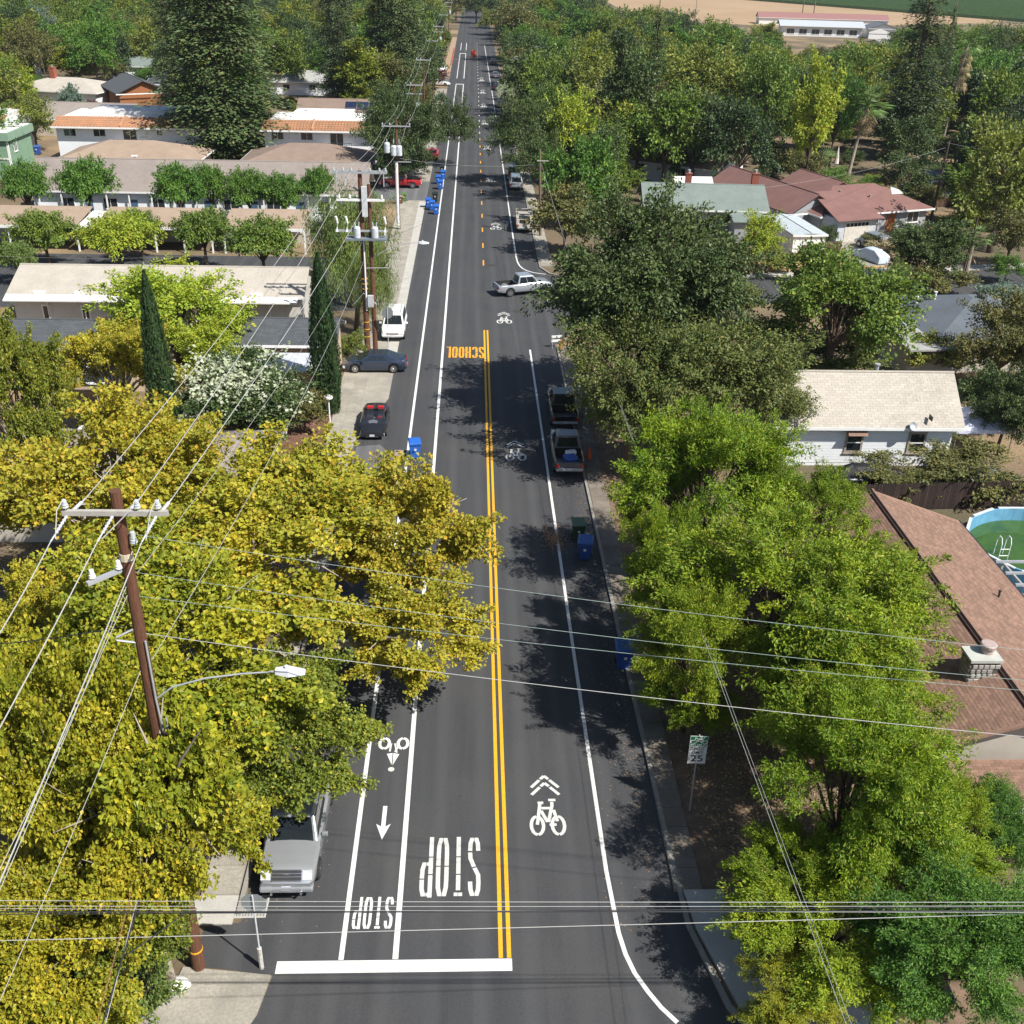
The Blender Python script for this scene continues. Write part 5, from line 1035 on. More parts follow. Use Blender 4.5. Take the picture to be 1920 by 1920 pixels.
# B: double pole mid left
PBx, PBy, PBz = -8.5, 81.6, 14.2
PB = pole('heavy double pole with transformers and crossarms, beside the dark saloon', PBx, PBy, PBz, .24, .16, bands=(1.3, 1.9, 2.5, 5.2, 5.6, 6.0))
MB().tube([(.62, .1, 0), (.62, .1, 13.2)], [.2, .13], 12).build('second_pole', WOODP, PB)
a = arm(PB, 14.1, 4.1, -.25, .12, GALV); arm(PB, 14.1, 4.1, .25, .12, GALV)
for x in (-1.9, -1.2, -.6, .8, 1.5, 1.95): insul(a, x, -.25, 14.25, .2, .1)
for x in (-1.7, -1.1, 1.8): MB().tube([(x, -.3, 14.0), (x, -.3, 13.1)], .035).build('drop_insulator', PORC, a)
a = arm(PB, 12.1, 3.6, -.25, .14, WHITEP)
for x in (-1.6, -.8, 1.6): insul(a, x, -.25, 12.25, .25, .1, WHITEP)
a = arm(PB, 9.8, 4.0, -.3, .12, GALV); pf = MB().box(-1.2, 1.9, -.8, .35, 9.15, 9.28).build('platform', mat('platform_grey', (.17, .20, .23)), PB)
for x in (-1.9, -1.15, 1.75): MB().tube([(x, -.35, 9.75), (x + .1, -.4, 10.4), (x - .02, -.4, 10.9)], [.12, .07, .1], 8).build('cutout_switch', WHITEP, a)
for x in (-.35, 1.0): tr = MB().lathe([(.24, 0), (.26, .05), (.26, .75), (.2, .85), (.05, .88)], (x, -.45, 9.3), 14).build('transformer', mat('transformer_grey', (.58, .62, .66), None, .4), pf); [MB().tube([(x + q, -.45, 10.15), (x + q * 1.4, -.45, 10.5)], .05, 6).build('bushing', PORC, tr) for q in (-.12, .12)]
MB().cbox((.3, -.3, 12.0), (.4, .3, 2.2)).build('riser_box', mat('riser_grey', (.62, .64, .66)), PB); MB().cbox((.45, -.3, 4.3), (.45, .3, .9)).build('meter_box', mat('box_grey', (.50, .53, .55)), PB)
MB().tube([(.1, -.24, 9.0), (.1, -.24, 3.5)], .07, 6).build('conduit', WHITEP, PB); MB().tube([(.2, -.2, 6.9), (2.0, -.2, 6.95)], .03).build('side_bracket', GALV, PB)
lamp(PB, 7.6, [(.6, 0, 7.6), (1.8, 0, 8.3), (3.2, 0, 8.8), (4.4, 0, 8.9)], (4.3, 0, 8.83))
MB().tube([(-.9, -.2, 4.0), (-.1, -.2, 4.9), (.9, -.2, 4.0)], .03).build('brace', GALV, PB)
# C
PCx, PCy, PCz = -8.6, 123.6, 12.2
PC = pole('slim pole with three pale transformers and a white-painted lower half', PCx, PCy, PCz, .17, .12); MB().tube([(-.08, -.1, .2), (-.08, -.1, 7.6)], .17, 10).build('white_sleeve', WHITEP, PC)
for x in (-1.05, -.3, .3): tr = MB().lathe([(.3, 0), (.33, .06), (.33, .95), (.25, 1.1), (.05, 1.14)], (x, -.45, 8.6 - .3 * (x > -.5)), 14).build('transformer', MT['transformer_grey'], PC); MB().tube([(x, -.45, 9.6), (x, -.45, 10.1)], .05, 6).build('bushing', PORC, tr)
a = arm(PC, 11.4, 3.2, -.2, .1, GALV)
for x in (-1.5, -.7, 1.5): insul(a, x, -.2, 11.55, .2, .1)
arm(PC, 7.6, 2.0, -.2, .08, GALV, x0=.6)
# D right pole
PD = pole('bare weathered pole at the right kerb beside the utility truck', 7.7, 121.0, 9.6, .17, .11, WOODG, lean=(-.35, 0)); arm(PD, 8.4, 1.3, -.15, .08)
PE = pole('dark pole standing beside the ranch house at the right', *G(1745, 412), 9.5, .18, .12, mat('dark_pole_wood', (.09, .06, .045)), lean=(.3, 0))
PE2 = pole('thin dark pole behind the grey hip house', *G(1798, 540), 7, .12, .08, MT['dark_pole_wood'], lean=(.4, .2))
PF = pole('thin pole standing in front of the beige bungalow, far left', *G(98, 190), 8.5, .15, .1, MT['dark_pole_wood'], lean=(-.8, 0))
FPY = [(165, 11.5), (198, 12), (240, 12), (285, 12), (335, 12), (400, 12.5)]; FAR = []
for i, (y, h) in enumerate(FPY):
    p = pole(['utility pole next beyond the one with white transformers', 'second utility pole beyond the transformers, in the oaks', 'third utility pole beyond the transformers', 'utility pole left of the red-painted kerb', 'utility pole beyond the red-painted kerb', 'last utility pole at the far end of the road'][i], -8.7, y, h, .17, .12)
    a = arm(p, h - .3, 2.6, -.15, .12, GALV)
    for x in (-1.2, -.5, 1.2): insul(a, x, -.15, h - .15, .2, .09)
    if i in (0, 3, 5): arm(p, h - 1.5, 2.4, -.15, .1, GALV); MB().lathe([(.3, 0), (.3, .95), (.05, 1.05)], (.45, -.4, h - 3.6), 12).build('transformer', MT['transformer_grey'], p)
    FAR.append(p)
DR = [pole('slim pole among the trees right of the road, by the cross wires', 8.2, 232, 9.5, .15, .1, WOODG), pole('pole right of the road with a short crossarm near the cream bungalow', 9.6, 250, 8.5, .15, .1, WOODG)]
for p in DR: arm(p, 9.2 if p is DR[0] else 8.2, 1.8, -.15, .1)
fl_ = pole('thin pole in front of the stubble field', *G(1525, 30), 18, .3, .2, WOODG); fl2 = pole('thin mast at the left of the stubble field, above the school roof', *G(1502, 42), 14, .25, .18, WOODG)
wl_ = pole('white lamp post between the two carports', *G(266, 392), 6.2, .09, .07, WHITEP, 'lamp_post'); MB().cbox((0, 0, 6.25), (.7, .3, .15)).build('lamp_head', WHITEP, wl_)
wl2 = pole('small white garden lamp by the kerb, under the tall cypress', *G(619, 795), 1.8, .05, .05, WHITEP, 'garden_lamp'); MB().lathe([(.12, 0), (.3, .12), (.28, .25), (.05, .35)], (0, 0, 1.8), 12).build('lamp_head', WHITEP, wl2)
# ================================================================== WIRES
def catenary(p, q, sag, n=18):
    p, q = Vector(p), Vector(q); return [p.lerp(q, i / n) - Vector((0, 0, sag * 4 * (i / n) * (1 - i / n))) for i in range(n + 1)]
def wire(label, p, q, sag=.5, r=.016, m=None, group=None):
    r = r * .68
    o = MB().tube(catenary(p, q, sag), r, 5).build('overhead_cable', m or CABLE); tag(o, label, 'cable', group); return o
def onpole(x, y, py):
    lo, hi = 0, 40
    for _ in range(40):
        mid = (lo + hi) / 2
        if PJ(x, y, mid)[1] > py: lo = mid
        else: hi = mid
    return lo
A0 = Vector((PAx, PAy, 0)); B0 = Vector((PBx, PBy, 0))
gn = 'bare wires running along the left side of the road'
for k, (pf_, bx, lb) in enumerate(zip(ins_far, (-1.6, -.6, 1.7), ('left', 'middle', 'right'))):
    wire('%s bare wire from the near brown pole to the heavy double pole' % lb, A0 + pf_, B0 + Vector((bx, -.25, 14.2)), .55, .02, None, gn)
wire('low thin wire from the near brown pole to the double pole, with a white marker', (PAx + .2, PAy, 14.9), (PBx, PBy, 9.0), .9, .011, None, gn)
wire('lowest thin line from the near brown pole to the double pole', (PAx + .2, PAy, 12.2), (PBx, PBy, 7.4), 1.0, .014, None, gn)
def ext(p, q, k): p, q = Vector(p), Vector(q); return p + (q - p) * k
for s, (px, py), h, lb in zip(ins_near, ((0, 1177), (0, 1353), (0, 1640)), (16.0, 15.8, 15.6), ('left', 'middle', 'right')):
    wire('%s thick bare wire leaving the near pole towards the lower left corner' % lb, A0 + s, ext(A0 + s, (*G(px, py, h), h), 1.6), .1, .022)
for (ppy, px, py, h, r, lb) in ((1095, 0, 1660, 13.4, .012, 'thin twisted line just left of the thick right-hand wire'), (1110, 30, 1560, 12, .012, 'second thin line beside the right-hand wire'), (1250, 0, 1870, 7.2, .012, 'thin line crossing the green leaves to the bottom left corner'), (1170, 0, 1200, 11.8, .02, 'dark cable leaving the near pole to the left edge')):
    z = onpole(PAx, PAy, ppy); wire(lb, (PAx - .1, PAy, z), ext((PAx, PAy, z), (*G(px, py, h), h), 1.5), .15, r, CABLE if r < .02 else CABLEB)
for px, py, h in ((201, 1376, 8.6), (180, 1200, 13.3), (283, 1031, 14.7), (473, 1215, 11.2), (318, 1130, 12.6)):
    pass
for (ppy, px, py, lb) in ((1000, 1743, 1190, 'uppermost thin pale line crossing the road'), (1073, 1700, 1245, 'second thin pale line crossing the road'), (1118, 1920, 1285, 'third thin pale line crossing the road'), (1188, 1920, 1372, 'lowest and brightest pale line crossing the road')):
    z = onpole(PAx, PAy, ppy); h = z - 1.2; q = ext((PAx, PAy, z), (*G(px, py, h), h), 1.25)
    wire(lb, (PAx + .15, PAy, z), q, .25, .010 if ppy < 1180 else .014, CABLEG if ppy < 1180 else CABLE, 'thin lines crossing the road at mid height')
h = 8.0
def cross(lb, pys, r, m, h=8.0, sag=.05):
    (xa, ya), (xb, yb) = G(0, pys[0], h), G(1920, pys[1], h); p, q = Vector((xa, ya, h)), Vector((xb, yb, h)); d = (q - p)
    return wire(lb, p - d * .3, q + d * .3, sag, r, m, 'cables spanning the bottom of the view')
cross('uppermost thin grey cable spanning the bottom of the view', (1687, 1690), .012, CABLE); cross('thin grey cable just above the thick black one, lower view', (1697, 1697), .010, CABLE, 8.1)
cross('thick black telephone cable spanning the bottom of the view', (1708, 1706), .028, CABLEB); cross('black cable lashed beneath the thick one, sloping up to the right', (1713, 1698), .018, CABLEB, 7.9)
cross('twisted cable lowest of the group, rising towards the right edge', (1762, 1712), .014, CABLE, 7.7); cross('pale cable tight above the black telephone cable', (1702, 1709), .009, CABLE, 8.0)
for (a_, b_, r, m, lb) in (((262, 1688), (190, 1925), .03, CABLEB, 'thick black bundle running down to the bottom edge at the lower left'), ((256, 1690), (196, 1925), .014, CABLE, 'grey strand alongside the black bundle at the lower left'), ((247, 1670), (180, 1925), .016, mat('rusty_cable', (.30, .14, .08)), 'rusty brown cable beside the black bundle'), ((345, 1712), (236, 1792), .02, CABLEB, 'short black cable branching from the bundle to the pole')):
    p = Vector((*G(*a_, 7.9), 7.9)); q = Vector((*G(*b_, 7.9), 7.9)); wire(lb, p, ext(p, q, 1.0 if r == .02 else 1.5), .02, r, m)
p = Vector((7.4, 121, 8.4)); wire('long service cable from the weathered right-hand pole to the bottom right corner', p, (*G(1590, 1930, 6.8), 6.8), 1.0, .012, CABLE); wire('thin companion line of the right-hand service cable', p + Vector((.2, 0, -.4)), (*G(1600, 1930, 6.6), 6.6), 1.1, .010, CABLE)
chain = [(PBx, PBy, 14.2), (PCx, PCy, 11.7)] + [(-8.7, y, hh - .1) for y, hh in FPY]
for i in range(len(chain) - 1):
    for k, dx in enumerate((-1.4, -.5, 1.4)):
        a_, b_ = Vector(chain[i]) + Vector((dx * (1.1 if i == 0 else .85), -.2, 0)), Vector(chain[i + 1]) + Vector((dx * .85, -.2, 0))
        wire('%s bare wire of span %s from the double pole' % (('left', 'middle', 'right')[k], ('one', 'two', 'three', 'four', 'five', 'six', 'seven')[i]), a_, b_, .9 if i < 2 else .6, .02, None, gn)
    wire('lower communication line of span %s from the double pole' % ('one', 'two', 'three', 'four', 'five', 'six', 'seven')[i], Vector(chain[i]) - Vector((0, 0, 5)), Vector(chain[i + 1]) - Vector((0, 0, 4.4)), .8, .02, CABLEB, gn)
wire('dark line rising across the road to the right-hand slim pole', (-8.7, 240, 9), (8.2, 232, 9.3), .8, .025, CABLE); wire('line from the double pole over the road to the right-hand weathered pole', (PBx, PBy, 8.5), (7.4, 121, 8.2), .6, .015, CABLEB); wire('line crossing from the transformer pole to the right kerb', (PCx, PCy, 8), (7.4, 121, 8), .5, .018, CABLE)
wire('service line over the ranch house to the dark pole', (*G(1745, 412)[:2], 9.3), (80, 118, 8.5), .5, .02, CABLE); wire('line drooping from the dark pole towards the hip house', (*G(1745, 412)[:2], 9.0), (26, 100, 6), .8, .015, CABLEB); wire('dark wire sagging over the white row building roof', (-38, 78, 8.5), (-14.5, 91, 6), .6, .015, CABLEB)
wire('second service line over the ranch house roof to the grey-green house', (*G(1745, 412)[:2], 8.7), (33, 124, 5.2), .6, .015, CABLE)
# ================================================================== SIGNS
def text_mesh(parent, body, size, loc, rot, m, name='lettering', sx=1.):
    cu = bpy.data.curves.new(name, 'FONT'); cu.body = body; cu.size = size; cu.align_x = 'CENTER'; cu.align_y = 'CENTER'; cu.extrude = .001; cu.offset = size * .012
    tmp = bpy.data.objects.new('tmp', cu); COL.objects.link(tmp); bpy.context.view_layer.update()
    me = bpy.data.meshes.new_from_object(tmp); bpy.data.objects.remove(tmp); me.materials.clear(); me.materials.append(m)
    o = link(name, me, parent, loc, rot); o.scale = (sx, 1, 1); return o
sgn = thing('speed_limit_sign', 'green bike route plate above a white speed limit 25 sign on one post', 'sign', (8.4, 29.9, 0), R_(-3))
MB().tube([(0, .03, 0), (0, .03, 3.75)], .028, 6).build('post', GALV, sgn)
GRN = mat('sign_green', (.01, .17, .07), None, .4); SWH = mat('sign_white', (.80, .80, .78), None, .4); SBK = mat('sign_black', (.012, .012, .012), None, .5)
bp = MB().box(-.33, .33, -.012, .0, 3.24, 3.72).build('bike_route_plate', SWH, sgn); MB().box(-.315, .315, -.0155, -.0125, 3.255, 3.705).build('plate_face', GRN, bp)
sp_ = MB().box(-.33, .33, -.012, 0, 2.4, 3.22).build('speed_limit_plate', SWH, sgn)
text_mesh(bp, 'BIKE ROUTE', .115, (0, -.018, 3.31), (PI2, 0, 0), SWH, 'lettering', .95)
mb = MB()
for s in bike_strokes():
    v_, f_ = ribbon([(a_ * .55, b_ * .25) for a_, b_ in s], .03); mb.add([(a_, -.017 - len(mb.v) * .00002, 3.375 + b_) for a_, b_ in v_], f_)
mb.build('bicycle_symbol', SWH, bp)
text_mesh(sp_, 'SPEED', .165, (0, -.014, 3.11), (PI2, 0, 0), SBK, 'lettering', 1.05); text_mesh(sp_, 'LIMIT', .165, (0, -.014, 2.94), (PI2, 0, 0), SBK, 'lettering', 1.1); text_mesh(sp_, '25', .42, (0, -.014, 2.65), (PI2, 0, 0), SBK, 'lettering', 1.15)
mb = MB().box(-.31, .31, -.014, -.0125, 2.42, 2.432).box(-.31, .31, -.014, -.0125, 3.19, 3.202); mb.build('sign_border', SBK, sp_)
def stop_back(label, x, y, ztop, R, rz, sleeve):
    t_ = thing('stop_sign', label, 'sign', (x, y, 0), rz)
    MB().tube([(0, -.02, 0), (0, -.02, ztop)], .03, 6).build('post', mat('post_pale', (.58, .60, .62), None, .5), t_)
    c = ztop - R + .05
    pl_ = MB().add([(R * math.cos(k * math.pi / 4 + math.pi / 8) , dy, c + R * math.sin(k * math.pi / 4 + math.pi / 8)) for dy in (.012, .02) for k in range(8)], [tuple(range(8)), tuple(range(15, 7, -1))] + [(k, k + 8, (k + 1) % 8 + 8, (k + 1) % 8) for k in range(8)]).build('sign_plate', mat('bare_aluminium', (.30, .33, .35), (.25, .28, .30), .5, .4, ns=5), t_)
    MB().add([(R * .97 * math.cos(k * math.pi / 4 + math.pi / 8), .023, c + R * .97 * math.sin(k * math.pi / 4 + math.pi / 8)) for k in range(8)], [tuple(range(7, -1, -1))]).build('sign_face', mat('sign_red', (.5, .02, .02), None, .4), pl_)
    text_mesh(pl_, 'STOP', R * .72, (0, .025, c), (PI2, 0, math.pi), SWH, 'lettering', .9)
    if sleeve: MB().tube([(0, -.02, 0), (0, -.02, .95)], .075, 8).build('concrete_sleeve', mat('peeling_white', (.62, .61, .58), (.28, .25, .22), .9, ns=7), t_)
stop_back('grey back of the stop sign by the stop bar, post with a peeling white foot', -6.7, 23.1, 3.3, .42, R_(-4), True)
stop_back('grey back of the stop sign in front of the white sport utility vehicle', -6.75, 80.9, 3.9, .48, R_(-4), False)
def cone(label, x, y, s=1.):
    t_ = thing('traffic_cone', label, 'cone', (x, y, .012)); t_.scale = (s, s, s)
    OR = mat('cone_orange', (.75, .10, .01), None, .5)
    MB().box(-.18, .18, -.18, .18, 0, .04).build('base', OR, t_); MB().lathe([(.14, .04), (.03, .72)], (0, 0, 0), 12).build('cone_body', OR, t_); MB().lathe([(.098, .3), (.075, .42)], (0, 0, 0), 12).build('reflective_band', WHITEP, t_)
cone('orange cone on the right kerb beside the dark grey pickup', *G(1104, 862), 1.25); cone('orange cone at the corner of the side street', *G(1051, 655), 1.2)
bx = thing('barricade', 'white striped barricade by the cone at the side street corner', 'barricade', (*G(1043, 652), .012), .2)
for z in (.5, .85): MB().box(-.45, .45, -.02, .02, z, z + .2).build('board', WHITEP, bx)
for x in (-.4, .4): MB().tube([(x, -.25, 0), (x, 0, 1.1), (x, .25, 0)], .02).build('leg', GALV, bx)
ob = thing('orange_warning_board', 'orange-red warning board standing on the centre line far up the road', 'sign', (*G(888, 112), .012))
OR2 = mat('board_red', (.80, .10, .05), None, .5)
MB().box(-.75, .75, -.03, .03, .5, 2.6).build('board', OR2, ob); MB().tube([(-.6, -.5, 0), (-.3, 0, .6), (-.3, 0, 2.6)], .04).tube([(.6, -.5, 0), (.3, 0, .6), (.3, 0, 2.6)], .04).build('stand', GALV, ob)
mbx = thing('mailbox', 'white mailbox on a post beside the pale shoulder, next to the pepper tree', 'mailbox', (*G(723, 462), 0)); MB().box(-.05, .05, -.05, .05, 0, 1.05).build('post', WHITEP, mbx); MB().box(-.16, .16, -.3, .3, 1.05, 1.4).build('box', WHITEP, mbx, bev=.08)
um = thing('furled_parasol', 'furled pink and white parasol in the shaded yard by the palm', 'parasol', (*G(1566, 318), 0)); MB().tube([(0, 0, 0), (0, 0, 2.8)], .04).build('pole', WHITEP, um); MB().lathe([(.4, .9), (.3, 1.8), (.05, 3.4)], (0, 0, 0), 8).build('canopy', mat('pinkwhite_canvas', (.72, .52, .54), (.7, .7, .7), .8, ns=2), um)

bg_ = MB().lathe([(.05, 0), (.28, .03), (.33, .18), (.25, .34), (.08, .42)], (0, 0, 0), 12).build('white_sack', WHITEP, None, True, loc=(*G(335, 1858), .1)); bg_.scale = (1.3, .9, 1); tag(bg_, 'white sack lying on the pavement corner at the bottom left', 'sack')
# ================================================================== VEGETATION
def nrm(a): return a / np.maximum(1e-6, np.linalg.norm(a, axis=-1, keepdims=True))
def leaf_quads(C, axis, normal, size, width, lv, fold=.18, droop=.0):
    """rhombic folded leaves: C centres, axis direction of the midrib"""
    N = len(C); axis = nrm(axis); side = nrm(np.cross(axis, normal)); nn = nrm(np.cross(side, axis))
    s = size[:, None]; w = width[:, None]
    V = np.empty((N, 4, 3)); V[:, 0] = C - axis * s * .5; V[:, 1] = C + side * w * .5 + nn * w * fold; V[:, 2] = C + axis * s * .5 - nn * s * droop; V[:, 3] = C - side * w * .5 + nn * w * fold
    return V.reshape(-1, 3), np.arange(N * 4).reshape(N, 4), np.repeat(lv, 4, axis=0)
def finish(name, V, F, A, m): return np_mesh(name, V, F, m, attrs={'lv': A})
def crown(name, seed, R, H, c0, nl, ncl, nlf, leaf, asp, m, droop=.25, lobe=.36, clr=.12, shell=.66, squash=.65, cut=-.45, up=.9, hang=0., arms=3.2):
    g = np.random.default_rng(seed); zc = (1 + c0) / 2 * H; rz = (1 - c0) / 2 * H; E = np.array([R, R, rz])
    L = []
    tries = 0
    while len(L) < nl and tries < 4000:
        tries += 1; d = nrm(g.normal(size=3)); 
        if d[2] < cut: continue
        p = d * shell * (g.uniform(.75, 1.08) if len(L) > nl * .2 else g.uniform(.1, .6))
        if all(np.linalg.norm(p - q) > .95 * lobe * (4.2 / max(4, nl ** .5)) * .8 for q in L) or tries > 1500: L.append(p)
    L = np.array(L); lr = lobe * g.uniform(.7, 1.15, len(L))
    cl = []; cz = []
    for p, r in zip(L, lr):
        d = nrm(g.normal(size=(ncl, 3))); q = p + d * r * (g.uniform(.35, 1.05, (ncl, 1)))
        k = (np.linalg.norm(q, axis=1) > .40) & (q[:, 2] > cut - .35); q = q[k]; cl.append(q); cz.append(np.full(len(q), g.uniform()))
    na = int(nl * arms)
    for _ in range(na):
        p = L[g.integers(len(L))]; d = nrm(nrm(p) * .9 + g.normal(size=3) * .5); kk = g.integers(2, 5); q = p + d * (lobe * (.8 + .32 * np.arange(kk)))[:, None]
        q = q[q[:, 2] > cut - .4]; q[:, :2] *= np.minimum(1, 1.12 / np.maximum(1e-3, np.linalg.norm(q[:, :2], axis=1)))[:, None]; cl.append(q); cz.append(np.full(len(q), g.uniform()))
    Cn = np.concatenate(cl); Z = np.concatenate(cz); Cw = Cn * E; out = nrm(Cn / 1.0)
    ccl = clr * R * g.uniform(.6, 1.35, len(Cw)); cr = g.uniform(0, 1, len(Cw)) * .6 + Z * .4
    n = nlf; i = np.repeat(np.arange(len(Cw)), n); N = len(i)
    d = nrm(g.normal(size=(N, 3))); rad = g.uniform(0, 1, (N, 1)) ** .45
    P = Cw[i] + d * rad * ccl[i][:, None] * np.array([1, 1, squash]) - np.array([0, 0, 1.]) * hang * g.uniform(0, 1, (N, 1)) ** 2 * ccl[i][:, None] * 4
    ax = out[i] * .7 + d * .8 + g.normal(size=(N, 3)) * .5 + np.array([0, 0, -droop - hang * 2]); nr = np.array([0, 0, up]) + out[i] * .4 + g.normal(size=(N, 3)) * .55
    sz = leaf * g.uniform(.65, 1.3, N)
    lv = np.stack([g.uniform(0, 1, N), cr[i], g.uniform(0, 1, N) * .6 + g.uniform(0, 1, len(Cw))[i] * .4], 1)
    P += np.array([0, 0, zc]); V, F, A = leaf_quads(P, ax, nr, sz, sz * asp, lv)
    return finish(name, V, F, A, m), L * E + np.array([0, 0, zc])
def trunk(name, L, H, zc, r, m, seed=1, bare=0):
    g = random.Random(seed); mb = MB(); fork = Vector((0, 0, zc * .45 + .2))
    mb.tube([(0, 0, -.1), (g.uniform(-.1, .1), g.uniform(-.1, .1), fork.z * .5), fork], [r * 1.25, r, r * .85], 8)
    for p in L:
        p = Vector(p); d = p - fork; mid = fork + d * .5 + Vector((g.uniform(-.3, .3), g.uniform(-.3, .3), .12 * d.length))
        end = fork + d * 1.12
        mb.tube([fork, mid, end], [r * .5, r * .28, r * .07], 5, False)
        for k in range(3):
            e2 = mid.lerp(end, .5) + Vector((g.uniform(-1, 1), g.uniform(-1, 1), g.uniform(-.1, .9))) * d.length * .3
            mb.tube([mid.lerp(end, g.uniform(.1, .5)), e2], [r * .16, r * .04], 4, False)
    return mb.mesh(name, m, True)
def conifer(name, seed, R, H, m, levels=46, br=12, per=26, leaf=.5, droop=.28, c0=.05, top=.7):
    g = np.random.default_rng(seed); P = []; AX = []; NR = []; LV = []; SZ = []
    for l in range(levels):
        t = (l + g.uniform(-.3, .3)) / levels; z0 = H * (c0 + (1 - c0) * t); rad = R * (1 - t) ** top * g.uniform(.72, 1.15)
        if t < .08: rad *= .75
        n = max(4, int(br * (1 - t * .5)))
        for b_ in range(n):
            a = g.uniform(0, 2 * math.pi); rr = rad * g.uniform(.55, 1.1); cr = g.uniform(); k = max(6, int(per * rr / R) + 5)
            s = g.uniform(.12, 1, k) ** .75; d = np.array([math.cos(a), math.sin(a), 0]); sd = np.array([-d[1], d[0], 0])
            lat = g.normal(size=k) * (.22 * rr * (1 - s * .5)); zz = z0 + rr * (.10 * s - droop * s ** 2) + g.normal(size=k) * .22
            P.append(d * (s * rr)[:, None] + sd * lat[:, None] + np.array([0, 0, 1]) * zz[:, None])
            AX.append(np.tile(d, (k, 1)) + sd * g.normal(size=(k, 1)) * .6 + np.array([0, 0, -.35]) + g.normal(size=(k, 3)) * .25); NR.append(np.tile([0, 0, 1.], (k, 1)) + d * .5 + g.normal(size=(k, 3)) * .45)
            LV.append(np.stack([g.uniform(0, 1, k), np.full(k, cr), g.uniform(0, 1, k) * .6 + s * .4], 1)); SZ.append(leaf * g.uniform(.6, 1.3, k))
    P, AX, NR, LV, SZ = [np.concatenate(q) for q in (P, AX, NR, LV, SZ)]
    V, F, A = leaf_quads(P, AX, NR, SZ, SZ * .5, LV); return finish(name, V, F, A, m)
def spindle(name, seed, R, H, m, n=12000, leaf=.2):
    g = np.random.default_rng(seed); t = g.uniform(0.02, 1, n); prof = (.6 + .4 * np.minimum(1, t / .3)) * np.maximum(.03, 1 - t ** 2.4) ** .8
    a = g.uniform(0, 2 * math.pi, n); rr = R * prof * g.uniform(.72, 1.05, n) * (1 + .16 * np.sin(a * 5 + t * 7) + .1 * np.sin(a * 11))
    d = np.stack([np.cos(a), np.sin(a), np.zeros(n)], 1); P = d * rr[:, None]; P[:, 2] = t * H
    ax = np.array([0, 0, 1.]) + d * .35 + g.normal(size=(n, 3)) * .22; nr = d + g.normal(size=(n, 3)) * .35
    lv = np.stack([g.uniform(0, 1, n), (np.sin(a * 5 + t * 9) * .5 + .5) * .6 + g.uniform(0, 1, n) * .4, g.uniform(0, 1, n)], 1); sz = leaf * g.uniform(.7, 1.4, n)
    V, F, A = leaf_quads(P, ax, nr, sz, sz * .4, lv); return finish(name, V, F, A, m)

F_YEL = foliage('yellow_leaf', (.51, .45, .042), (.29, .30, .03), (.58, .38, .04), .34, .25, .3)
F_YEG = foliage('yellow_green_leaf', (.43, .395, .028), (.19, .235, .02), (.55, .43, .035), .3, .25, .2)
F_YEF = foliage('soft_yellow_green_leaf', (.24, .28, .05), (.14, .18, .035), (.34, .32, .05), .26, .25)
F_SYC = foliage('olive_green_leaf', (.25, .28, .034), (.125, .17, .022), (.42, .38, .04), .28, .2)
F_LIME = foliage('bright_green_leaf', (.31, .41, .018), (.125, .215, .014), (.38, .38, .04), .32, .25, .35)
F_LIM2 = foliage('lime_leaf', (.42, .50, .05), (.26, .36, .035), (.50, .46, .05), .35, .3)
F_OAK = foliage('oak_leaf', (.085, .135, .035), (.045, .08, .022), (.15, .19, .06), .18, .3)
F_OLG = foliage('dusty_green_leaf', (.15, .19, .045), (.085, .12, .028), (.25, .23, .06), .22, .3)
F_DOK = foliage('dark_evergreen_leaf', (.055, .095, .03), (.035, .065, .022), (.09, .13, .04), .12, .3)
F_MID = foliage('mid_green_leaf', (.16, .25, .03), (.09, .16, .025), (.28, .31, .05), .26, .3)
F_GRN = foliage('fresh_green_leaf', (.13, .25, .03), (.07, .16, .026), (.20, .31, .04), .28, .3)
F_OLV = foliage('olive_leaf', (.16, .165, .05), (.10, .115, .035), (.26, .22, .06), .22, .35)
F_GLD = foliage('golden_leaf', (.50, .33, .04), (.36, .27, .04), (.58, .27, .05), .3, .3)
F_CON = foliage('redwood_leaf', (.12, .165, .05), (.06, .095, .035), (.18, .17, .07), .12, .25)
F_CO2 = foliage('dark_redwood_leaf', (.075, .11, .038), (.042, .068, .028), (.13, .12, .05), .1, .2)
F_CYP = foliage('cypress_leaf', (.055, .105, .035), (.035, .075, .028), (.09, .14, .05), .12, .25)
F_PEP = foliage('pepper_leaf', (.20, .28, .06), (.13, .20, .045), (.26, .26, .08), .28, .3)
F_RDB = foliage('purple_leaf', (.12, .045, .045), (.08, .03, .035), (.18, .07, .05), .2, .3)
F_SAG = foliage('blue_green_leaf', (.18, .25, .19), (.12, .19, .14), (.22, .28, .2), .2, .3)
F_PNK = foliage('pink_flower', (.55, .12, .20), (.42, .10, .14), (.62, .30, .35), .3, .3)
F_WHT = foliage('white_flower', (.52, .56, .40), (.38, .43, .26), (.66, .68, .55), .3, .3)
F_DRY = foliage('dry_grass_blade', (.42, .36, .20), (.32, .27, .15), (.5, .44, .28), .3, .3)
T = {}
def tmpl(k, seed, R, H, c0, *a, tr=.25, bark=None, **kw):
    me, L = crown('crown', seed, R, H, c0, *a, **kw); T[k] = (me, trunk('trunk', L, H, (1 + c0) / 2 * H, tr, bark or BARK, seed), R, H, c0)
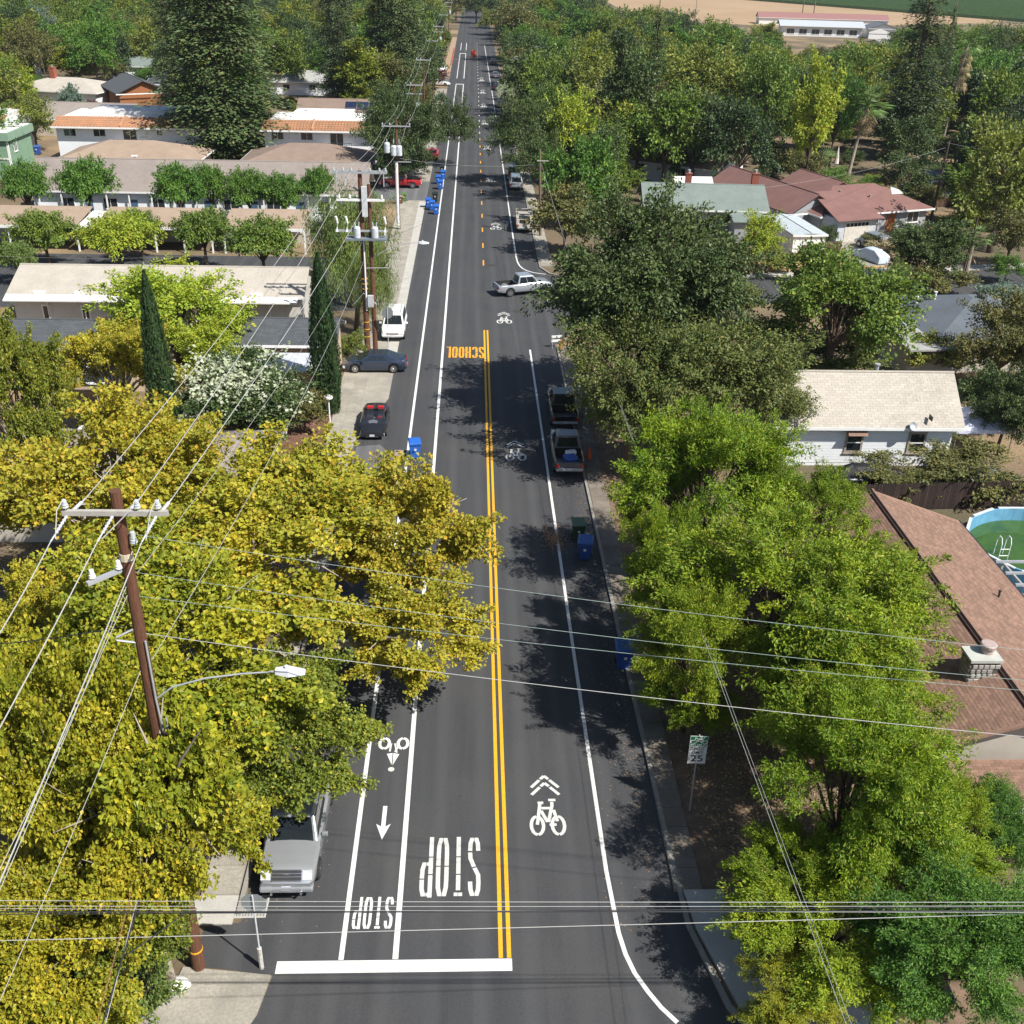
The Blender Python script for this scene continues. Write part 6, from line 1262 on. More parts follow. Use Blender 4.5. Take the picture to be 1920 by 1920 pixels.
#            seed R   H    c0   lobes clumps leaves leaf asp
tmpl('sycA', 3, 6.0, 11, .22, 34, 48, 36, .195, .8, F_YEL, tr=.30, bark=BARKW, clr=.085, lobe=.25, shell=.74, up=.6)
tmpl('sycB', 4, 6.0, 11, .18, 38, 42, 36, .195, .8, F_YEL, tr=.30, bark=BARKW, clr=.08, lobe=.23, shell=.74, up=.6)
tmpl('sycC', 33, 3.6, 8.5, .3, 20, 44, 30, .18, .8, F_YEL, tr=.25, bark=BARKW, clr=.11, lobe=.3, shell=.72, up=.6)
tmpl('sycH', 34, 3.0, 10.5, .62, 16, 40, 28, .27, .8, F_YEL, tr=.2, bark=BARKW, clr=.13, lobe=.34, shell=.7, up=.6)
tmpl('ashA', 5, 5.5, 9.5, .2, 36, 54, 42, .18, .34, F_LIME, tr=.22, clr=.075, lobe=.25, droop=.35, shell=.74, up=.6)
tmpl('ashB', 6, 5.5, 9.5, .2, 40, 48, 42, .18, .34, F_LIME, tr=.22, clr=.07, lobe=.23, droop=.35, shell=.74, up=.6)
tmpl('oakA', 7, 8, 11, .12, 34, 56, 26, .26, .6, F_OAK, tr=.45, clr=.085, lobe=.27, shell=.72)
tmpl('oakT', 27, 8, 15.5, .30, 40, 62, 28, .26, .6, F_OAK, tr=.45, clr=.085, lobe=.27, shell=.72, cut=-.85)
tmpl('loosT', 29, 6, 12, .28, 34, 44, 26, .22, .55, F_OLV, tr=.3, clr=.10, lobe=.30, shell=.7, cut=-.85)
tmpl('oakB', 8, 7, 10, .15, 18, 36, 18, .34, .6, F_OAK, tr=.4, clr=.12, lobe=.36)
tmpl('loose', 9, 6, 11, .12, 28, 44, 24, .22, .55, F_OLV, tr=.3, clr=.10, lobe=.30, shell=.7)
tmpl('round', 10, 3.2, 4.6, .3, 14, 40, 26, .22, .5, F_GRN, tr=.16, clr=.15, lobe=.42, droop=.5, shell=.58, arms=.6)
tmpl('bushA', 11, 5, 9, .12, 16, 32, 14, .36, .6, F_MID, tr=.25, clr=.14, lobe=.38)
tmpl('bushB', 12, 5, 10, .12, 14, 34, 14, .36, .6, F_MID, tr=.25, clr=.15, lobe=.4)
tmpl('bushC', 13, 5, 8, .08, 20, 26, 12, .40, .6, F_MID, tr=.25, clr=.13, lobe=.34)
tmpl('tall', 14, 3.5, 12, .08, 18, 32, 14, .34, .6, F_MID, tr=.2, clr=.16, lobe=.34)
tmpl('mid', 15, 5, 9, .1, 22, 44, 26, .24, .65, F_MID, tr=.25, clr=.12, lobe=.34)
tmpl('pepper', 16, 4.5, 9, .1, 20, 40, 26, .26, .28, F_PEP, tr=.3, clr=.12, lobe=.34, hang=.9)
tmpl('shrub', 17, 1.3, 1.9, .02, 8, 22, 14, .15, .55, F_MID, tr=.06, clr=.2, lobe=.42, cut=-.7)
tmpl('hedge', 18, 2.4, 3.2, .02, 14, 34, 20, .17, .5, F_OLV, tr=.1, clr=.16, lobe=.36, cut=-.7)
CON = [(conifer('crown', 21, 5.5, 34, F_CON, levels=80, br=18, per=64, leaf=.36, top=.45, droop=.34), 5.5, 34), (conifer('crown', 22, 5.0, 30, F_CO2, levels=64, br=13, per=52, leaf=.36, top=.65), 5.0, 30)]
SPD = spindle('crown', 23, 1.0, 10, F_CYP)
CT = MB().tube([(0, 0, 0), (0, 0, 33)], [.55, .08], 8).mesh('trunk', BARK, True); ST = MB().tube([(0, 0, 0), (0, 0, 3)], [.14, .1], 6).mesh('trunk', BARK)
def setm(o, m):
    if m is not None: o.material_slots[0].link = 'OBJECT'; o.material_slots[0].material = m
NAMES = {'sycA': 'sycamore_tree', 'sycB': 'sycamore_tree', 'sycC': 'sycamore_tree', 'ashA': 'ash_tree', 'ashB': 'ash_tree', 'oakA': 'oak_tree', 'oakB': 'oak_tree', 'round': 'small_tree', 'pepper': 'pepper_tree', 'shrub': 'shrub', 'hedge': 'hedge_shrub'}
def plant(k, x, y, r, H, m=None, label='', group=None, cat='tree', rz=None, name=None):
    me, tm, R, H0, c0 = T[k]; label = ' '.join(label.split()[:16]) if len(label.split()) > 16 else label; t_ = thing(name or NAMES.get(k, 'tree'), label, 'shrub' if k in ('shrub', 'hedge') and cat == 'tree' else cat, (x, y, 0), rnd.uniform(0, 6.28) if rz is None else rz, group)
    t_.scale = (r / R, r / R, H / H0); c = link('crown', me, t_); setm(c, m)
    if -8.6 < x < 8.9 and y < 480:      # crown overhangs the road: the trunk stands on the verge and leans out
        bx = -9.9 if x < -1 else 9.5; iv = Matrix.LocRotScale(Vector((x, y, 0)), t_.rotation_euler, t_.scale).inverted(); hc = (1 + c0) / 2 * H; mb = MB(); C0 = Vector((x, y, hc))
        mb.tube([(bx, y + .6, 0), (bx * .98, y + .5, hc * .45), C0 + (Vector((bx, y, 0)) - Vector((x, y, 0))) * .45 + Vector((0, 0, -.6)), C0], [.26, .2, .13, .08], 8)
        for q in range(9):
            e_ = C0 + Vector((rnd.uniform(-.75, .75) * r, rnd.uniform(-.75, .75) * r, rnd.uniform(-.2, .3) * H)); s_ = C0.lerp(Vector((bx, y, hc * .6)), rnd.uniform(0, .4)); mb.tube([s_, s_.lerp(e_, .5) + Vector((0, 0, .25)), e_], [.07, .045, .015], 4, False)
        mb.v = [tuple(iv @ Vector(p)) for p in mb.v]; link('trunk', mb.mesh('trunk', BARKW if k.startswith('syc') else BARK, True), t_); return t_
    link('trunk', tm, t_); return t_
def tree(k, px, py, wpx, hpx, m=None, label='', group=None, hc=None, hs=1., **kw):
    """crown centre and size as seen; solved for a place on the ground, a radius and a height"""
    c0 = T[k][4]; H = 8.
    if hc:
        x, y = G(px, py, hc); return plant(k, x, y, wpx / 2 / CF * DEP(x, y, hc), 2 * hc / (1 + c0) * hs, m, label, group, **kw)
    for _ in range(8):
        hc = (1 + c0) / 2 * H; x, y = G(px, py, hc); D = DEP(x, y, hc); r = wpx / 2 / CF * D
        an = math.atan2(CH - hc, math.hypot(x, y)); want = hpx / 2 / CF * D
        rz = math.sqrt(max((want ** 2 - (r * math.sin(an)) ** 2), (.35 * r) ** 2)) / math.cos(an); rz = max(.4 * r, min(rz, 2.4 * r)); H = .5 * H + .5 * (2 * rz / (1 - c0))
    return plant(k, x, y, r, H, m, label, group, **kw)
# ---- near left yellow sycamores
tree('sycA', 540, 1030, 620, 430, F_YEL, 'large yellow sycamore overhanging the bike lane, behind the lamp arm')
tree('sycC', 775, 1000, 300, 270, F_YEL, 'outer yellow crown reaching over the traffic lane, with drooping tips')
tree('sycC', 775, 1190, 270, 230, F_YEL, 'yellow crown hanging lowest over the bike lane')
tree('sycB', 200, 930, 520, 420, F_YEL, 'broad yellow sycamore at the left edge behind the near pole crossarm')
tree('sycA', 215, 690, 250, 190, F_YEL, 'smaller yellow tree standing left of the slender cypress')
tree('sycB', 30, 760, 230, 330, F_SYC, 'olive tree at the left edge with pale branches')
tree('sycA', 330, 1240, 660, 520, F_YEG, 'yellow-green sycamore around the near brown pole')
tree('sycB', 520, 1370, 400, 360, F_SYC, 'greener sycamore above the parked silver pickup')
tree('sycA', 70, 1430, 420, 560, F_YEG, 'yellow-green sycamore at the left edge, beneath the thick wires')
tree('sycB', 270, 1590, 470, 520, F_YEG, 'lowest sycamore, beside the foot of the near pole')
tree('sycA', 110, 1800, 440, 420, F_YEG, 'sycamore in the bottom left corner above the white van')
tree('sycA', 190, 1790, 330, 330, F_SYC, 'greener sycamore crown filling the lower left, left of the pole foot')
tree('sycB', 60, 1180, 260, 260, F_YEL, 'yellow crown at the left edge just below the near pole crossarm')
tree('sycH', 322, 1475, 250, 150, F_YEG, 'yellow branch crown screening the lower part of the near pole', hc=8.6, name='sycamore_tree')
tree('shrub', 272, 1850, 130, 130, F_PEP, 'spiky green shrub at the pavement corner')
# ---- near right green ashes
tree('ashA', 1320, 915, 370, 330, F_LIME, 'bright green ash beside the parked pickups, farthest of the near right row')
tree('ashB', 1515, 985, 250, 240, F_LIME, 'bright green ash in front of the white cottage corner')
tree('ashB', 1260, 1070, 230, 260, F_LIME, 'bright green ash over the shaded carts by the kerb')
tree('ashA', 1235, 960, 210, 220, F_LIME, 'bright green ash crown leaning out above the dark green cart')
tree('ashB', 1290, 1300, 190, 150, F_LIME, 'bright green ash tips just above the speed limit sign')
tree('ashB', 1500, 1650, 280, 250, F_LIME, 'bright green ash at the lower middle of the right-hand row')
tree('ashA', 1720, 1640, 320, 260, F_LIME, 'bright green ash right of the long service cable, low down')
tree('ashB', 1640, 1110, 190, 240, F_LIME, 'bright green ash fringe resting on the brown roof slope')
tree('ashB', 1480, 1130, 560, 430, F_LIME, 'broad bright green ash spreading over the brown roof')
tree('ashA', 1310, 1230, 290, 300, F_LIME, 'bright green ash over the lower blue cart')
tree('ashA', 1575, 1290, 400, 330, F_LIME, 'bright green ash touching the stone chimney roof')
tree('ashA', 1595, 1470, 430, 410, F_LIME, 'bright green ash just right of the speed limit sign')
tree('ashA', 1850, 1545, 220, 190, F_GRN, 'deep green crown with drooping tips beside the cream porch wall')
tree('ashB', 1735, 1540, 260, 260, F_LIME, 'bright green ash with tips over the cream porch wall')
tree('ashB', 1560, 1730, 420, 330, F_LIME, 'bright green ash at the bottom, beneath the black cables')
tree('ashA', 1800, 1760, 420, 360, F_GRN, 'deeper green tree in the bottom right corner')
tree('ashA', 1480, 1860, 230, 200, F_YEG, 'yellowing ash branchlets at the bottom edge over the pale path')
# ---- mid right
tree('oakT', 1212, 482, 430, 310, F_OAK, 'great dark oak at the mouth of the side street', hc=11.6, hs=.9, name='oak_tree')
tree('loosT', 1190, 690, 290, 250, F_OLG, 'airy olive-green tree shading the black pickup', hc=7.2)
tree('loosT', 1340, 670, 370, 290, F_OLG, 'airy green tree between the great oak and the white cottage', hc=7)
tree('loose', 1440, 740, 180, 200, F_OLG, 'thin tree with bare twigs at the left end of the white cottage roof')
tree('mid', 1570, 580, 280, 250, F_MID, 'dense round green tree behind the white cottage')
tree('hedge', 1670, 530, 60, 100, F_PEP, 'spiky light green shrub left of the grey hip roof')
tree('bushC', 1750, 665, 130, 80, F_YEF, 'yellow leaved shrub in front of the grey hip house')
tree('mid', 1885, 640, 200, 200, F_OLV, 'dark olive tree with golden tips at the right edge', hc=4.2)
tree('mid', 1892, 765, 130, 150, F_OAK, 'dark crown at the right edge beside the gazebo', hc=3.4)
tree('bushC', 1870, 745, 130, 100, F_OAK, 'dark tree over the white gazebo at the right edge', hc=2.6)
tree('hedge', 1690, 888, 170, 100, F_OLV, 'left dusty hedge shrub below the white cottage window', hc=1.1)
tree('hedge', 1830, 878, 220, 110, F_OLV, 'right dusty hedge shrub above the dark fence', hc=1.5)
tree('bushC', 1440, 640, 150, 110, F_OLG, 'leafy green shrubs left of the dense round tree')
tree('bushC', 1370, 560, 110, 90, F_OLG, 'green shrubbery between the great oak and the side street')
tree('bushA', 1560, 668, 200, 60, F_OLG, 'scrub hiding the ground behind the white cottage ridge', hc=1.8)
tree('bushA', 1425, 445, 95, 90, F_LIM2, 'lime green tree in front of the white garage')
tree('bushC', 1440, 487, 110, 50, F_YEF, 'yellow-green scrub on the orange dirt by the side street')
tree('bushC', 1060, 410, 150, 120, F_OLV, 'olive shrubs behind the weathered right-hand pole')
tree('bushC', 1080, 370, 100, 45, F_GLD, 'golden vine patch behind the great oak')
tree('hedge', 1640, 450, 50, 36, F_OLV, 'rounded brown-green bush by the ranch house porch')
tree('hedge', 1555, 437, 40, 40, F_OAK, 'small bush left of the garage door')
tree('shrub', 1670, 462, 80, 40, F_DRY, 'clump of dry ornamental grass in front of the ranch house')
tree('mid', 1755, 465, 170, 120, F_OAK, 'dark leafy tree around the pole base right of the ranch house')
tree('bushC', 1755, 525, 130, 60, F_OLV, 'shaded scrub beyond the grey hip house')
tree('bushC', 1885, 560, 110, 60, F_SAG, 'grey-green creeper mound at the right edge')
tree('bushA', 1890, 500, 70, 50, F_GRN, 'small green tree at the right edge above the creeper mound')
tree('bushA', 1885, 340, 200, 210, F_YEF, 'big yellow-green tree cut by the right edge')
tree('bushB', 1900, 440, 120, 100, F_OLV, 'olive crown at the right edge below the big yellow-green tree')
tree('bushA', 1700, 335, 110, 80, F_OAK, 'dark shrub tree behind the ranch house gable')
tree('bushC', 1740, 370, 70, 50, F_OLV, 'low olive bushes right of the ranch house roof')
tree('bushB', 1560, 345, 80, 60, F_GRN, 'green shrubs between the two brown gables')
tree('bushA', 1390, 265, 150, 150, F_DOK, 'very dark round tree left of the lime column tree')
tree('tall', 1525, 230, 95, 260, F_LIM2, 'tall lime green columnar tree left of the fan palm')
tree('bushB', 1570, 215, 90, 160, F_GRN, 'green tree just left of the fan palm')
tree('bushB', 1330, 170, 190, 170, F_YEF, 'wide yellow-green tree in the middle of the right-hand wood')
tree('bushB', 1430, 190, 130, 180, F_MID, 'green tree between the yellow-green tree and the lime column')
tree('bushC', 1500, 310, 110, 60, F_OLV, 'olive brush behind the ranch wing')
tree('bushC', 1200, 255, 110, 90, F_YEF, 'yellow-green bush beside the low pink eave')
tree('bushA', 1270, 300, 100, 60, F_GRN, 'low green bush behind the grey-green house')
tree('tall', 1175, 190, 120, 230, F_OAK, 'tall loose dark tree standing over the pink eave house')
tree('bushA', 1065, 250, 120, 150, F_LIM2, 'lime green tree near the right kerb, beyond the great oak')
tree('oakB', 985, 245, 130, 150, F_OAK, 'kerbside oak just beyond the silver wagon')
tree('oakB', 1010, 300, 120, 110, F_OAK, 'kerbside oak directly behind the silver wagon')
tree('bushB', 1130, 300, 110, 120, F_OAK, 'shady tree behind the lime green kerb tree')
tree('bushC', 1010, 150, 130, 110, F_OAK, 'oak beside the road below the big rounded tree')
tree('bushA', 1060, 175, 110, 120, F_OAK, 'dark oak right of the roadside wires')
tree('bushB', 965, 55, 115, 90, F_OLV, 'big rounded olive tree at the right of the far road')
tree('bushA', 915, 38, 40, 40, F_YEF, 'small yellow-green tree at the far right kerb')
tree('bushB', 1095, 80, 50, 60, F_GLD, 'orange-gold tree in the far right wood')
tree('bushC', 965, 112, 60, 40, F_GRN, 'bamboo-green shrub at the right kerb in the distance')
tree('bushC', 945, 175, 36, 40, F_WHT, 'shrub with white blossom at the right kerb')
# ---- mid left
tree('pepper', 655, 450, 170, 210, F_PEP, 'feathery pepper tree behind the heavy double pole')
tree('pepper', 700, 530, 90, 160, F_PEP, 'right-hand drooping part of the pepper trees')
tree('mid', 320, 590, 270, 200, F_LIM2, 'bright yellow-green tree behind the slender cypress')
tree('mid', 400, 640, 160, 130, F_LIM2, 'lower yellow-green crown right of the slender cypress')
tree('tall', 335, 530, 90, 100, F_LIM2, 'upright lime shoots above the yellow-green tree')
for px, py, w_, h_, lb in ((45, 345, 100, 90, 'leftmost dark tree before the taupe building'), (160, 340, 115, 95, 'second dark tree before the taupe building'), (335, 350, 105, 95, 'third tree before the taupe building, right of the lamp post'), (395, 348, 80, 85, 'fourth tree before the taupe building'), (465, 355, 100, 80, 'fifth tree before the taupe building'), (530, 360, 90, 75, 'sixth tree before the taupe building'), (595, 345, 70, 70, 'last tree of the row before the taupe building, by the pepper tree')):
    tree('round', px, py, w_, h_, F_GRN, lb, 'trees in a row before the taupe building')
for px, py, w_, h_, lb, mm in ((80, 432, 130, 80, 'leftmost round tree before the carports', F_MID), (30, 480, 90, 60, 'low yellow-green tree at the left edge of the car park', F_PEP), (220, 440, 160, 90, 'second round tree before the carports', F_LIM2), (260, 425, 90, 70, 'crown behind the second round tree', F_MID), (380, 430, 125, 85, 'third round tree before the carports, with a dark forked trunk', F_MID), (490, 450, 140, 95, 'fourth round tree before the carports', F_MID)):
    tree('round', px, py, w_, h_, mm, lb, 'trees in a row before the carports')
ob_ = tree('mid', 450, 745, 250, 180, F_OAK, 'dark green oleander covered in white blossom')
fl_me, _ = crown('blossom', 31, 5, 9, .1, 22, 36, 5, .30, .9, F_WHT, clr=.13, lobe=.37, shell=.72, cut=.0); c = link('blossom', fl_me, ob_)
tree('bushC', 570, 770, 100, 80, F_OLV, 'brownish bush between the oleander and the tall cypress')
tree('hedge', 655, 640, 60, 50, F_YEF, 'yellow-green shrub left of the dark saloon')
tree('hedge', 600, 620, 60, 70, F_MID, 'green shrubs between the cypress and the pole')
for (k, px, py, w_, h_, mm, lb) in (('oakA', 755, 250, 170, 150, F_OAK, 'dark oak behind the pole with white transformers'), ('oakB', 850, 235, 85, 110, F_OAK, 'dark oak leaning over the road on the left'), ('oakB', 735, 310, 90, 60, F_DOK, 'dark shrubs above the red pickup'), ('bushC', 780, 300, 80, 50, F_DOK, 'shaded undergrowth beside the red pickup'), ('oakA', 600, 60, 0, 0, None, '')):
    if w_: tree(k, px, py, w_, h_, mm, lb)
for (k, px, py, w_, h_, mm, lb) in (
 ('bushB', 60, 225, 95, 90, F_YEF, 'yellow-green tree above the sage green building'), ('bushC', 130, 190, 50, 60, F_SAG, 'grey-green shrub before the taupe gable bungalow'), ('bushC', 175, 198, 45, 20, F_RDB, 'brown-red bush behind the white flat roof'),
 ('bushA', 35, 160, 75, 60, F_LIM2, 'light green tree at the left edge by the beige bungalow'), ('bushC', 45, 130, 40, 40, F_YEF, 'small yellow-green tree before the beige bungalow'), ('bushA', 175, 95, 95, 110, F_GRN, 'full green tree behind the beige bungalow'),
 ('bushC', 215, 130, 50, 40, F_OLV, 'olive tree left of the cedar house'), ('bushB', 205, 60, 60, 60, F_YEF, 'yellow-green crown behind the full green tree'), ('oakB', 25, 55, 110, 110, F_DOK, 'very dark oak in the top left corner'), ('bushB', 80, 60, 50, 90, F_SAG, 'greyish pale tree in the top left'),
 ('oakB', 130, 40, 90, 70, F_DOK, 'dark oak right of the greyish tree, top left'), ('bushA', 225, 30, 50, 70, F_MID, 'green tree above the dry lawn, top left'), ('bushA', 0, 95, 60, 40, F_LIM2, 'bright green tree cut by the left edge'),
 ('oakB', 255, 25, 60, 60, F_DOK, 'dark tree left of the great redwood top'), ('bushC', 195, 170, 30, 30, F_SAG, 'small conifer by the cedar house wall'), ('bushC', 530, 70, 60, 80, F_MID, 'light green tree at the right flank of the great redwood'),
 ('bushC', 570, 195, 40, 16, F_GLD, 'golden bush behind the right white flat roof'), ('bushC', 600, 200, 30, 14, F_GLD, 'second golden bush behind the white flat roof'), ('bushC', 565, 100, 30, 30, F_RDB, 'purple leaved tree before the pale bungalow'), ('bushC', 660, 50, 35, 40, F_YEF, 'yellow-green tree between the two dark redwoods'),
 ('oakB', 640, 150, 70, 60, F_DOK, 'dark tree between the redwoods, lower'), ('bushA', 800, 130, 50, 90, F_OAK, 'dark tree left of the far pavement'), ('bushC', 835, 75, 28, 40, F_MID, 'green tree by the red painted kerb'), ('bushC', 815, 145, 50, 36, F_RDB, 'rust-brown shrub at the far left corner bed'),
 ('bushC', 825, 185, 30, 20, F_SAG, 'blue-green agave clump by the far kerb'), ('bushA', 790, 190, 50, 60, F_OLV, 'olive tree beside the far utility pole'), ('bushB', 760, 165, 70, 80, F_OAK, 'oak beneath the far utility pole'), ('bushC', 812, 20, 50, 40, F_MID, 'far green tree by the last pole'),
 ('shrub', 138, 282, 40, 30, F_PNK, 'left crepe myrtle with pink blossom on the roof edge'), ('shrub', 230, 292, 32, 16, F_RDB, 'dark red shrub between the two crepe myrtles'), ('shrub', 358, 285, 40, 30, F_PNK, 'right crepe myrtle with pink blossom beneath the great redwood'), ('bushC', 430, 250, 50, 50, F_SAG, 'greyish shrub at the foot of the great redwood')):
    tree(k, px, py, w_, h_, mm, lb)
# ---- conifers
def con(i, x, y, R, H, label, m=None, rz=None, lean=0):
    me, R0, H0 = CON[i]; t_ = thing('redwood_tree', label, 'tree', (x, y, 0), rnd.uniform(0, 6) if rz is None else rz); t_.scale = (R / R0, R / R0, H / H0)
    c = link('crown', me, t_); setm(c, m); link('trunk', CT, t_); return t_
def conp(i, px, py, wpx, H, label, m=None):
    x, y = G(px, py); D = DEP(x, y, H * .25); return con(i, x, y, wpx / 2 / CF * D, H, label, m)
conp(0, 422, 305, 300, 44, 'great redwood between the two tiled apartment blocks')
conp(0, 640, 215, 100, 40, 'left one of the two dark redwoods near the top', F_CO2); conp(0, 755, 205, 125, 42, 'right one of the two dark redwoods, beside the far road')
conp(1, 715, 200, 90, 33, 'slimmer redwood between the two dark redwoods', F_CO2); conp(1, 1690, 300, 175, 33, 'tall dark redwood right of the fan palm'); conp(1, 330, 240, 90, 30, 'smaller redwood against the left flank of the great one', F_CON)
conp(1, 1745, 255, 70, 22, 'slender conifer at the right flank of the tall dark redwood', F_CON); conp(1, 1215, 290, 110, 21, 'loose pyramidal conifer over the pink eave house', F_OAK)
def cyp(px, py, topy, wpx, label):
    x, y = G(px, py); H = onpole(x, y, topy); D = DEP(x, y, H / 2); t_ = thing('cypress_tree', label, 'tree', (x, y, 0), rnd.uniform(0, 6)); r = wpx / 2 / CF * D
    t_.scale = (r, r, H / 10); link('crown', SPD, t_); link('trunk', ST, t_); return t_
cyp(322, 868, 508, 58, 'slender leaning cypress in front of the yellow-green tree'); cyp(614, 775, 475, 56, 'tall cypress beside the pavement, left one of the pair'); cyp(626, 775, 560, 36, 'shorter cypress trunk hugging the tall one, nearest the pavement')
# ---- palms
FR = MB(); NB = 11
for k in range(NB):
    a = R_(-70 + 140 * k / (NB - 1)); a2 = a + R_(5); r0, r1 = .25, 1.0
    FR.add([(r0 * math.cos(a - .05), r0 * math.sin(a - .05), 0), (r1 * math.cos(a - .02) + .0, r1 * math.sin(a - .02), -.18), (r0 * math.cos(a + .13), r0 * math.sin(a + .13), .03)], [(0, 1, 2)])
for v_ in range(len(FR.v)): FR.v[v_] = (FR.v[v_][0] + .9, FR.v[v_][1], FR.v[v_][2])
FR.tube([(0, 0, 0), (.6, 0, .08), (1.1, 0, 0)], [.03, .02, .012], 4)
FRM = FR.mesh('frond', mat('palm_green', (.13, .22, .04), (.09, .16, .035), .6, rv=.2)); FRD = FR.mesh('frond', mat('palm_dead', (.34, .26, .13), (.26, .19, .10), .8, rv=.2))
def palm(label, x, y, H, s, n=34, dead=26, lean=(0, 0), skirt=True):
    t_ = thing('fan_palm', label, 'palm tree', (x, y, 0)); MB().tube([(0, 0, 0), (lean[0] * .4, lean[1] * .4, H * .5), (lean[0], lean[1], H)], [.3, .22, .2], 10).build('trunk', BARKW, t_)
    for i in range(n + dead):
        a = rnd.uniform(0, 6.283)
        if i < n: el = rnd.uniform(-.5, 1.3); z = H; m_ = FRM
        else: el = rnd.uniform(-1.45, -.7); z = H - rnd.uniform(0, (skirt if skirt > 1 else 1.8) if skirt else .4); m_ = FRD
        o = link('frond', m_, t_, (lean[0], lean[1], z), (0, -el, a)); q = s * rnd.uniform(.8, 1.15) * (1 if i < n else .7); o.scale = (q, q, q)
    return t_
x, y = G(1590, 330); palm('stout fan palm with a skirt of dead fronds beside the columnar tree', x, y, onpole(x, y, 200), 2.0, 44, 40, (1.2, 0))
x, y = G(1768, 262); palm('very tall thin palm with a shaggy grey crown, upper right', x, y, onpole(x, y, 82), 1.7, 22, 90, (1.0, 0), 7); x, y = G(1806, 535); palm('small fan palm with brown fronds behind the grey hip house', x, y, 4.6, 1.0, 16, 14)
x, y = G(1130, 240); palm('feathery palm head emerging between the oak and the pink eave house', x, y, 8, 2.4, 26, 0); x, y = G(1303, 45); palm('small palm silhouetted before the stubble field', x, y, 15, 2.6, 26, 8); x, y = G(1545, 345); palm('low palm sprouting behind the ranch wing', x, y, 2.4, 1.5, 18, 0)
# ---- the far wood: trees one can tell apart, filling the valley floor
KEEP = ((50, 112, 190, 200, 236), (185, 130, 330, 205, 240), (80, 180, 345, 320, 186), (345, 240, 480, 320, 150), (495, 170, 690, 320, 206), (0, 285, 720, 720, 150), (1480, 36, 1660, 76, 486), (1415, 320, 1760, 520, 146), (1190, 325, 1500, 420, 140), (240, 55, 280, 85, 300), (515, 100, 612, 168, 247), (835, 20, 935, 330, 1e9), (1575, 180, 1645, 320, 166), (1480, 110, 1550, 330, 178), (1780, 80, 1820, 240, 204))
def clear(x, y, hh, r):
    if -12 < x < 12: return False
    D = DEP(x, y, hh / 2); pr = r * CF / D
    for z in (1.0, hh * .5, hh):
        px, py = PJ(x, y, z)
        if px > 1125 and py < (9 if px < 1290 else 34 if px < 1650 else 42): return False
        for (a, b_, c, d, ym) in KEEP:
            if y < ym and a - pr * .75 < px < c + pr * .75 and b_ - 2 < py < d: return False
    return True
mats_ = [F_OAK, F_MID, F_MID, F_DOK, F_OLV, F_YEF, F_GRN, F_OAK, F_MID, F_SYC, F_GRN, F_SYC]; lab = {id(F_OAK): 'dark oak', id(F_MID): 'mid-green tree', id(F_DOK): 'very dark evergreen', id(F_OLV): 'olive-toned tree', id(F_YEF): 'yellow-green tree', id(F_GRN): 'fresh green tree', id(F_SYC): 'greyish olive tree'}
LMK = [('great redwood', -35, 150), ('red pickup', -10, 148), ('right tiled apartment block', -22, 168), ('left tiled apartment block', -49, 168), ('sage green building', -66, 153), ('cedar house', -64, 224), ('beige bungalow', -81, 228), ('taupe gable bungalow', -68, 190), ('solar roofed house', -21, 199), ('two dark redwoods', -18, 185), ('fan palm', 84, 165), ('tall thin palm', 125, 205), ('columnar lime tree', 70, 175), ('ranch house', 46, 134), ('pink eave house', 30, 158), ('tall dark redwood', 105, 185), ('peach bungalow', 40, 205), ('hidden white bungalow', 42, 295), ('brown roofed bungalow', 54, 262), ('school building', 140, 462), ('school annexe', 152, 395), ('pale roofed garden house', 87, 165), ('slim roadside poles', 8, 240), ('dry lawn', -64, 280), ('yellow-green wide tree', 52, 190), ('pale bungalow behind the redwood', -37, 250)]
def near_label(x, y, kind, r, h):
    n_, a, b_ = min(LMK, key=lambda q: (q[1] - x) ** 2 + (q[2] - y) ** 2); dx, dy = x - a, y - b_; d = math.hypot(dx, dy)
    rel = ('right of' if dx > 0 else 'left of') if abs(dx) > abs(dy) * 1.6 else (('behind' if dy > 0 else 'in front of') if abs(dy) > abs(dx) * 1.6 else ('behind and right of' if dx > 0 and dy > 0 else 'behind and left of' if dy > 0 else 'before and right of' if dx > 0 else 'before and left of'))
    far = 'close' if d < 18 else ('a little way' if d < 40 else ('well' if d < 75 else 'far'))
    n_ = n_.replace('pale bungalow behind the redwood', 'pale bungalow by the redwood'); sz = ('tall ' if h / r > 2.1 else 'low ' if h / r < 1.8 else '') + ('broad' if r > 5.4 else 'slim' if r < 4.4 else 'middling')
    return '%s %s %s %s the %s' % (sz, kind, far, rel, n_)
cand = []; r2 = random.Random(11); y = 128.
while y < 470:
    x = -.60 * (y + 70) + r2.uniform(0, 6); st = 7.2 + y * .009
    while x < .62 * (y + 70):
        xx = x + r2.uniform(-2.2, 2.2); yy = y + r2.uniform(-3, 3); x += st * r2.uniform(.8, 1.15)
        mi = r2.randrange(12); r_ = r2.uniform(3.7, 6.0) * (1 + y / 2200); hh = r_ * r2.uniform(1.6, 2.4)
        if xx < 0 and y < 300 and r2.random() < .12: continue
        if r2.random() < .04 or not clear(xx, yy, hh, r_): continue
        cand.append((DEP(xx, yy, 4) / r_, xx, yy, r_, hh, mi))
    y += st * .82
cand.sort(); seen = {}
for _, xx, yy, r_, hh, mi in cand[:125]:
    m_ = mats_[mi]; lb = near_label(xx, yy, lab[id(m_)], r_, hh); gp = lb
    plant(r2.choice(['bushA', 'bushB', 'bushC', 'oakB', 'tall' if r2.random() < .4 else 'bushB']), xx, yy, r_, hh, m_, lb, lab[id(m_)] + 's of the wood')
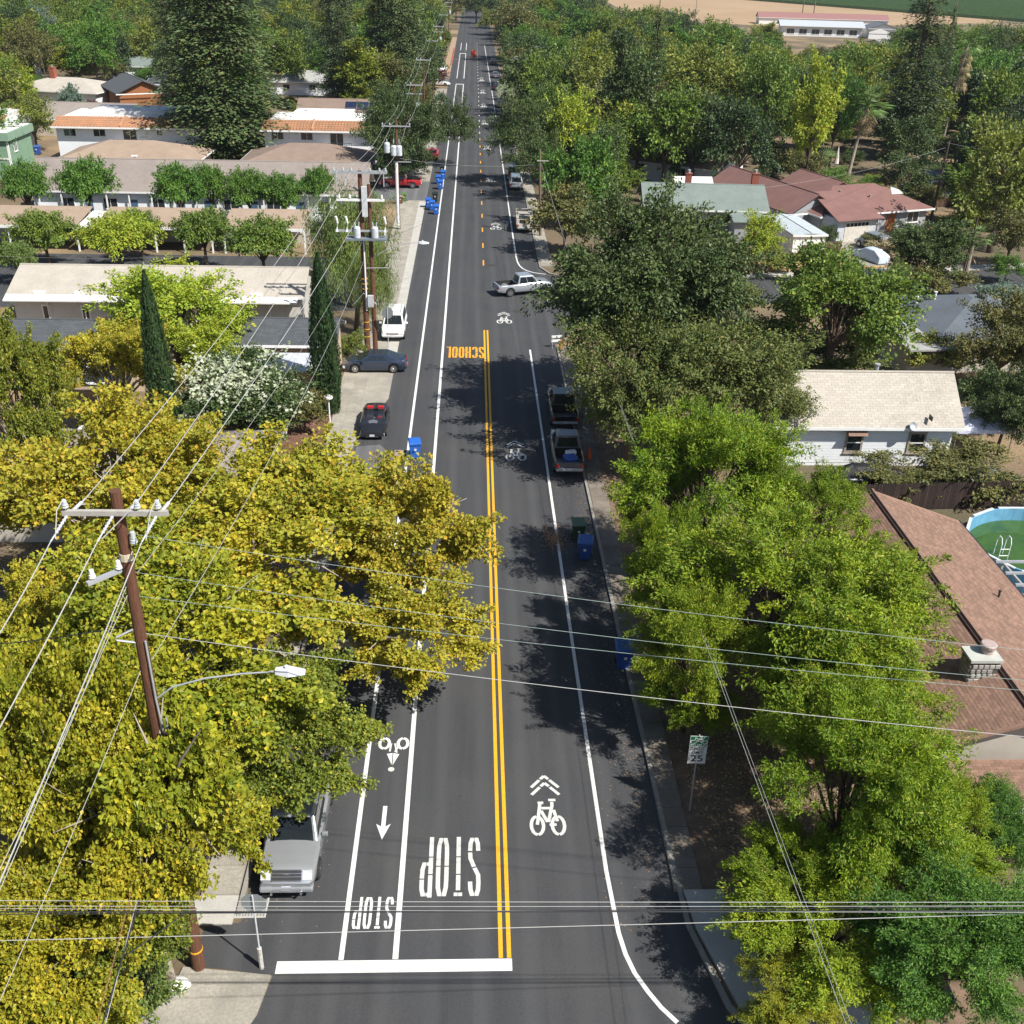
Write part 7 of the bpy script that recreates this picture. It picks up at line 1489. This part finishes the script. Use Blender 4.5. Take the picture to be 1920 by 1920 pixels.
# the smaller ones behind them: one object, crowns set on points by geometry nodes
KC = bpy.data.collections.new('crown_kinds'); kinds = []
for q, (kk, mi) in enumerate([('bushA', 0), ('bushB', 2), ('bushC', 3), ('oakB', 4), ('bushA', 5), ('bushB', 6), ('bushC', 9), ('oakB', 3), ('bushA', 2), ('bushB', 0), ('tall', 10), ('tall', 11)]):
    me = T[kk][0].copy(); me.materials.clear(); me.materials.append(mats_[mi]); o_ = bpy.data.objects.new('crown_kind_%02d' % q, me); KC.objects.link(o_); kinds.append(kk)
rest = cand[125:]
for _ in range(1500):
    yy = 126 + r2.random() ** 1.4 * 260; xx = r2.uniform(-.6, .62) * (yy + 70); r_ = r2.uniform(1.6, 3.2); hh = r_ * r2.uniform(.9, 1.5)
    if clear(xx, yy, hh, r_) and not any(abs(xx - a) < 9 and abs(yy - b_) < 9 for _n, a, b_ in LMK): rest.append((0, xx, yy, r_, hh, 0))
pv = []; sc_ = []; ro_ = []; ix_ = []
for _, xx, yy, r_, hh, mi in rest:
    q = r2.randrange(12); me, tm, R0, H0, c0 = T[kinds[q]]; pv.append((xx, yy, -.4)); sc_.append((r_ / R0, r_ / R0, hh / H0)); ro_.append((0, 0, r2.uniform(0, 6.28))); ix_.append(q)
me = bpy.data.meshes.new('wood'); me.from_pydata(pv, [], [])
for an, A_ in (('sc', sc_), ('ro', ro_)):
    a = me.attributes.new(an, 'FLOAT_VECTOR', 'POINT'); a.data.foreach_set('vector', np.array(A_, np.float32).ravel())
a = me.attributes.new('ix', 'INT', 'POINT'); a.data.foreach_set('value', np.array(ix_, np.int32))
wd = link('wood', me); tag(wd, 'smaller tree crowns of the wood filling in behind the nearer trees', 'wood', kind='stuff')
gt = bpy.data.node_groups.new('crowns_on_points', 'GeometryNodeTree'); gt.interface.new_socket('Geometry', in_out='INPUT', socket_type='NodeSocketGeometry'); gt.interface.new_socket('Geometry', in_out='OUTPUT', socket_type='NodeSocketGeometry')
gi = gt.nodes.new('NodeGroupInput'); go = gt.nodes.new('NodeGroupOutput'); iop = gt.nodes.new('GeometryNodeInstanceOnPoints'); ci = gt.nodes.new('GeometryNodeCollectionInfo'); ci.inputs['Collection'].default_value = KC; ci.inputs['Separate Children'].default_value = True; ci.inputs['Reset Children'].default_value = True
def nattr(nm, ty):
    n_ = gt.nodes.new('GeometryNodeInputNamedAttribute'); n_.data_type = ty; n_.inputs['Name'].default_value = nm; return [o_ for o_ in n_.outputs if o_.enabled and o_.name == 'Attribute'][0]
gt.links.new(gi.outputs[0], iop.inputs['Points']); gt.links.new(ci.outputs[0], iop.inputs['Instance']); iop.inputs['Pick Instance'].default_value = True
gt.links.new(nattr('ix', 'INT'), iop.inputs['Instance Index']); gt.links.new(nattr('ro', 'FLOAT_VECTOR'), iop.inputs['Rotation']); gt.links.new(nattr('sc', 'FLOAT_VECTOR'), iop.inputs['Scale']); gt.links.new(iop.outputs[0], go.inputs[0])
md = wd.modifiers.new('crowns', 'NODES'); md.node_group = gt
print('wood', len(cand))
# beyond that the wood reads as one mass
g = np.random.default_rng(5); cs = []
y = 470.
while y < 1250:
    x = -.62 * (y + 70)
    while x < .64 * (y + 70):
        xx = x + g.uniform(-4, 4); yy = y + g.uniform(-4, 4); x += g.uniform(8, 13); r_ = g.uniform(4.5, 8); hh = r_ * g.uniform(1.5, 2.2)
        if yy < 620 and not clear(xx, yy, hh, r_): continue
        if xx > 60 and yy > 545: continue
        if abs(xx) < 10 and yy < 545: continue
        cs.append((xx, yy, r_, hh, g.uniform()))
    y += 9.5
cs = np.array(cs); n = 90; i = np.repeat(np.arange(len(cs)), n); d = nrm(g.normal(size=(len(i), 3))); d[:, 2] = np.abs(d[:, 2]) * 1.2 - .35
lob = g.normal(size=(len(cs), 1)); rr = cs[i, 2][:, None] * (.75 + .25 * np.sin(d[:, :1] * 6 + lob[i] * 9) * np.cos(d[:, 1:2] * 5)) * g.uniform(.85, 1.1, (len(i), 1))
P = np.stack([cs[i, 0], cs[i, 1], cs[i, 3] * .55], 1) + d * rr * np.stack([np.ones(len(i)), np.ones(len(i)), cs[i, 3] / cs[i, 2] * .5], 1)
V, F, A = leaf_quads(P, d + g.normal(size=P.shape) * .7, np.array([0, 0, .8]) + d * .5 + g.normal(size=P.shape) * .4, g.uniform(.9, 1.8, len(i)), g.uniform(.7, 1.4, len(i)), np.stack([g.uniform(0, 1, len(i)), cs[i, 4], cs[i, 4] * .7 + g.uniform(0, .3, len(i))], 1))
o = link('far_wood', finish('far_wood', V, F, A, foliage('far_wood_leaf', (.19, .25, .045), (.06, .11, .03), (.17, .22, .06), .2, .3, .02))); tag(o, 'far wood beyond the town, reading as one mass of crowns', 'wood', kind='stuff')
print('far mass', len(cs))
# trees lining the far end of the road
for i, (x, y, r_, h_, m_) in enumerate([(11, 205, 4, 7, F_OAK), (12, 265, 5, 9, F_OLV), (12, 300, 5, 10, F_OAK), (13, 340, 6, 12, F_OLV), (12, 385, 5, 10, F_YEF), (13, 430, 6, 12, F_OAK), (9, 470, 6, 12, F_OAK), (1, 500, 7, 13, F_OAK), (-8, 520, 6, 12, F_OLV), (-13, 450, 5, 10, F_MID), (-14, 400, 5, 11, F_MID), (-14, 350, 4, 8, F_MID), (-15, 215, 5, 11, F_OLV), (-14, 190, 4.5, 9, F_OAK), (5, 540, 9, 15, F_OAK), (16, 520, 8, 14, F_DOK)]):
    plant(('bushA', 'bushB', 'bushC')[i % 3], x, y, r_, h_, m_, 'roadside tree number %s along the far road' % ('one two three four five six seven eight nine ten eleven twelve thirteen fourteen fifteen sixteen'.split()[i]) if False else ['oak at the right kerb just beyond the lime green tree', 'olive tree by the slim right-hand poles', 'oak beside the shadowed parked cars', 'big olive tree on the right of the far road', 'yellow-green tree on the right near the road end', 'oak on the right at the road end', 'oak closing the right side of the road end', 'wide oak standing behind the road end', 'olive tree left of the road end', 'green tree at the left verge near the road end', 'green tree left of the double bike lane line, far off', 'small green tree by the red painted kerb, left side', 'olive tree behind the far utility pole, left', 'oak behind the leaning road oak, left', 'largest oak in the gap at the road end', 'very dark tree right behind the road end'][i])
# ---- ground cover
g = np.random.default_rng(77); n = 26000
X = np.concatenate([g.uniform(8.6, 16, n // 2), g.uniform(-30, -9.8, n // 2)]); Y = np.concatenate([g.uniform(26, 82, n // 2), g.uniform(24, 70, n // 2)])
P = np.stack([X, Y, np.full(n, .05)], 1); V, F, A = leaf_quads(P, g.normal(size=(n, 3)) * [1, 1, .2], np.array([0, 0, 1.]) + g.normal(size=(n, 3)) * .4, g.uniform(.08, .2, n), g.uniform(.04, .1, n), g.uniform(0, 1, (n, 3)))
o = link('leaf_litter', finish('leaf_litter', V, F, A, F_DRY)); tag(o, 'dry leaf litter scattered under the roadside trees', 'leaf litter', kind='stuff')

# ---- haze: air of the valley
hz = MB().box(-1900, 1900, -90, 3000, -1.2, 52).build('haze', None); tag(hz, 'thin summer haze over the valley', 'haze', kind='stuff')
hm = bpy.data.materials.new('haze_air'); hm.use_nodes = True; t = hm.node_tree; t.nodes.clear(); o = t.nodes.new('ShaderNodeOutputMaterial'); pv_ = t.nodes.new('ShaderNodeVolumePrincipled')
pv_.inputs['Color'].default_value = (.82, .9, 1, 1); pv_.inputs['Density'].default_value = .0001; pv_.inputs['Anisotropy'].default_value = .3; t.links.new(pv_.outputs[0], o.inputs['Volume'])
hz.data.materials.append(hm)
